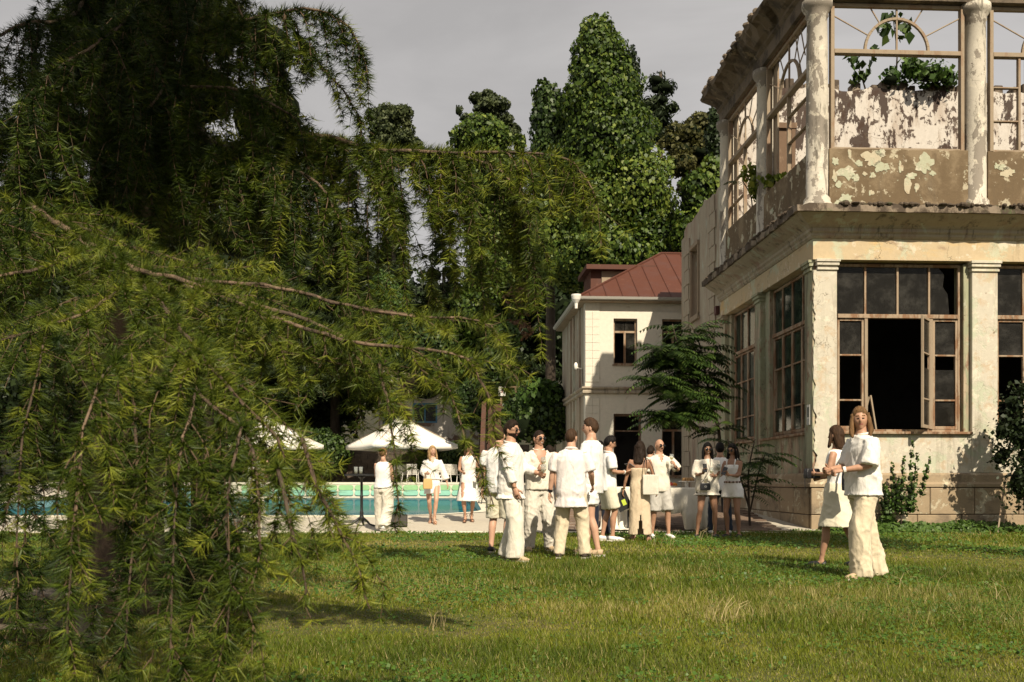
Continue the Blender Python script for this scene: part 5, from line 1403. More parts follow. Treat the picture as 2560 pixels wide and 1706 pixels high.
def person(label, px, d, H, head=0, **k):
    g = lambda a, b: k.get(a, b)
    fem = g('fem', False); sk = SKIN[g('skin', 'mid')]; z0 = deck_z(d); s = H/1.78; wide = g('wide', 1.0); seed = int(px*7+d*13) % 10007
    rr = random.Random(seed)
    vox = g('vox', 0.020 if d < 15.5 else 0.025)
    root = empty('person', (gx(px, d), d, z0 + g('lift', 0.0)), R(head), label, 'person', g('group', None))
    lean, side = g('lean', 0.0), g('sway', 0.0)
    def sp(z):       # spine offset at (unscaled) height z
        t = max(0.0, z-0.93); return (side*math.sin(min(1, t/0.5)*math.pi)*0.03, -lean*t)
    def J(x, y, z): o = sp(z); return Vector(((x + o[0]), (y + o[1]), z))*s
    heel = g('heel', 0.0)
    shx = (0.165 if fem else 0.19)*wide
    sh = {1: J(shx, 0.015, 1.435), -1: J(-shx, 0.015, 1.435)}
    hp = {1: J(0.09, 0.0, 0.92), -1: J(-0.09, 0.0, 0.92)}
    ft = {1: g('footL', (0.115, 0.03, 0.0)), -1: g('footR', (-0.115, 0.03, 0.0))}      # ankle x, y, lift
    ya = {1: g('toeL', 10), -1: g('toeR', -10)}                                          # toe yaw, degrees
    hands = {1: g('handL', (0.26, 0.0, 0.87)), -1: g('handR', (-0.26, 0.0, 0.87))}
    pole = {1: Vector(g('poleL', (0.35, 0.8, -0.5))), -1: Vector(g('poleR', (-0.35, 0.8, -0.5)))}
    body = MB()
    if fem: tor = [(.84, .150, .105), (.90, .170, .118), (.97, .165, .112), (1.06, .128, .092), (1.13, .122, .088), (1.22, .140, .104), (1.30, .150, .118), (1.37, .152, .100), (1.43, .138, .082), (1.47, .085, .062), (1.50, .052, .052), (1.60, .047, .050)]
    else: tor = [(.84, .150, .108), (.90, .165, .116), (.97, .162, .114), (1.06, .150, .106), (1.14, .152, .106), (1.24, .170, .115), (1.33, .182, .118), (1.40, .176, .104), (1.45, .140, .086), (1.485, .085, .070), (1.51, .064, .062), (1.60, .058, .060)]
    def rng_(z, rx, ry, e=0.0):
        o = sp(z); return (o[0]*s, o[1]*s, z*s, (rx*(wide if z < 1.46 else 1) + e)*s, (ry*(wide if z < 1.46 else 1) + e)*s)
    rings_to(body, [rng_(*q) for q in tor])
    elb, wr, kn, an = {}, {}, {}, {}
    rA = (0.050, 0.043, 0.037, 0.036, 0.026) if fem else (0.060, 0.052, 0.043, 0.042, 0.030)
    for q in (1, -1):
        elb[q], wr[q] = ik(sh[q], Vector(hands[q])*s, 0.285*s, 0.255*s, pole[q])
        body.tube([sh[q]*0.85 + J(0, 0.01, 1.42)*0.15, sh[q].lerp(elb[q], 0.25), elb[q], elb[q].lerp(wr[q], 0.3), wr[q]], [r*s*(0.5+0.5*wide) for r in rA], 10)
        a = Vector((ft[q][0], ft[q][1], 0.085 + heel*0.75 + ft[q][2]))*s
        kp = g('kneeL' if q == 1 else 'kneeR', (0.12*q, -1.0, 0.0))
        kn[q], an[q] = ik(hp[q], a, 0.435*s, 0.415*s, kp)
        bk = Vector((0, 0.016, 0))*s
        rl = (0.088, 0.074, 0.052, 0.055, 0.036, 0.034) if fem else (0.090, 0.078, 0.056, 0.057, 0.040, 0.038)
        body.tube([hp[q], hp[q].lerp(kn[q], 0.55), kn[q], kn[q].lerp(an[q], 0.32)+bk, kn[q].lerp(an[q], 0.8), an[q]], [r*s*(0.6+0.4*wide) for r in rl], 12)
        yw = R(ya[q]); fd = Vector((math.sin(yw), -math.cos(yw), 0)); drop = Vector((0, 0, 1))
        an0 = an[q]; hz = (0.035 + heel*0.9 + ft[q][2])*s; tz = (0.028 + g('toeup', 0)*0 + (ft[q][2]*0.45))*s
        hl = Vector((an0.x, an0.y, 0)) - fd*0.045*s + drop*hz
        ball_ = Vector((an0.x, an0.y, 0)) + fd*0.115*s*(0.92 if heel else 1) + drop*tz; toe = ball_ + fd*0.065*s - drop*0.004
        body.tube([hl, hl.lerp(ball_, 0.35) + drop*0.012*s, ball_, toe], [0.036*s, 0.037*s, 0.036*s, 0.020*s], 10)
        k['_f%d' % q] = (hl, ball_, toe, fd, an0)
    bme = remesh(body, vox, 3)
    # ---- head and hands joined on in finer mesh
    hy, hpch, hr = R(g('yaw', 0)), R(g('pitch', 0)), R(g('roll', 0))
    hc = J(0, -0.012 - 0.03*lean, 1.645); hs_ = s*g('hs', 1.0)*(0.95 if fem else 1.0)
    HM = Matrix.Translation(hc) @ Matrix.Rotation(hy, 4, 'Z') @ Matrix.Rotation(hr, 4, 'Y') @ Matrix.Rotation(-hpch, 4, 'X') @ Matrix.Scale(hs_, 4)
    hv = head_shape(HU, fem).reshape(-1, 3)
    det = MB(); det.add([tuple(HM @ Vector(p)) for p in hv], grid_faces()); nface_head = len(det.f)
    for q in (1, -1):
        e = MB(); e.ball((q*0.078, 0.008, -0.005), (0.010, 0.020, 0.031), 8, 6); det.add([tuple(HM @ Vector(p)) for p in e.v], e.f)
    det.tube([J(0, 0.018, 1.47), J(0, 0.008, 1.54), HM @ Vector((0, 0.015, -0.06))], [0.062*s if not fem else 0.05*s, 0.056*s if not fem else 0.045*s, 0.055*s if not fem else 0.046*s], 12)
    info = {'root': root, 'head': HM, 's': s}
    for q in (1, -1):
        fa = (wr[q]-elb[q]).normalized(); nm = 'L' if q == 1 else 'R'
        fw = Vector(g('fwd'+nm, fa)); pn = Vector(g('palm'+nm, (-q, 0.1, 0)))
        info[nm] = hand_mesh(det, wr[q] + fa*0.005, fw, pn, s*(0.90 if fem else 1.02), g('curl'+nm, 0.35), q == 1, fem)
    dme = det.mesh('d')
    bm = bmesh.new(); bm.from_mesh(bme); nb = len(bm.faces); bm.from_mesh(dme)
    bm.faces.ensure_lookup_table()
    hcol = HAIR[g('hcol', 'dark')]
    cu = HU.reshape(-1, 3); ff = grid_faces()
    for i, f in enumerate(bm.faces):
        f.smooth = True
        if nb <= i < nb + nface_head:
            c = np.mean(cu[list(ff[i-nb])], 0); x, y, z = c; mi = 0
            if y < -0.2:
                if abs(abs(x)-0.36) < 0.17 and abs(z-0.030) < 0.07: mi = 1
                elif abs(abs(x)-0.36) < 0.26 and abs(z-0.19) < 0.065: mi = 2
                elif abs(x) < 0.26 and abs(z+0.51) < (0.07 if g('smile', 0) else 0.055): mi = 4 if g('smile', 0) and abs(z+0.49) < 0.04 and abs(x) < 0.22 else 3
            if g('beard', 0) and mi in (0,) and y < 0.15 and z < -0.28 and (z < -0.58 or abs(x) > 0.34 or abs(z+0.37) < 0.07) : mi = 2
            if g('tache', 0) and mi == 0 and y < -0.3 and abs(x) < 0.30 and -0.43 < z < -0.33: mi = 2
            f.material_index = mi
    bm.to_mesh(bme); bm.free(); bpy.data.meshes.remove(dme)
    for m_ in (sk, EYE, hcol, LIP, TEETH): bme.materials.append(m_)
    o = bpy.data.objects.new('body', bme); COL.objects.link(o); o.parent = root
    # ---- hair
    style = g('hair', 'short')
    if style != 'bald':
        T_ = {'buzz': 0.006, 'short': 0.013, 'long': 0.016, 'bun': 0.012, 'mid': 0.016}[style]
        x, y, z = HU[..., 0], HU[..., 1], HU[..., 2]
        hl_ = np.where(y < 0, 0.05 + 0.50*np.clip(-y*1.15, 0, 1)**1.5, 0.05 - 0.62*np.clip(y*1.2, 0, 1))
        hl_ = hl_ + 0.05*np.sin(np.arctan2(x, -y)*9+seed)
        up = np.clip((z-hl_)/0.22, 0, 1); up = up*up*(3-2*up)
        lump = 1 + 0.25*np.sin(x*17+seed)*np.sin(z*13+y*15)
        off = 0.0015 + T_*up*lump*(1 + (0.6*np.clip(z, 0, 1)*np.clip(-y+0.3, 0, 1) if style == 'short' else 0))
        rad = head_shape(HU, fem)*(1 + (off/0.095)[..., None])
        keep = (z > hl_ - 0.06)
        hm = MB(); hm.add([tuple(HM @ Vector(p)) for p in rad.reshape(-1, 3)], [f for f in ff if sum(keep.reshape(-1)[list(f)]) >= 3])
        if style in ('long', 'mid'):
            lo = MB(); end = g('hlen', -0.26); n_ = 9
            for i in range(n_+1): pass
            rgs = []
            for i in range(n_+1):
                t = i/n_; zz = 0.05 + (end-0.05)*t
                rgs.append((0.0, 0.038 + 0.012*t + 0.02*t*t, zz, 0.088 + 0.020*math.sin(t*2.4) - 0.02*t*t, 0.066 - 0.012*t))
            rings_to(lo, rgs, 18)
            for q in (1, -1):
                lo.tube([(q*0.070, -0.035, 0.06), (q*0.086, -0.030, -0.03), (q*0.092, -0.030 - 0.02*g('hfwd', 0.5), -0.13), (q*0.085, -0.035 - 0.06*g('hfwd', 0.5), end*0.95)], [0.018, 0.026, 0.030, 0.016], 8)
            lm_ = remesh(lo, 0.011, 2, 0.010, seed, 0.12)
            b_ = len(hm.v); vs = [tuple(HM @ v.co) for v in lm_.vertices]; hm.add(vs, [tuple(p.vertices) for p in lm_.polygons]); bpy.data.meshes.remove(lm_)
        if style == 'bun':
            e = MB(); e.ball((0, 0.095, 0.075), (0.042, 0.036, 0.042), 10, 8); hm.add([tuple(HM @ Vector(p)) for p in e.v], e.f)
        hm.build('hair', hcol, root, smooth=True)
    if g('glasses', 0):
        gm = MB(); thin = g('glasses', 1) == 2
        for q in (1, -1):
            if thin: gm.tube([(q*0.034 + 0.024*math.cos(a), -0.101, 0.004 + 0.019*math.sin(a)) for a in np.linspace(0, 6.283, 13)], 0.0022, 4)
            else: gm.ball((q*0.034, -0.098, 0.003), (0.029, 0.007, 0.022), 12, 6)
            gm.tube([(q*0.060, -0.094, 0.012), (q*0.079, -0.05, 0.012), (q*0.082, 0.015, 0.008)], 0.003, 5)
        gm.tube([(-0.012, -0.105, 0.010), (0.012, -0.105, 0.010)], 0.003, 5)
        gm.v = [tuple(HM @ Vector(p)) for p in gm.v]; gm.build('sunglasses' if not thin else 'spectacles', LENS, root, smooth=True)
    # ---- clothes
    vc = 0.0145 if d < 15.5 else 0.020
    def sleeve(mb, q, frac, r0, r1):
        if frac <= 1: e = sh[q].lerp(elb[q], frac); pts = [sh[q]*0.9 + J(0, 0.01, 1.42)*0.1, sh[q].lerp(elb[q], frac*0.5), e]; rad = [r0*0.9, (r0+r1)/2, r1]
        else:
            e = elb[q].lerp(wr[q], frac-1); pts = [sh[q]*0.9 + J(0, 0.01, 1.42)*0.1, sh[q].lerp(elb[q], 0.5), elb[q], e]; rad = [r0*0.9, r0, (r0+r1)/2, r1]
        mb.tube(pts, [x*s for x in rad], 14)
    if g('top', None):
        T = g('top', None)          # dict: mat, hem, ease, slv(frac, r0, r1) or None, neck, v, flare
        m = MB(); e = T.get('ease', 0.025); hem = T['hem']; topz = T.get('topz', 1.50)
        rg_ = [q for q in tor if hem + 0.03 < q[0] < topz]
        rows = []
        hip = tor[1]
        rows.append(rng_(hem, max(hip[1], 0.15 if not fem else 0.15) if hem < 1.0 else np.interp(hem, [q[0] for q in tor], [q[1] for q in tor]), np.interp(hem, [q[0] for q in tor], [q[2] for q in tor]), e + T.get('flare', 0.0)))
        for (z, rx, ry) in rg_:
            box = T.get('box', 0.5)
            rx2 = rx + (max(0, (0.166 if not fem else 0.146) - rx)*box if 0.98 < z < 1.4 else 0); ry2 = ry + (max(0, 0.114-ry)*box if 0.98 < z < 1.4 else 0)
            rows.append(rng_(z, rx2, ry2, 0.8*e*float(np.interp(z, [0.95, 1.15, 1.30, 1.40, 1.46], [1.0, 0.75, 0.5, 0.3, 0.2])) + (0.008 if z < 1.46 else 0.010)))
        rings_to(m, rows, 24)
        if T.get('slv'):
            for q in (1, -1): sleeve(m, q, *T['slv'])
        me = remesh(m, vc, 2, T.get('fold', 0.010)*0.75*s, seed, T.get('kz', 0.45))
        if T.get('v'):
            zv = T['v']*s; cut_faces(me, lambda c: c.y < 0.0 and c.z > zv and abs(c.x) < (c.z-zv)*0.42 + 0.004)
        tp_ = link(T.get('name', 'shirt'), me, CLO[T['mat']], root)
        if T.get('collar'):
            c = MB(); o_ = sp(1.49)
            for (z, rx, ry, dz) in ((1.478, .080, .078, 0), ): pass
            pts = [(o_[0]*s + 0.072*s*math.sin(a), o_[1]*s + 0.006*s - 0.070*s*math.cos(a), (1.488 + 0.014*math.cos(a+math.pi))*s) for a in np.linspace(0.35, 2*math.pi-0.35, 20)]
            c.tube(pts, [(0.010*s, 0.026*s)]*20, 6); c.build('collar', CLO[T['mat']], tp_, smooth=True)
        if T.get('straps'):
            for q in (1, -1):
                MB().tube([J(0.075*q, -0.105, topz-0.05), J(0.085*q, -0.06, 1.46), J(0.085*q, 0.02, 1.485), J(0.07*q, 0.085, 1.44), J(0.06*q, 0.105, topz-0.05)], [(0.018*s, 0.008*s)]*5, 6).build('strap', CLO[T['mat']], tp_, smooth=True)
    if g('low', None):
        T = g('low', None); kind = T['kind']; m = MB(); e = T.get('ease', 0.018); wz = T.get('waist', 1.03)
        iz = lambda z, c: float(np.interp(z, [q[0] for q in tor], [q[c] for q in tor]))
        if kind in ('trousers', 'shorts'):
            rings_to(m, [rng_(z, iz(max(z, .86), 1), iz(max(z, .86), 2), e) for z in (0.83, 0.88, 0.94, wz)], 22)
            R_ = T.get('r', (0.105, 0.088, 0.085, 0.085))
            for q in (1, -1):
                if kind == 'trousers':
                    fl = Vector((an[q].x, an[q].y, T.get('hem', 0.045)*s + ft[q][2]*s*0.8))
                    m.tube([hp[q] + Vector((0, 0, 0.0)), hp[q].lerp(kn[q], 0.5), kn[q], kn[q].lerp(fl, 0.55), fl], [R_[0]*s, (R_[0]*0.55+R_[1]*0.45)*s, R_[1]*s, R_[2]*s, R_[3]*s], 14)
                else:
                    f_ = T.get('len', 0.9); tgt = hp[q].lerp(kn[q], min(f_, 1.0)) if f_ <= 1 else kn[q].lerp(an[q], f_-1)
                    m.tube([hp[q], hp[q].lerp(tgt, 0.5), tgt], [R_[0]*s, (R_[0]+R_[1])/2*s, R_[1]*s], 14)
        else:   # skirt or long dress part
            hem = T['hem']; fl = T.get('flare', 0.03); rows = []
            my = (an[1].y + an[-1].y)/2/s
            for t in np.linspace(0, 1, 9):
                z = wz + (hem-wz)*t
                if z > 0.86: rx, ry = iz(z, 1) + e, iz(z, 2) + e; cy = 0
                else:
                    u = (0.86-z)/max(0.01, 0.86-hem); rx = iz(.88, 1) + e + fl*u; ry = iz(.88, 2) + e + (fl + T.get('step', 0.0))*u; cy = my*0.5*u
                o_ = sp(z); rows.append((o_[0]*s, (o_[1]+cy)*s, z*s, rx*s, ry*s))
            rings_to(m, rows[::-1], 24)
        me = remesh(m, vc, 2, T.get('fold', 0.010)*0.8*s, seed+5, T.get('kz', 0.35))
        if kind == 'skirt' and T.get('slit'):
            zs = T['slit']*s; bk = T.get('slitside', 1); cx = T.get('slitx', 0.0)*s
            cut_faces(me, lambda c: c.y*bk > 0 and c.z < zs and abs(c.x-cx) < (zs-c.z)*0.15 + 0.005)
            cut_faces(me, lambda c: c.z < (T['hem']+0.015)*s)
            so = me
        elif kind == 'skirt': cut_faces(me, lambda c: c.z < (T['hem']+0.012)*s)
        lo_ = link(T.get('name', kind), me, CLO[T['mat']], root)
        if kind == 'skirt':
            sd = lo_.modifiers.new('thick', 'SOLIDIFY'); sd.thickness = 0.006
        if T.get('belt'):
            b = MB(); rw = rng_(wz-0.015, iz(wz, 1), iz(wz, 2), e+0.010); pts = [(rw[0] + rw[3]*math.cos(a), rw[1] + rw[4]*math.sin(a), rw[2]) for a in np.linspace(0, 6.283, 28)]
            b.tube(pts, 0.009*s, 5); bo = b.build('belt', SHOE['nude'], root, smooth=True)
            for p_ in pts[14:28:2]: MB().ball(p_, 0.021*s, 8, 6).build('belt_disc', SHOE['brown'], bo, smooth=True)
    # ---- shoes
    st_ = g('shoes', ('tan', 'shoe'))
    for q in (1, -1):
        hl, bl, toe, fd, a0 = k['_f%d' % q]; up = Vector((0, 0, 1))
        if st_[1] in ('shoe', 'flat'):
            m = MB(); hgt = 0.030 if st_[1] == 'flat' else 0.044
            m.tube([hl - fd*0.012*s + up*0.012*s, hl.lerp(bl, 0.25) + up*(0.020 if st_[1] == 'shoe' else 0.004)*s, hl.lerp(bl, 0.65) + up*0.008*s, bl + up*0.004*s, toe + fd*0.022*s], [(0.041*s), ((hgt+0.003)*s), (0.043*s), (0.043*s), (0.024*s)], 12)
            z_ = min(p[2] for p in m.v); fl_ = max(0.004, g('lift0', 0.004)) if ft[q][2] == 0 else z_
            m.v = [(p[0], p[1], max(p[2], 0.006) if ft[q][2] == 0 else p[2]) for p in m.v]
            so = m.build('shoe', SHOE[st_[0]], root, smooth=True)
            if st_[1] == 'shoe':
                m2 = MB(); out = [hl - fd*0.045*s, hl.lerp(bl, 0.5), bl, toe + fd*0.022*s]; sd_ = fd.cross(up)
                zb = (out[0].z*0 + (0.0 if ft[q][2] == 0 else hl.z-0.045*s)); pts = []
                for p_, w_ in zip(out, (0.034, 0.036, 0.043, 0.022)): pts.append((p_ + sd_*w_*s, p_ - sd_*w_*s))
                vs = []
                for (a, b) in pts:
                    for p_ in (a, b): vs += [(p_.x, p_.y, zb + (p_.z-hl.z if ft[q][2] else 0)), (p_.x, p_.y, zb + 0.022*s + (p_.z-hl.z if ft[q][2] else 0))]
                fs = []
                for i in range(len(pts)-1):
                    o_ = i*4; fs += [(o_, o_+4, o_+5, o_+1), (o_+2, o_+3, o_+7, o_+6), (o_+1, o_+5, o_+7, o_+3), (o_, o_+2, o_+6, o_+4)]
                fs += [(0, 1, 3, 2), (len(vs)-4, len(vs)-2, len(vs)-1, len(vs)-3)]
                m2.add(vs, fs); m2.build('sole', SOLE, so)
        else:   # heeled or flat strap sandal
            m = MB(); sd_ = fd.cross(up)
            for c_, w_ in ((bl.lerp(hl, 0.05), 0.041), (bl.lerp(toe, 0.35), 0.036), (a0 + up*0.015*s, 0.043)):
                m.tube([c_ + sd_*w_*s*math.cos(a) + (fd*0.0 + up)*w_*0.95*s*math.sin(a) for a in np.linspace(0, 6.283, 15)], 0.006*s, 5)
            m.tube([hl - up*0.034*s - fd*0.02*s, hl.lerp(bl, 0.5) - up*0.032*s, bl - up*0.034*s, toe - up*0.022*s + fd*0.015*s], [(0.030*s, 0.007*s)]*4, 8)
            if heel > 0: m.tube([hl - up*0.034*s, Vector((hl.x, hl.y, 0)) + fd*0.01*s], [0.022*s, 0.014*s], 8)
            m.build('sandal', SHOE[st_[0]], root, smooth=True)
    info['wrist'] = wr; info['J'] = J; info['elb'] = elb; info['sh'] = sh
    return info

def to_world(info, p):
    r = info['root']; return Matrix.Translation(r.location) @ Matrix.Rotation(r.rotation_euler.z, 4, 'Z') @ Vector(p)
def dir_world(info, v):
    return (Matrix.Rotation(info['root'].rotation_euler.z, 3, 'Z') @ Vector(v)).normalized()

TEE = lambda mat='white', hem=0.84, **q: dict(mat=mat, hem=hem, ease=0.030, slv=(0.72, 0.082, 0.078), **q)
PEOPLE = {}
def add_person(key, *a, **k):
    PEOPLE[key] = person(*a, **k)

add_person('host', 'long haired man in boxy white shirt and wide cream trousers looking at the camera', 2158, 10.35, 1.79, -80, hair='long', hlen=-0.20, hcol='light', skin='mid', yaw=64, pitch=4, roll=-4, lean=0.03, beard=0,
    top=dict(mat='linen', hem=0.86, ease=0.05, flare=0.015, slv=(0.98, 0.090, 0.098), collar=1, fold=0.014, box=1.0), low=dict(kind='trousers', mat='cream', ease=0.02, r=(0.112, 0.108, 0.104, 0.110), hem=0.03, fold=0.016, kz=0.3),
    handL=(0.13, -0.30, 1.12), handR=(-0.10, -0.32, 1.13), palmL=(-0.3, 0.2, -0.6), curlL=0.9, curlR=0.9, footL=(0.12, -0.08, 0), footR=(-0.12, 0.24, 0), shoes=('tan', 'shoe'), poleL=(0.5, 0.9, -0.4))
add_person('walker', 'woman in white sleeveless top and cream skirt walking beside the long haired man', 2092, 11.7, 1.68, -128, fem=True, hair='mid', hlen=-0.17, hcol='brown', skin='mid', yaw=-10,
    top=dict(mat='white', hem=0.98, ease=0.012, topz=1.49, fold=0.005, box=0.1, name='top'), low=dict(kind='skirt', mat='pale', hem=0.50, waist=1.06, ease=0.03, flare=0.05, step=0.05, fold=0.008, name='skirt'),
    handL=(0.09, -0.24, 1.17), handR=(-0.08, -0.24, 1.12), poleL=(0.5, 0.3, -1), poleR=(-0.5, 0.3, -1), curlL=0.9, curlR=0.9, footL=(0.07, -0.17, 0), footR=(-0.07, 0.26, 0.03), shoes=('black', 'flat'))
add_person('shades', 'bearded man in sunglasses and loose white linen suit with beige shoes', 1277, 12.7, 1.80, 68, hair='short', hcol='dark', skin='mid', yaw=-8, beard=1, glasses=1,
    top=dict(mat='linen', hem=0.78, ease=0.045, flare=0.03, slv=(1.72, 0.078, 0.058), collar=1, fold=0.013, box=0.9), low=dict(kind='trousers', mat='off', r=(0.112, 0.108, 0.106, 0.112), hem=0.05, fold=0.012, kz=0.2),
    handR=(-0.19, -0.15, 0.86), handL=(0.12, -0.34, 1.10), curlL=0.8, footR=(-0.11, -0.10, 0), footL=(0.10, 0.10, 0), shoes=('tan', 'shoe'))
add_person('backtee', 'man in white tee and long cream shorts standing behind the bearded man', 1248, 14.2, 1.80, 158, hair='buzz', hcol='brown', skin='fair', top=TEE('white'), low=dict(kind='shorts', mat='pale', len=1.0, r=(0.115, 0.11), fold=0.012), shoes=('black', 'shoe'))
add_person('smiler', 'smiling man in sunglasses and open neck white shirt holding a wine glass', 1347, 14.5, 1.77, 14, hair='buzz', hcol='dark', skin='mid', glasses=1, smile=1, yaw=18,
    top=dict(mat='off', hem=0.90, ease=0.045, slv=(0.85, 0.092, 0.090), v=1.24, collar=1, fold=0.014, box=0.9), low=dict(kind='trousers', mat='greyed', r=(0.118, 0.108, 0.096, 0.086), hem=0.06, fold=0.014),
    handR=(-0.10, -0.29, 1.19), fwdR=(0.75, -0.35, 0.3), palmR=(0.2, 0.75, 0.2), curlR=0.75, handL=(0.27, -0.05, 0.90), footL=(0.17, 0.02, 0), footR=(-0.15, 0.02, 0), shoes=('tan', 'shoe'))
add_person('stocky', 'stocky man seen from behind in short sleeved white shirt with black watch', 1428, 13.1, 1.72, 166, hair='buzz', hcol='brown', skin='fair', wide=1.08, yaw=-20,
    top=dict(mat='rose', hem=0.70, ease=0.032, flare=0.022, slv=(0.88, 0.080, 0.080), collar=1, fold=0.013, box=0.7), low=dict(kind='trousers', mat='cream', r=(0.118, 0.098, 0.082, 0.076), hem=0.055, fold=0.014),
    handL=(0.31, -0.02, 0.84), handR=(-0.26, -0.20, 1.0), footL=(0.17, 0.02, 0), footR=(-0.18, -0.03, 0), shoes=('dark', 'shoe'))
add_person('tall', 'tallest man in plain white tee and short white shorts, facing the group', 1478, 13.65, 1.89, -118, hair='short', hcol='brown', skin='fair', yaw=18,
    top=dict(mat='white', hem=0.80, ease=0.030, slv=(0.80, 0.080, 0.080), fold=0.010), low=dict(kind='shorts', mat='white', len=0.62, r=(0.118, 0.115), fold=0.010),
    handL=(0.16, -0.24, 1.04), handR=(-0.16, -0.24, 1.04), footL=(0.10, 0.14, 0), footR=(-0.14, -0.12, 0), shoes=('tan', 'shoe'))
add_person('reader', 'man in white polo and pale shorts with spectacles reading a grey menu', 1518, 17.05, 1.81, 100, hair='short', hcol='black', skin='mid', glasses=2, pitch=-14, beard=0, lean=0.05,
    top=dict(mat='white', hem=0.84, ease=0.034, slv=(0.82, 0.082, 0.080), collar=1, fold=0.010), low=dict(kind='shorts', mat='pale', len=0.88, r=(0.120, 0.112), fold=0.012),
    handR=(-0.13, -0.27, 1.16), handL=(0.14, -0.27, 1.16), poleR=(-0.5, 0.5, -1), poleL=(0.5, 0.5, -1), palmR=(0.3, 0, 1), palmL=(-0.3, 0, 1), curlR=0.6, curlL=0.6, footR=(-0.10, -0.06, 0), footL=(0.1, 0.06, 0), shoes=('white', 'shoe'))
add_person('dress', 'woman seen from behind in strapless beige maxi dress carrying a cream tote', 1600, 17.05, 1.72, 176, fem=True, hair='long', hlen=-0.30, hcol='dark', skin='tan', yaw=-24, pitch=-8, sway=1.0,
    top=dict(mat='beige', hem=0.99, ease=0.008, topz=1.32, fold=0.004, box=0.0, name='bodice'), low=dict(kind='skirt', mat='beige', hem=0.10, waist=1.10, ease=0.012, flare=0.03, slit=0.46, slitside=1, fold=0.010, kz=0.2, name='dress_skirt'),
    handL=(0.30, -0.02, 0.86), handR=(-0.30, -0.06, 0.88), footL=(0.12, 0.02, 0), footR=(-0.14, 0.04, 0), shoes=('pink', 'sandal'))
add_person('bald', 'bald man in sunglasses with cream polo shirt and grey shorts raising a glass', 1648, 17.85, 1.79, 12, hair='bald', hcol='dark', skin='mid', glasses=1, tache=1, yaw=16,
    top=dict(mat='off', hem=0.83, ease=0.036, slv=(0.92, 0.088, 0.086), collar=1, v=1.36, fold=0.011), low=dict(kind='shorts', mat='grey', len=1.02, r=(0.118, 0.105), fold=0.012),
    handL=(0.20, -0.26, 1.27), poleL=(0.9, 0.3, -0.9), fwdL=(-0.35, -0.2, 0.8), palmL=(-0.6, 0.5, -0.1), curlL=0.7, handR=(-0.27, -0.04, 0.87), footL=(0.15, -0.06, 0), footR=(-0.12, 0.05, 0), shoes=('white', 'shoe'))
add_person('phone', 'woman in sunglasses, oversized white tee and black shorts lifting a phone', 1768, 17.9, 1.73, 4, fem=True, hair='long', hlen=-0.30, hcol='black', skin='tan', glasses=1, pitch=-6, smile=1,
    top=dict(mat='off', hem=0.80, ease=0.060, flare=0.03, slv=(1.1, 0.090, 0.085), fold=0.013, box=1.0), low=dict(kind='shorts', mat='black', len=0.32, r=(0.115, 0.115), fold=0.006),
    handR=(-0.15, -0.27, 1.20), fwdR=(0.15, -0.2, 0.9), palmR=(0.2, -0.9, 0), curlR=0.6, handL=(0.06, -0.30, 1.14), fwdL=(-0.6, -0.5, 0.2), palmL=(0, 0.7, -0.2), curlL=0.7, footL=(0.16, 0.05, 0), footR=(-0.20, -0.02, 0), shoes=('black', 'flat'))
add_person('tank', 'woman in white tank top and white shorts with disc belt, phone in hand', 1832, 18.0, 1.72, -38, fem=True, hair='long', hlen=-0.22, hcol='black', skin='tan', glasses=1, pitch=-14, yaw=-6,
    top=dict(mat='white', hem=0.99, ease=0.006, topz=1.38, straps=1, fold=0.004, box=0.0, name='tank_top'), low=dict(kind='shorts', mat='white', len=0.42, waist=1.06, r=(0.122, 0.125), fold=0.009, belt=1),
    handR=(-0.14, -0.32, 1.16), fwdR=(0.1, -0.6, 0.8), palmR=(0.9, 0.1, 0), curlR=0.8, handL=(0.06, -0.30, 1.17), fwdL=(-0.5, -0.2, 0.7), palmL=(0.1, -0.9, 0), curlL=0.6, footL=(0.12, 0.02, 0), footR=(-0.10, 0.0, 0), shoes=('black', 'flat'))
add_person('jeans', 'person in white tee, blue jeans and white trainers behind the two women with phones', 1800, 19.2, 1.78, 170, hair='short', hcol='black', skin='mid', top=TEE('white'), low=dict(kind='trousers', mat='jeans', r=(0.105, 0.09, 0.08, 0.078), hem=0.07), shoes=('white', 'shoe'), footL=(0.17, 0.0, 0), footR=(-0.17, 0.0, 0))
add_person('bunhair', 'woman with pinned up hair in sleeveless white top and cream trousers by the pool', 958, 19.9, 1.70, 168, fem=True, hair='bun', hcol='light', skin='fair', yaw=-15,
    top=dict(mat='white', hem=0.92, ease=0.028, topz=1.49, fold=0.008, box=0.5, flare=0.01, name='top'), low=dict(kind='trousers', mat='off', r=(0.125, 0.125, 0.120, 0.118), hem=0.06, fold=0.014, kz=0.2),
    handL=(0.12, -0.26, 1.02), handR=(-0.14, -0.24, 1.04), footL=(0.10, -0.16, 0), footR=(-0.09, 0.24, 0.06), shoes=('white', 'shoe'))
add_person('blonde', 'blonde woman in white blouse and mini skirt strolling along the pool', 1081, 21.6, 1.70, 6, fem=True, hair='long', hlen=-0.25, hcol='blond', skin='fair', heel=0.06, yaw=22, sway=-1.0,
    top=dict(mat='linen', hem=0.99, ease=0.045, slv=(1.7, 0.070, 0.085), collar=1, fold=0.012, box=0.8, v=1.36, name='blouse'), low=dict(kind='skirt', mat='white', hem=0.66, waist=1.06, ease=0.018, flare=0.012, slit=0.80, slitside=-1, slitx=0.06, fold=0.006, name='skirt'),
    handR=(-0.14, -0.24, 1.14), handL=(0.34, -0.02, 0.90), footR=(-0.03, 0.16, 0), footL=(0.04, -0.14, 0), shoes=('nude', 'sandal'))
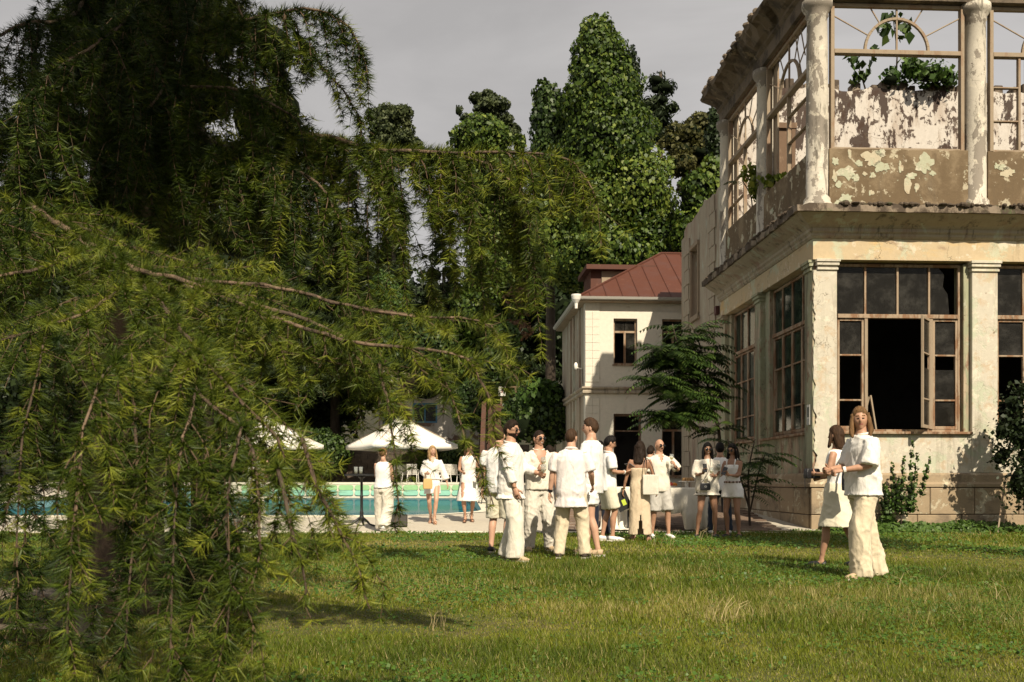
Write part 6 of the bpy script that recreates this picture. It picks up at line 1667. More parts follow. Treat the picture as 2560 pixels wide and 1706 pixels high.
add_person('midi', 'woman with long brown hair in sleeveless white midi dress near the pool ladder', 1172, 21.9, 1.78, 4, fem=True, hair='long', hlen=-0.30, hcol='brown', skin='mid', heel=0.07, pitch=-10, hfwd=1.0, kneeR=(-0.1, -0.4, 0),
    top=dict(mat='linen', hem=0.99, ease=0.014, topz=1.49, fold=0.006, box=0.1, name='bodice'), low=dict(kind='skirt', mat='linen', hem=0.46, waist=1.09, ease=0.02, flare=0.085, step=0.09, fold=0.012, kz=0.15, name='dress_skirt'),
    handR=(-0.15, -0.22, 1.10), handL=(0.20, -0.24, 1.03), curlL=0.6, footR=(-0.08, -0.08, 0), footL=(0.06, 0.10, 0), shoes=('brown', 'sandal'))
add_person('hidden', 'person in white tee seen through the cedar needles with a hand at the face', 640, 18.2, 1.70, 84, hair='short', hcol='brown', skin='fair', top=TEE('white'), low=dict(kind='trousers', mat='off'), handR=(-0.06, -0.22, 1.42), poleR=(-0.3, -0.3, -1), handL=(0.1, -0.3, 1.2), shoes=('white', 'shoe'))
add_person('suit', 'man in dark navy suit half hidden behind the tallest man', 1500, 18.6, 1.78, 172, hair='short', hcol='black', skin='mid', top=dict(mat='navy', hem=0.80, ease=0.03, slv=(1.95, 0.07, 0.045), fold=0.006, name='jacket', collar=1), low=dict(kind='trousers', mat='navy', hem=0.05), shoes=('black', 'shoe'))
add_person('darkhair', 'woman with long dark hair standing behind the smiling man', 1374, 19.0, 1.72, 195, fem=True, hair='long', hlen=-0.30, hcol='dark', skin='mid', top=dict(mat='dusk', hem=0.99, ease=0.01, topz=1.46, fold=0.004, name='bodice'), low=dict(kind='skirt', mat='dusk', hem=0.55, waist=1.06, ease=0.02, flare=0.05, name='dress_skirt'), shoes=('black', 'flat'))
add_person('bluetop', 'person in pale blue shirt bending over the buffet behind the bald man', 1618, 20.6, 1.72, 150, hair='short', hcol='dark', skin='mid', lean=0.25, top=dict(mat='blue', hem=0.86, ease=0.03, slv=(0.8, 0.08, 0.08), collar=1), low=dict(kind='trousers', mat='navy', hem=0.05), handL=(0.2, -0.42, 1.0), handR=(-0.2, -0.42, 1.0), shoes=('black', 'shoe'))
# ------------------------------------------------------------------ things people hold
def clear_glass(name, tint=(0.9, 0.92, 0.9), amount=0.8):
    m, t, b = new_mat(name)
    b.inputs['Base Color'].default_value = (0.6, 0.62, 0.6, 1); b.inputs['Roughness'].default_value = 0.05; b.inputs['Specular IOR Level'].default_value = 0.8
    n = _noise(t, _coords(t), 30.0, 2.0); tr = t.nodes.new('ShaderNodeBsdfTransparent'); tr.inputs['Color'].default_value = (*tint, 1)
    mr = t.nodes.new('ShaderNodeMapRange'); mr.inputs['To Min'].default_value = amount-0.06; mr.inputs['To Max'].default_value = amount+0.06
    t.links.new(n, mr.inputs['Value'])
    ms = t.nodes.new('ShaderNodeMixShader'); t.links.new(mr.outputs['Result'], ms.inputs[0])
    t.links.new(b.outputs['BSDF'], ms.inputs[1]); t.links.new(tr.outputs['BSDF'], ms.inputs[2]); t.links.new(ms.outputs['Shader'], t.nodes['Material Output'].inputs['Surface'])
    return m
GLASS = clear_glass('clear glass'); WINE = clear_glass('pale wine', (0.95, 0.85, 0.55), 0.55)
def wine_glass(pos, label, group='wine glasses in hands'):
    r = empty('wine_glass', tuple(pos), 0, label, 'glass', group)
    MB().lathe([(0.034, 0.0), (0.033, 0.004), (0.006, 0.009), (0.0045, 0.05), (0.006, 0.095), (0.026, 0.115), (0.038, 0.145), (0.038, 0.165), (0.031, 0.205), (0.029, 0.205), (0.036, 0.165)], sides=14).build('glass_body', GLASS, r, smooth=True)
    MB().lathe([(0.01, 0.108), (0.026, 0.118), (0.036, 0.143), (0.0355, 0.15)], sides=12).build('wine', WINE, r, smooth=True)
    return r
def grip(key, hand, along=0.0, out=0.0):
    i = PEOPLE[key]; g_, f, n, s_ = i[hand]
    return to_world(i, g_ + f*along + n*out)
p = grip('smiler', 'R'); wine_glass(p + Vector((0.0, -0.01, -0.06)), 'wine glass held at chest height by the smiling man')
p = grip('shades', 'L'); wine_glass(p + Vector((0.0, 0, -0.06)), 'wine glass in the hand of the bearded man')
p = grip('bald', 'L'); wine_glass(p + Vector((-0.01, -0.01, -0.05)), 'wine glass raised by the bald man')
p = grip('phone', 'L'); wine_glass(p + Vector((0, -0.01, -0.06)), 'wine glass held low by the woman in the oversized tee')
p = grip('tank', 'R'); wine_glass(p + Vector((0, -0.01, -0.05)), 'wine glass held by the woman in the tank top')
PH = plain('black phone', (0.010, 0.010, 0.012), 0.2, 0.6, bump=0)
def slab(name, label, cat, pos, size, rot, mat, group=None, detail=None):
    r = empty(name, tuple(pos), 0, label, cat, group); r.rotation_euler = rot
    a, b, c = size
    MB().box(-a/2, a/2, -b/2, b/2, -c/2, c/2).build('case' if cat == 'phone' else 'cover', mat, r, bevel=min(size)*0.35, bseg=2)
    if detail: MB().box(*detail[0]).build(detail[1], detail[2], r)
    return r
slab('phone', 'black phone held up by the woman in the oversized tee', 'phone', grip('phone', 'R', 0.03, 0.0), (0.076, 0.010, 0.155), (R(-15), 0, R(8)), PH, 'phones', ((-0.028, -0.012, -0.0072, -0.0052, 0.045, 0.068), 'camera_lens', LENS))
slab('phone', 'black phone in the hand of the woman with the disc belt', 'phone', grip('tank', 'L', 0.03, 0.0), (0.076, 0.010, 0.155), (R(-20), R(20), R(-20)), PH, 'phones', ((-0.028, -0.012, -0.0072, -0.0052, 0.045, 0.068), 'camera_lens', LENS))
slab('phone', 'dark phone in the lowered hand of the woman in the midi dress', 'phone', grip('midi', 'L', 0.0, 0.0), (0.076, 0.15, 0.010), (R(20), R(15), R(25)), PH, 'phones')
GREYM = plain('grey menu card', (0.16, 0.16, 0.17), 0.6); DARKM = plain('dark menu card', (0.012, 0.013, 0.012), 0.5); LIME = plain('lime print', (0.45, 0.55, 0.05), 0.6)
i_ = PEOPLE['reader']; mp_ = (grip('reader', 'R') + grip('reader', 'L'))*0.5 + dir_world(i_, (0, -1, 0))*0.10 + Vector((0, 0, 0.05))
slab('menu', 'open grey menu with lime print held by the man in spectacles', 'menu', mp_, (0.36, 0.24, 0.008), (R(35), 0, R(100)), GREYM, None, ((0.03, 0.12, -0.04, 0.02, 0.0041, 0.0055), 'lime_print', LIME))
slab('menu', 'dark menu folder hanging from the hand of the woman in beige', 'menu', grip('dress', 'L', 0.12, 0.0), (0.24, 0.012, 0.32), (0, R(-24), R(10)), DARKM, None, ((-0.02, 0.05, -0.0085, -0.0062, -0.08, 0.02), 'lime_print', LIME))
# bags
def bag(name, label, pos, w, h, dp, mat, strap_mat, strap_pts, rz=0.0, emblem=False, taper=0.85):
    r = empty(name, tuple(pos), rz, label, 'bag')
    m = MB(); 
    for z0, z1, k0, k1 in ((-h/2, -h/6, 0.95, 1.0), (-h/6, h/6, 1.0, 0.97), (h/6, h/2, 0.97, taper)):
        vs = []
        for z, k_ in ((z0, k0), (z1, k1)): vs += [(-w/2*k_, -dp/2*k_, z), (w/2*k_, -dp/2*k_, z), (w/2*k_, dp/2*k_, z), (-w/2*k_, dp/2*k_, z)]
        m.add(vs, [(0, 1, 5, 4), (1, 2, 6, 5), (2, 3, 7, 6), (3, 0, 4, 7)] + ([(3, 2, 1, 0)] if z0 < -h/3 else []) + ([(4, 5, 6, 7)] if z1 > h/3 else []))
    bm = bmesh.new(); me = m.mesh('bag'); bm.from_mesh(me); bmesh.ops.remove_doubles(bm, verts=bm.verts, dist=1e-4); bm.to_mesh(me); bm.free()
    link('bag_body', me, mat, r, bevel=0.012, bseg=2)
    for sp_ in strap_pts: MB().tube(resample([np.array(q) for q in sp_], 0.03), [(0.011, 0.004)]*len(resample([np.array(q) for q in sp_], 0.03)), 6).build('strap', strap_mat, r, smooth=True)
    if emblem:
        for q in (1, -1):
            MB().tube([(q*0.006 + 0.012*math.cos(a), -dp/2-0.003, 0.012*math.sin(a)) for a in np.linspace(0.8 if q < 0 else 0.8+math.pi, 5.48 if q < 0 else 5.48+math.pi, 12)], 0.0022, 4).build('emblem_ring', M['white_paint'], r)
    return r
pos = Vector((gx(1627, 16.86), 16.86, 0.965))
bag('tote_bag', 'cream canvas tote with black straps on the shoulder of the woman in beige', pos, 0.27, 0.34, 0.09, CLO['off'], SHOE['black'], [[(-0.09, -0.03, 0.17), (-0.10, -0.02, 0.30), (-0.10, 0.05, 0.43), (-0.09, 0.15, 0.44)], [(0.07, -0.03, 0.17), (0.02, -0.02, 0.32), (-0.05, 0.05, 0.435), (-0.08, 0.15, 0.44)]], R(-12), taper=0.97)
pos = Vector((gx(1763, 17.62), 17.62, 0.93))
bag('shoulder_bag', 'small black quilted bag with white emblem on the woman in the oversized tee', pos, 0.19, 0.13, 0.06, SHOE['black'], SHOE['dark'], [[(-0.08, 0.0, 0.06), (0.02, -0.03, 0.2), (0.10, 0.03, 0.38), (0.14, 0.16, 0.52)]], R(4), True)
pos = Vector((gx(2122, 11.25), 11.25, 1.03))
bag('shoulder_bag', 'black leather shoulder bag between the long haired man and the walking woman', pos, 0.14, 0.24, 0.10, SHOE['black'], SHOE['black'], [[(-0.05, 0, 0.10), (-0.07, 0.08, 0.3), (-0.06, 0.2, 0.42)], [(0.05, 0, 0.10), (0.03, 0.08, 0.3), (-0.02, 0.2, 0.43)]], R(-40))
pos = grip('walker', 'L', 0.02) 
bag('clutch_bag', 'small black clutch held out by the walking woman', pos, 0.20, 0.12, 0.08, SHOE['black'], SHOE['black'], [[(-0.09, 0, 0.05), (-0.10, 0.0, -0.1), (-0.09, 0.01, -0.2)]], R(20))
pos = grip('blonde', 'R') + Vector((-0.02, 0.0, -0.22))
bag('straw_bag', 'little straw bag on the arm of the blonde woman', pos, 0.20, 0.22, 0.10, plain('straw weave', (0.52, 0.34, 0.14), 0.8, vscale=60), plain('straw strap', (0.45, 0.29, 0.12), 0.8), [[(-0.07, 0, 0.1), (-0.04, 0, 0.22), (0.04, 0, 0.22), (0.07, 0, 0.1)]], R(10))
# wrist things belong to their wearers
def wrist_band(key, q, mat, name, w=0.012, r=0.036, n=1):
    i = PEOPLE[key]; a = i['wrist'][q]; f = (a - i['elb'][q]).normalized(); s_ = i['s']; m = MB()
    x = f.orthogonal().normalized(); y = f.cross(x)
    for k_ in range(n):
        c = a - f*(0.02 + 0.018*k_)
        m.tube([c - f*w, c + f*w], r*s_, 12)
    o = m.build(name, mat, i['root'], smooth=False)
wrist_band('host', 1, M['white_paint'], 'wristband', 0.013, 0.036); wrist_band('stocky', 1, PH, 'wrist_watch', 0.017, 0.037); wrist_band('reader', -1, M['white_paint'], 'bead_bracelet', 0.007, 0.036, 1)
wrist_band('dress', 1, plain('gold bangle', (0.5, 0.33, 0.1), 0.3, metal=0.9), 'bangle', 0.006, 0.030, 1); wrist_band('bald', 1, PH, 'wrist_watch', 0.013, 0.036)

# ------------------------------------------------------------------ buffet table
bt = empty('buffet_table', (gx(1660, 20.3), 20.3, deck_z(20.3)), R(2), 'long buffet table under a white cloth in front of the ruin', 'table')
WT, HT = 1.75, 0.86
MB().box(-0.85, WT-0.85, -0.38, 0.38, HT-0.04, HT-0.008).build('table_top', M['brownwood'], bt)
for x in (-0.78, WT-0.92):
    for y in (-0.3, 0.3): MB().tube([(x, y, 0), (x, y, HT-0.04)], 0.022, 8).build('leg', M['black'], bt)
m = MB(); nx_ = 60
def hem(t): return 0.40 + 0.06*math.sin(t*9) if t < 0.62 else 0.40 - 0.37*min(1, (t-0.62)/0.05)
rows = []
for i in range(nx_+1):
    t = i/nx_; x = -0.88 + (WT+0.06)*t; wv = 0.018*math.sin(t*52) + 0.012*math.sin(t*31+1)
    rows.append([(x, 0.40, HT-0.05), (x, 0.40, HT), (x, -0.39, HT+0.002), (x, -0.405, HT-0.03), (x + wv*0.5, -0.42+wv*0.6, HT*0.72), (x + wv, -0.43 + wv*1.6, (HT+hem(t))*0.42), (x + wv, -0.44 + wv*2.2, hem(t))])
strip_rows = rows; n = 7
m.add([p for r in rows for p in r], [(i*n+j, (i+1)*n+j, (i+1)*n+j+1, i*n+j+1) for i in range(nx_) for j in range(n-1)])
o = m.build('tablecloth', CLO['off'], bt, smooth=True); sd = o.modifiers.new('t', 'SOLIDIFY'); sd.thickness = 0.004
bt2 = empty('buffet_table', (gx(1563, 20.6), 20.6, deck_z(20.6)), R(-8), 'short table with white cloth trailing on the paving behind the woman in beige', 'table')
MB().box(-0.42, 0.42, -0.35, 0.35, HT-0.04, HT-0.008).build('table_top', M['brownwood'], bt2)
for x in (-0.36, 0.36): MB().tube([(x, 0.25, 0), (x, 0.25, HT-0.04)], 0.022, 8).build('leg', M['black'], bt2)
m = MB(); rows = []
for i in range(33):
    t = i/32; x = -0.45 + 0.9*t; wv = 0.02*math.sin(t*40)
    rows.append([(x, 0.37, HT-0.3), (x, 0.37, HT), (x, -0.37, HT), (x, -0.39, HT-0.05), (x+wv, -0.42+wv, 0.5), (x*1.08+wv, -0.50+wv*2, 0.06), (x*1.15, -0.66+wv*2, 0.016), (x*1.2, -0.85+wv*4, 0.012)])
n = 8; m.add([p for r in rows for p in r], [(i*n+j, (i+1)*n+j, (i+1)*n+j+1, i*n+j+1) for i in range(32) for j in range(n-1)])
o = m.build('tablecloth', CLO['off'], bt2, smooth=True); sd = o.modifiers.new('t', 'SOLIDIFY'); sd.thickness = 0.004
FOOD = {'red': plain('red fruit', (0.42, 0.05, 0.03), 0.35, per_object=True), 'orange': plain('orange fruit', (0.55, 0.20, 0.03), 0.4), 'bread': plain('bread crust', (0.40, 0.23, 0.09), 0.8), 'board': M['brownwood'], 'green': plain('green grapes', (0.16, 0.24, 0.04), 0.3)}
tw_ = lambda x, y, z: Matrix.Translation(bt.location) @ Matrix.Rotation(R(2), 4, 'Z') @ Vector((x, y, z))
for (x, y, r_, mat_, lab) in ((0.02, -0.12, 0.19, 'red', 'platter of red fruit on the buffet'), (0.45, -0.05, 0.17, 'bread', 'platter of bread rolls on the buffet'), (-0.40, -0.08, 0.16, 'green', 'platter of green grapes on the buffet'), (0.22, 0.18, 0.15, 'orange', 'platter of orange fruit at the back of the buffet')):
    pr = empty('platter', tuple(tw_(x, y, HT+0.006)), 0, lab, 'platter')
    hgt = 0.0 if mat_ != 'bread' else 0.10
    MB().lathe([(r_*0.5, 0), (r_*0.55, 0.008), (r_*0.2, 0.01), (r_*0.2, hgt+0.012), (r_, hgt+0.02), (r_, hgt+0.03), (r_*0.3, hgt+0.028)], sides=18).build('dish', M['white_paint'], pr, smooth=True)
    for k in range(16):
        a = random.uniform(0, 6.28); q = r_*0.75*math.sqrt(random.random()); rr_ = random.uniform(0.028, 0.045)
        MB().ball((q*math.cos(a), q*math.sin(a), hgt+0.04+random.uniform(0, 0.04)), (rr_, rr_*random.uniform(.8, 1.3), rr_*0.8), 8, 6).build('fruit' if mat_ != 'bread' else 'roll', FOOD[mat_], pr, smooth=True)
cd = empty('menu_card', tuple(tw_(-0.62, -0.30, HT+0.005)), 0, 'small white card standing on the front edge of the buffet', 'card')
MB().box(-0.09, 0.09, -0.006, 0.0, 0, 0.13).build('card_front', M['white_paint'], cd)
MB().box(-0.06, 0.06, -0.009, -0.0065, 0.045, 0.06).build('text_line', DARKM, cd); MB().box(-0.06, 0.05, -0.009, -0.0065, 0.08, 0.10).build('text_line', DARKM, cd)

# ------------------------------------------------------------------ tall cast-iron table with two glasses
ctb = empty('cocktail_table', (gx(904, 21.0), 21.0, deck_z(21.0)), 0, 'tall black cast iron bar table beside the pool', 'table')
MB().lathe([(0.36, 1.07), (0.36, 1.10), (0.30, 1.105)], sides=28).build('table_top', M['black'], ctb)
MB().lathe([(0.06, 0.12), (0.05, 0.2), (0.035, 0.25), (0.045, 0.28), (0.030, 0.33), (0.030, 0.60), (0.040, 0.62), (0.028, 0.65), (0.028, 1.0), (0.06, 1.03), (0.10, 1.07)], sides=14).build('column', M['black'], ctb, smooth=True)
for k in range(3):
    a = R(-30 + 120*k); c, s_ = math.cos(a), math.sin(a)
    MB().tube([(0.03*c, 0.03*s_, 0.18), (0.12*c, 0.12*s_, 0.13), (0.22*c, 0.22*s_, 0.05), (0.30*c, 0.30*s_, 0.03), (0.34*c, 0.34*s_, 0.022)], [0.03, 0.026, 0.02, 0.022, 0.02], 8).build('foot', M['black'], ctb, smooth=True)
for k, (dx, lab) in enumerate(((-0.085, 'left tumbler of the pair on the tall iron table'), (0.02, 'right tumbler of the pair on the tall iron table'))):
    g_ = empty('tumbler', (ctb.location.x + dx - 0.02, 20.9, ctb.location.z + 1.106), 0, lab, 'glass', 'tumblers on the iron table')
    MB().lathe([(0.036, 0.0), (0.042, 0.15), (0.040, 0.15), (0.034, 0.01)], sides=16).build('glass_body', GLASS, g_, smooth=True)
    MB().lathe([(0.033, 0.012), (0.037, 0.09)], sides=14).build('drink', WINE, g_, smooth=True)
bx_ = empty('speaker_box', (gx(998, 20.9), 20.9, deck_z(20.9)), R(8), 'low dark box on the deck behind the walking woman with pinned hair', 'box')
MB().box(-0.17, 0.17, -0.14, 0.14, 0.012, 0.26).build('cabinet', plain('dark box', (0.03, 0.026, 0.022), 0.7), bx_, bevel=0.012); MB().box(-0.15, 0.15, -0.145, -0.1405, 0.03, 0.24).build('grille', plain('grille', (0.06, 0.055, 0.05), 0.9), bx_)

# ------------------------------------------------------------------ parasols and garden chairs beyond the pool
def parasol(px, d, label, half=2.35, rot=28, zb=3.05, zt=4.72):
    x = gx(px, d); r = empty('parasol', (x, d, 1.0), R(rot), label, 'parasol', 'white parasols by the pool')
    zb -= 1; zt -= 1
    MB().tube([(0, 0, 0.0), (0, 0, zt)], 0.035, 10).build('pole', M['palewood'], r, smooth=True)
    MB().box(-0.4, 0.4, -0.4, 0.4, 0.004, 0.09).build('base', M['concrete'], r, bevel=0.02)
    cs = [(half, half), (-half, half), (-half, -half), (half, -half)]
    cv = plain('parasol canvas', (0.78, 0.74, 0.66), 0.8)
    for k in range(4):
        a, b = cs[k], cs[(k+1) % 4]; m = MB(); n = 8
        rows = []
        for i in range(n+1):
            t = i/n; row = []
            for j in range(n+1):
                u = j/n; ex, ey = a[0]*(1-u)+b[0]*u, a[1]*(1-u)+b[1]*u
                sag = 0.14*math.sin(math.pi*u)*t*t + 0.10*math.sin(math.pi*t)
                row.append((ex*t, ey*t, zt - (zt-zb)*t - sag + 0.07*t*math.sin(math.pi*u)))
            rows.append(row)
        rows.append([(p[0]*1.0, p[1]*1.0, p[2]-0.22) for p in rows[-1]])
        m.add([p for q in rows for p in q], [(i*(n+1)+j, (i+1)*(n+1)+j, (i+1)*(n+1)+j+1, i*(n+1)+j+1) for i in range(n+1) for j in range(n)])
        o = m.build('canopy_panel', cv, r, smooth=True); o.modifiers.new('t', 'SOLIDIFY').thickness = 0.008
        MB().tube([(0, 0, zt-0.06), (a[0]*0.98, a[1]*0.98, zb-0.03)], 0.018, 6).build('rib', M['palewood'], r)
        MB().tube([(0, 0, zb-0.2), (a[0]*0.5, a[1]*0.5, (zt+zb)/2-0.05)], 0.015, 6).build('strut', M['palewood'], r)
parasol(1002, 54.6, 'white square parasol behind the pool, seen whole between cedar shoots')
parasol(668, 55.0, 'white parasol mostly hidden behind the cedar needles', rot=33)
CHM = plain('white plastic', (0.72, 0.69, 0.62), 0.45)
ch = None
def chair():
    r = empty('garden_chair', (0, 0, 0), 0)
    m = MB()
    for i in range(9): m.box(-0.235 + i*0.054, -0.235 + i*0.054 + 0.036, 0.20, 0.215, 0.46, 0.95)
    m.v = [(p[0], p[1] + (p[2]-0.44)*0.28, p[2]) for p in m.v]
    b_ = m.build('backrest', CHM, r); b_['kind'] = 'stuff'
    fr_ = MB(); pts = [(-0.26, 0.20, 0.42), (-0.26, 0.35, 0.96), (0.26, 0.35, 0.96), (0.26, 0.20, 0.42)]; fr_.tube(pts, 0.018, 6); fr_.build('back_frame', CHM, r)
    MB().box(-0.25, 0.25, -0.28, 0.22, 0.41, 0.44).build('seat', CHM, r, bevel=0.01)
    for q in (1, -1):
        MB().tube([(q*0.25, -0.27, 0.41), (q*0.27, -0.33, 0.0)], 0.017, 6).build('leg', CHM, r)
        MB().tube([(q*0.25, 0.2, 0.41), (q*0.27, 0.36, 0.0)], 0.017, 6).build('leg', CHM, r)
        MB().tube([(q*0.28, 0.27, 0.68), (q*0.29, -0.25, 0.66), (q*0.26, -0.28, 0.42)], 0.02, 6).build('armrest', CHM, r)
    return r
proto = chair()
for i, (px, d, rz, lab) in enumerate(((1032, 53.3, 176, 'white slatted garden chair left of the blonde woman, seen square from behind'), (1003, 53.9, 150, 'white garden chair turned sideways beside the square one'), (1015, 55.0, 185, 'white garden chair in the second row behind the square one'), (1112, 53.6, 200, 'white garden chair just right of the blonde woman'), (1135, 54.4, 165, 'rightmost white garden chair near the midi dress'))):
    c = proto if i == 0 else copy_tree(proto)
    c.location = (gx(px, d), d, 1.012); c.rotation_euler = (0, 0, R(rz)); tag(c, lab, 'chair', 'white garden chairs by the pool')
ld = empty('pool_ladder', (-1.25, 34.0, deck_z(34.0)), R(15), 'chrome pool ladder with two curved rails at the pool edge', 'ladder')
CHR = plain('chrome', (0.6, 0.6, 0.58), 0.15, metal=1.0, bump=0)
for q in (0.0, 0.55): MB().tube(resample([np.array(p_) for p_ in ((0.35, q, 0), (0.35, q, 0.6), (0.2, q, 0.82), (-0.1, q, 0.80), (-0.28, q, 0.5), (-0.30, q, -0.6))], 0.06), 0.022, 8).build('rail', CHR, ld, smooth=True)
for z in (-0.15, -0.4): MB().box(-0.34, -0.24, 0.0, 0.55, z, z+0.03).build('rung', CHR, ld)
lg = empty('sun_lounger', (gx(1222, 29.0), 29.0, deck_z(29.0)), R(100), 'white folding sun lounger with raised back beside the group', 'sun lounger')
MB().tube([(-0.3, -0.9, 0.35), (0.3, -0.9, 0.35), (0.3, 0.3, 0.35), (-0.3, 0.3, 0.35), (-0.3, -0.9, 0.35)], 0.018, 6).build('frame', CHM, lg)
MB().box(-0.28, 0.28, -0.88, 0.28, 0.352, 0.36).build('seat_sling', CHM, lg)
o = MB().box(-0.28, 0.28, 0, 0.75, 0, 0.02).build('back_sling', CHM, lg); o.location = (0, 0.3, 0.36); o.rotation_euler = (R(50), 0, 0)
for x in (-0.28, 0.28):
    for y in (-0.8, 0.2): MB().tube([(x, y, 0.35), (x, y+0.06, 0.0)], 0.016, 6).build('leg', M['black'], lg)

# ------------------------------------------------------------------ old bench under the cedar
wb = empty('wooden_bench', (-3.02, 6.0, 0.0), R(6), 'weathered low plank bench in the shade under the cedar', 'bench')
gw_ = layered('grey weathered planks', (0.22, 0.18, 0.14), [((0.09, 0.07, 0.05), 4, .45, .6, (1, .2, 1), .8)], bump=.6, per_object=True)
for k in range(3): MB().box(-0.75, 0.62, -0.2+k*0.14, -0.2+k*0.14+0.125, 0.31, 0.345).build('plank', gw_, wb, bevel=0.006)
for x in (-0.6, 0.35): MB().box(x, x+0.12, -0.17, 0.18, 0.0, 0.31).build('leg', gw_, wb, bevel=0.008)
MB().box(-0.48, 0.35, -0.03, 0.03, 0.12, 0.18).build('stretcher', gw_, wb)
rg2 = np.random.default_rng(77); n = 9000
a = rg2.uniform(0, 6.28, n); r0 = np.abs(rg2.normal(0, 1.3, n)); P = np.stack([-3.0 + r0*np.cos(a)*0.9, 6.3 + r0*np.sin(a)*0.9, rg2.uniform(0.004, 0.03, n)], 1)
D_ = np.stack([np.cos(a*7), np.sin(a*7), rg2.normal(0, 0.1, n)], 1)*0.045; W_ = np.cross(unit(D_), [0, 0, 1.0])*0.0022
me = np_mesh('fallen_needles', np.stack([P-W_, P+W_, P+D_], 1).reshape(-1, 3), np.arange(3*n).reshape(-1, 3), np.repeat(rg2.random(n), 3))
tag(link('fallen_needles', me, LEAF['dry']), 'brown fallen needles under the cedar', 'needles', kind='stuff')

# ------------------------------------------------------------------ plants at the buildings
def pinnate(base, dirv, length, pairs, ll, rng, droop=0.35):
    """one feather leaf: rachis points and leaflets"""
    d = np.array(dirv, float); d /= np.linalg.norm(d); pts = [np.array(base, float)]; st_ = length/pairs
    for i in range(pairs):
        d = d + np.array([0, 0, -droop/pairs*2.0]) + rng.normal(0, 0.02, 3); d /= np.linalg.norm(d); pts.append(pts[-1] + d*st_)
    pts = np.array(pts); V = []
    up = np.array([0, 0, 1.0])
    for i in range(1, pairs+1):
        t = pts[i]-pts[i-1]; t /= np.linalg.norm(t); sdv = np.cross(t, up); sdv /= max(1e-6, np.linalg.norm(sdv))
        L_ = ll*(0.65+0.5*math.sin(math.pi*min(1, (i+1)/(pairs+1))))
        for q in (1, -1):
            ax = sdv*q*0.85 + t*0.45 - up*(0.35+0.25*rng.random()); ax /= np.linalg.norm(ax); w = np.cross(ax, up); w /= max(1e-6, np.linalg.norm(w))
            b = pts[i]; V += [b, b + ax*L_*0.4 + w*L_*0.15, b + ax*L_, b + ax*L_*0.4 - w*L_*0.15]
    return pts, V
def feather_tree(name, label, base, stems, leaf, ll, seed, leaves_per, length):
    rng = np.random.default_rng(seed); root = empty(name, tuple(base), 0, label, 'tree'); off = -np.array(base, float)
    sm = MB(); V = []; rm = MB()
    for st_ in stems:
        pts = resample([np.array(p_, float) for p_ in st_[0]], 0.12); sm.tube([tuple(p_+off) for p_ in pts], list(np.linspace(st_[1], 0.012, len(pts))), 7)
        for k in range(leaves_per):
            t = 0.35 + 0.65*rng.random()**0.8; b = pts[int(t*(len(pts)-1))]
            a = rng.uniform(0, 6.28); dv = np.array([math.cos(a), math.sin(a)*0.9-0.15, rng.uniform(0.15, 0.9)])
            rp, lv = pinnate(b, dv, length*rng.uniform(0.6, 1.15), rng.integers(9, 14), ll, rng, 0.55)
            V += lv; rm.tube([tuple(p_+off) for p_ in rp[::2]], 0.004, 3)
    sm.build('trunk', M['bark_dark'], root, smooth=True)
    st2 = rm.build('leaf_stalks', LEAF[leaf], root); st2['kind'] = 'stuff'
    V = np.array(V) + off; n = len(V)//4
    me = np_mesh('crown', V, np.arange(4*n).reshape(n, 4), np.repeat(np.clip(rng.normal(0.5, 0.25, n), 0, 1), 4)); o = link('crown', me, LEAF[leaf], root); o['kind'] = 'stuff'
    return root
b0 = (5.15, 24.2, deck_z(24.2))
def P3(x, y, d): return tuple(at(x*K, y*K, d))
feather_tree('tree_of_heaven', 'feather leaved young tree leaning from the ruin towards the white house', b0,
   [([b0, P3(1650, 980, 24.0), P3(1620, 930, 23.8), P3(1590, 870, 23.5), P3(1560, 800, 23.3), P3(1545, 745, 23.3)], 0.06),
    ([P3(1640, 960, 24.0), P3(1580, 930, 23.2), P3(1530, 890, 22.8), P3(1490, 870, 22.6)], 0.035), ([P3(1640, 960, 24), P3(1625, 880, 23.8), P3(1610, 800, 23.8), P3(1590, 750, 23.8)], 0.04),
    ([P3(1620, 930, 23.8), P3(1560, 960, 23.0), P3(1520, 960, 22.8)], 0.03), ([P3(1600, 880, 23.5), P3(1540, 830, 23.0), P3(1515, 800, 22.8)], 0.03)], 'ivy', 0.19, 91, 84, 0.86)
feather_tree('tree_of_heaven', 'low feather leaved sapling in the shade behind the two women with phones', (5.0, 20.9, deck_z(20.9)),
   [([(5.0, 20.9, 0), P3(1720, 1090, 20.6), P3(1735, 1010, 20.5)], 0.03), ([(5.0, 20.9, 0.4), P3(1690, 1060, 20.6), P3(1672, 1010, 20.6)], 0.025), ([(5.0, 20.9, 0.4), P3(1745, 1080, 20.6), P3(1760, 1040, 20.5)], 0.02)], 'ivy', 0.14, 92, 16, 0.75)
feather_tree('sumac_sapling', 'sapling with feather leaves sprouting from the ledge of the ruin', tuple(P3(1730, 500, 25.0)),
   [([P3(1730, 500, 25), P3(1725, 450, 24.9), P3(1705, 415, 24.8)], 0.02)], 'ivy', 0.15, 93, 7, 0.7)
T = [px_clump(*a) for a in ((1725, 400, 22, 24, 24.6), (1745, 425, 24, 24, 24.2), (1772, 420, 24, 16, 23.8), (1795, 408, 14, 10, 23.4), (1738, 445, 16, 14, 24.2))]
tree('vine', 'bright yellow green vine leaves on the ledge of the ruin', 'vine', T, 'yellow', 0.15, 1.3, trunk=[(P3(1745, 520, 24.3), 0.03), (P3(1740, 470, 24.3), 0.02), (P3(1735, 420, 24.4), 0.012)], droop=1.2, jitter=0.7, core=0, shell=(0.3, 1.1), bark=CT)
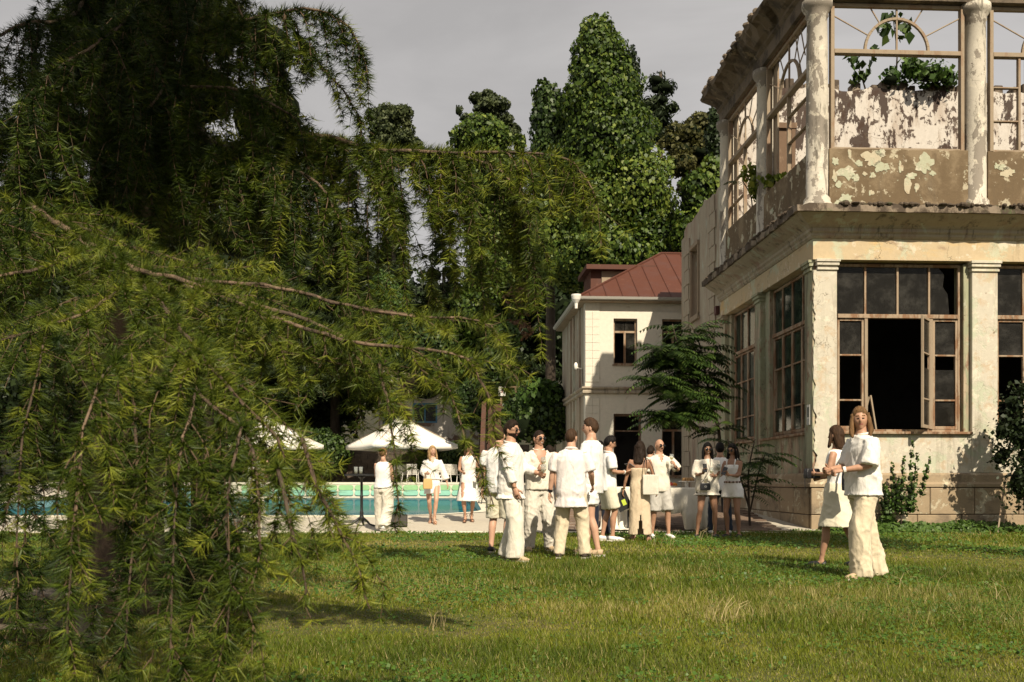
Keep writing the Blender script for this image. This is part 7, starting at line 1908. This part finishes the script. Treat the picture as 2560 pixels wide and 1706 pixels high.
T = [px_clump(*a) for a in ((2130, 175, 55, 26, 27.6), (2090, 160, 30, 30, 27.6), (2175, 185, 28, 22, 27.6), (2050, 180, 25, 20, 27.6))]
tree('bush', 'bushy plant rooted on the broken inner wall, seen through the upper window', 'bush', T, 'lit', 0.17, 0.75, droop=0.6, jitter=0.8, core=0.6, shell=(0.5, 1.1), tone=(0.4, .3))
T = [px_clump(*a) for a in ((2030, 70, 16, 34, 27.6), (2075, 70, 18, 28, 27.6), (2050, 45, 22, 12, 27.6), (2010, 120, 12, 20, 27.6))]
tree('sapling', 'slender sapling with drooping broad leaves framed by the arched upper window', 'tree', T, 'ivy', 0.26, 0.6, trunk=[(P3(2058, 200, 27.7), 0.03), (P3(2062, 120, 27.7), 0.02), (P3(2052, 40, 27.7), 0.01)], droop=1.4, jitter=0.6, core=0, shell=(0.3, 1.1))
T = [px_clump(*a) for a in ((1960, 140, 20, 18, 27.6), (1985, 165, 20, 22, 27.6), (1970, 185, 16, 14, 27.6))]
tree('sapling', 'leafy sapling hanging beside the corner column on the inner wall', 'tree', T, 'ivy', 0.24, 0.6, trunk=[(P3(1990, 210, 27.7), 0.025), (P3(1975, 160, 27.7), 0.015), (P3(1962, 130, 27.7), 0.01)], droop=1.4, jitter=0.6, core=0, shell=(0.3, 1.1))
# shrub with upright shoots at the foot of the wall
sh = []
for (x, y0, y1, w) in ((2043, 1160, 1120, 10), (2055, 1150, 1075, 9), (2075, 1140, 1060, 8), (2098, 1140, 1050, 8), (2090, 1120, 1020, 7), (2118, 1130, 1060, 7), (2065, 1170, 1110, 14), (2090, 1170, 1110, 14), (2040, 1190, 1150, 14)):
    n = 5
    for k in range(n):
        t = k/(n-1); sh.append(px_clump(x + (x-2070)*0.35*t, y0 + (y1-y0)*t, w*(1.2-0.7*t), 12, 20.05))
tree('shrub', 'small leafy shrub with upright shoots against the dado below the open window', 'shrub', sh, 'lit', 0.065, 0.55, trunk=[((gx(2070*K, 20.05), 20.05, 0.0), 0.02), (P3(2072, 1140, 20.05), 0.012)], droop=0.1, jitter=0.8, core=0.5, shell=(0.4, 1.1))
T = [px_clump(*a) for a in ((2330, 930, 32, 34, 19.6), (2352, 900, 30, 28, 19.6), (2310, 990, 36, 40, 19.6), (2345, 1010, 44, 60, 19.4), (2300, 1050, 26, 28, 19.7), (2385, 960, 50, 90, 19.4), (2350, 1110, 50, 60, 19.3), (2400, 1060, 60, 90, 19.2))]
tree('bush', 'dark straggling bush at the right edge in front of the second window', 'bush', T, 'dark', 0.085, 0.5, trunk=[((gx(2360*K, 19.5), 19.5, 0.0), 0.04), (P3(2350, 1050, 19.5), 0.03), (P3(2335, 930, 19.6), 0.012)], droop=0.4, jitter=1.0, core=0.55, shell=(0.4, 1.2), tone=(0.65, .25))
tw2 = MB()
stk = empty('garden_stake', (gx(2292*K, 19.3), 19.3, 0.0), 0, 'pale thin pole leaning at the right edge among the weeds', 'pole')
MB().tube([(0, 0, 0), (0.2, 0.25, 0.55), (0.42, 0.5, 1.15)], 0.016, 6).build('pole_shaft', M['palewood'], stk)
# ------------------------------------------------------------------ grass and weeds
GR = leafy('meadow grass', (0.042, 0.080, 0.005), (0.150, 0.190, 0.010), (0.285, 0.275, 0.026), 0.55, 0.35, 0.3)
def add_stop(mat, pos, c):
    e = [n for n in mat.node_tree.nodes if n.type == 'VALTORGB'][0].color_ramp.elements
    k = e.new(pos); k.color = (*c, 1)
gr_e = [n for n in GR.node_tree.nodes if n.type == 'VALTORGB'][0].color_ramp.elements
gr_e[-1].position = 0.72
add_stop(GR, 0.95, (0.40, 0.33, 0.15))

rg = np.random.default_rng(5)
_w = [(rg.normal(0, 1, 2)*s, rg.uniform(0, 6.28), a) for s, a in ((0.5, 1.0), (0.9, 0.9), (1.7, 0.7), (3.1, 0.55), (5.5, 0.4)) for _ in range(3)]
def field(x, y, k=0):
    v = np.zeros_like(x)
    for (w, p, a) in _w: v += a*np.sin(w[0]*x + w[1]*y + p + k*1.7)
    return v/3.2
def lawn_points(d0, d1, per):
    area = 0.57*1.08*(d1*d1-d0*d0); n = int(area*per)
    d = np.sqrt(rg.uniform(d0*d0, d1*d1, n)); x = rg.uniform(-0.56, 0.56, n)*d
    ok = ~((x > 6.0) & (d > 20.3)) & ~((d > 19.62) & (x < 5.6)) 
    return x[ok], d[ok]
def blades(name, bands, mat):
    Vs, Fs, Ts, o = [], [], [], 0
    for d0, d1, per, h, w in bands:
        x, y = lawn_points(d0, d1, per); n = len(x)
        f = field(x, y); dry = field(x*1.3+9, y*1.3, 2)
        hh = h*(0.78 + 0.42*f)*rg.uniform(0.35, 1.45, n)*np.where(rg.random(n) < 0.02, 1.9, 1.0); hh = np.clip(hh, 0.015, None)
        tone = 0.42 + 0.24*dry*0.6 - 0.16*f + 0.10*rg.normal(0, 1, n)
        isdry = rg.random(n) < np.clip(0.09 + 0.40*np.clip(dry-0.15, 0, 1), 0, .5)
        tone = np.where(isdry, rg.uniform(0.78, 1.0, n), np.clip(tone, 0, 0.72))
        ang = rg.uniform(0, 6.28, n); lean = rg.uniform(0.15, 1.1, n)*hh
        bx, by = np.cos(ang), np.sin(ang); ww = w*rg.uniform(0.6, 1.3, n)
        la = ang + rg.normal(math.pi/2, 0.6, n)
        P = np.stack([x, y, np.zeros(n)-0.004], 1); W = np.stack([bx*ww/2, by*ww/2, np.zeros(n)], 1)
        tip = P + np.stack([np.cos(la)*lean, np.sin(la)*lean, hh], 1)
        V = np.stack([P-W, P+W, tip], 1).reshape(-1, 3)
        Vs.append(V); Fs.append(np.arange(len(V)).reshape(-1, 3)+o); o += len(V); Ts.append(np.repeat(tone, 3))
    me = np_mesh(name, np.concatenate(Vs), np.concatenate(Fs), np.concatenate(Ts))
    ob = link(name, me, mat)
    return ob
g = blades('grass', [(4.2, 6.5, 7000, 0.062, 0.0055), (6.5, 9, 4200, 0.056, 0.0068), (9, 13, 2000, 0.052, 0.0095), (13, 20.6, 900, 0.055, 0.0150)], GR)
tag(g, 'uneven green and straw coloured grass of the lawn', 'grass', kind='stuff')
# clover-like weeds lying low in patches
CL = leafy('clover leaves', (0.030, 0.078, 0.008), (0.065, 0.135, 0.014), (0.12, 0.19, 0.026), 0.5, 0.3)
Vs, Fs, Ts, o = [], [], [], 0
for d0, d1, per, sz in ((4.5, 8, 1500, 0.020), (8, 13, 600, 0.026), (13, 20.4, 330, 0.040)):
    x, y = lawn_points(d0, d1, per); f = field(x+3, y-7, 1)
    k = rg.random(len(x)) < np.clip(f*1.2 + 0.1, 0.03, 1); x, y, f = x[k], y[k], f[k]
    P = np.stack([x, y, rg.uniform(0.02, 0.055, len(x))], 1); N = np.tile([0.0, -0.25, 1.0], (len(x), 1))
    V, Fq = leaf_cards(P, N, sz, 0.9, 0.0, 0.4, rg)
    Vs.append(V); Fs.append(Fq+o); o += len(V); Ts.append(np.repeat(np.clip(rg.normal(0.5, 0.22, len(x)), 0, 1), 4))
me = np_mesh('clover', np.concatenate(Vs), np.concatenate(Fs), np.concatenate(Ts))
tag(link('clover', me, CL), 'low clover leaves scattered through the lawn', 'weeds', kind='stuff')
# leafy weeds along the foot of the ruin
n = 5200
x = rg.uniform(6.3, 11.2, n); y0 = 20.5 + (x-6.2)*math.tan(BA)
y = y0 - np.abs(rg.normal(0, 0.55, n)) - 0.12; hgt = (0.10 + 0.16*np.clip(1-(y0-y)/1.2, 0, 1))*(1+0.4*field(x*2, y*2))
P = np.stack([x, y, rg.uniform(0.1, 1.0, n)*hgt], 1); N = np.tile([0.1, -0.5, 0.9], (n, 1))
V, Fq = leaf_cards(P, N, 0.085, 0.75, 0.2, 0.5, rg)
me = np_mesh('weeds', V, Fq, np.repeat(np.clip(rg.normal(0.55, 0.22, n), 0, 1), 4))
tag(link('weeds', me, LEAF['lit']), 'leafy green weeds along the foot of the ruin', 'weeds', kind='stuff')

# tufts of tall dry stalks
ST = MB()
for (px, d, n_, h_) in ((1790, 7.2, 16, 0.18), (1650, 15.5, 8, 0.28), (1760, 17.2, 6, 0.25), (2300, 9.0, 5, 0.24), (2480, 8.2, 6, 0.22), (1100, 6.8, 10, 0.16)):
    x0 = gx(px, d)
    for k in range(n_):
        a = random.uniform(0, 6.28); q = random.uniform(0.2, 0.9)*h_; b = (x0 + random.gauss(0, 0.09), d + random.gauss(0, 0.09), 0.0)
        p1 = (b[0] + 0.35*q*math.cos(a), b[1] + 0.35*q*math.sin(a), h_*random.uniform(0.45, 0.7)); p2 = (b[0] + q*math.cos(a), b[1] + q*math.sin(a), h_*random.uniform(0.6, 1.15))
        ST.tube([b, p1, p2], [0.0022, 0.0018, 0.0009], 3)
so_ = ST.build('dry_stalks', plain('dry straw', (0.42, 0.34, 0.17), 0.8))
tag(so_, 'tufts of tall dry straw standing in the lawn', 'straw', kind='stuff')
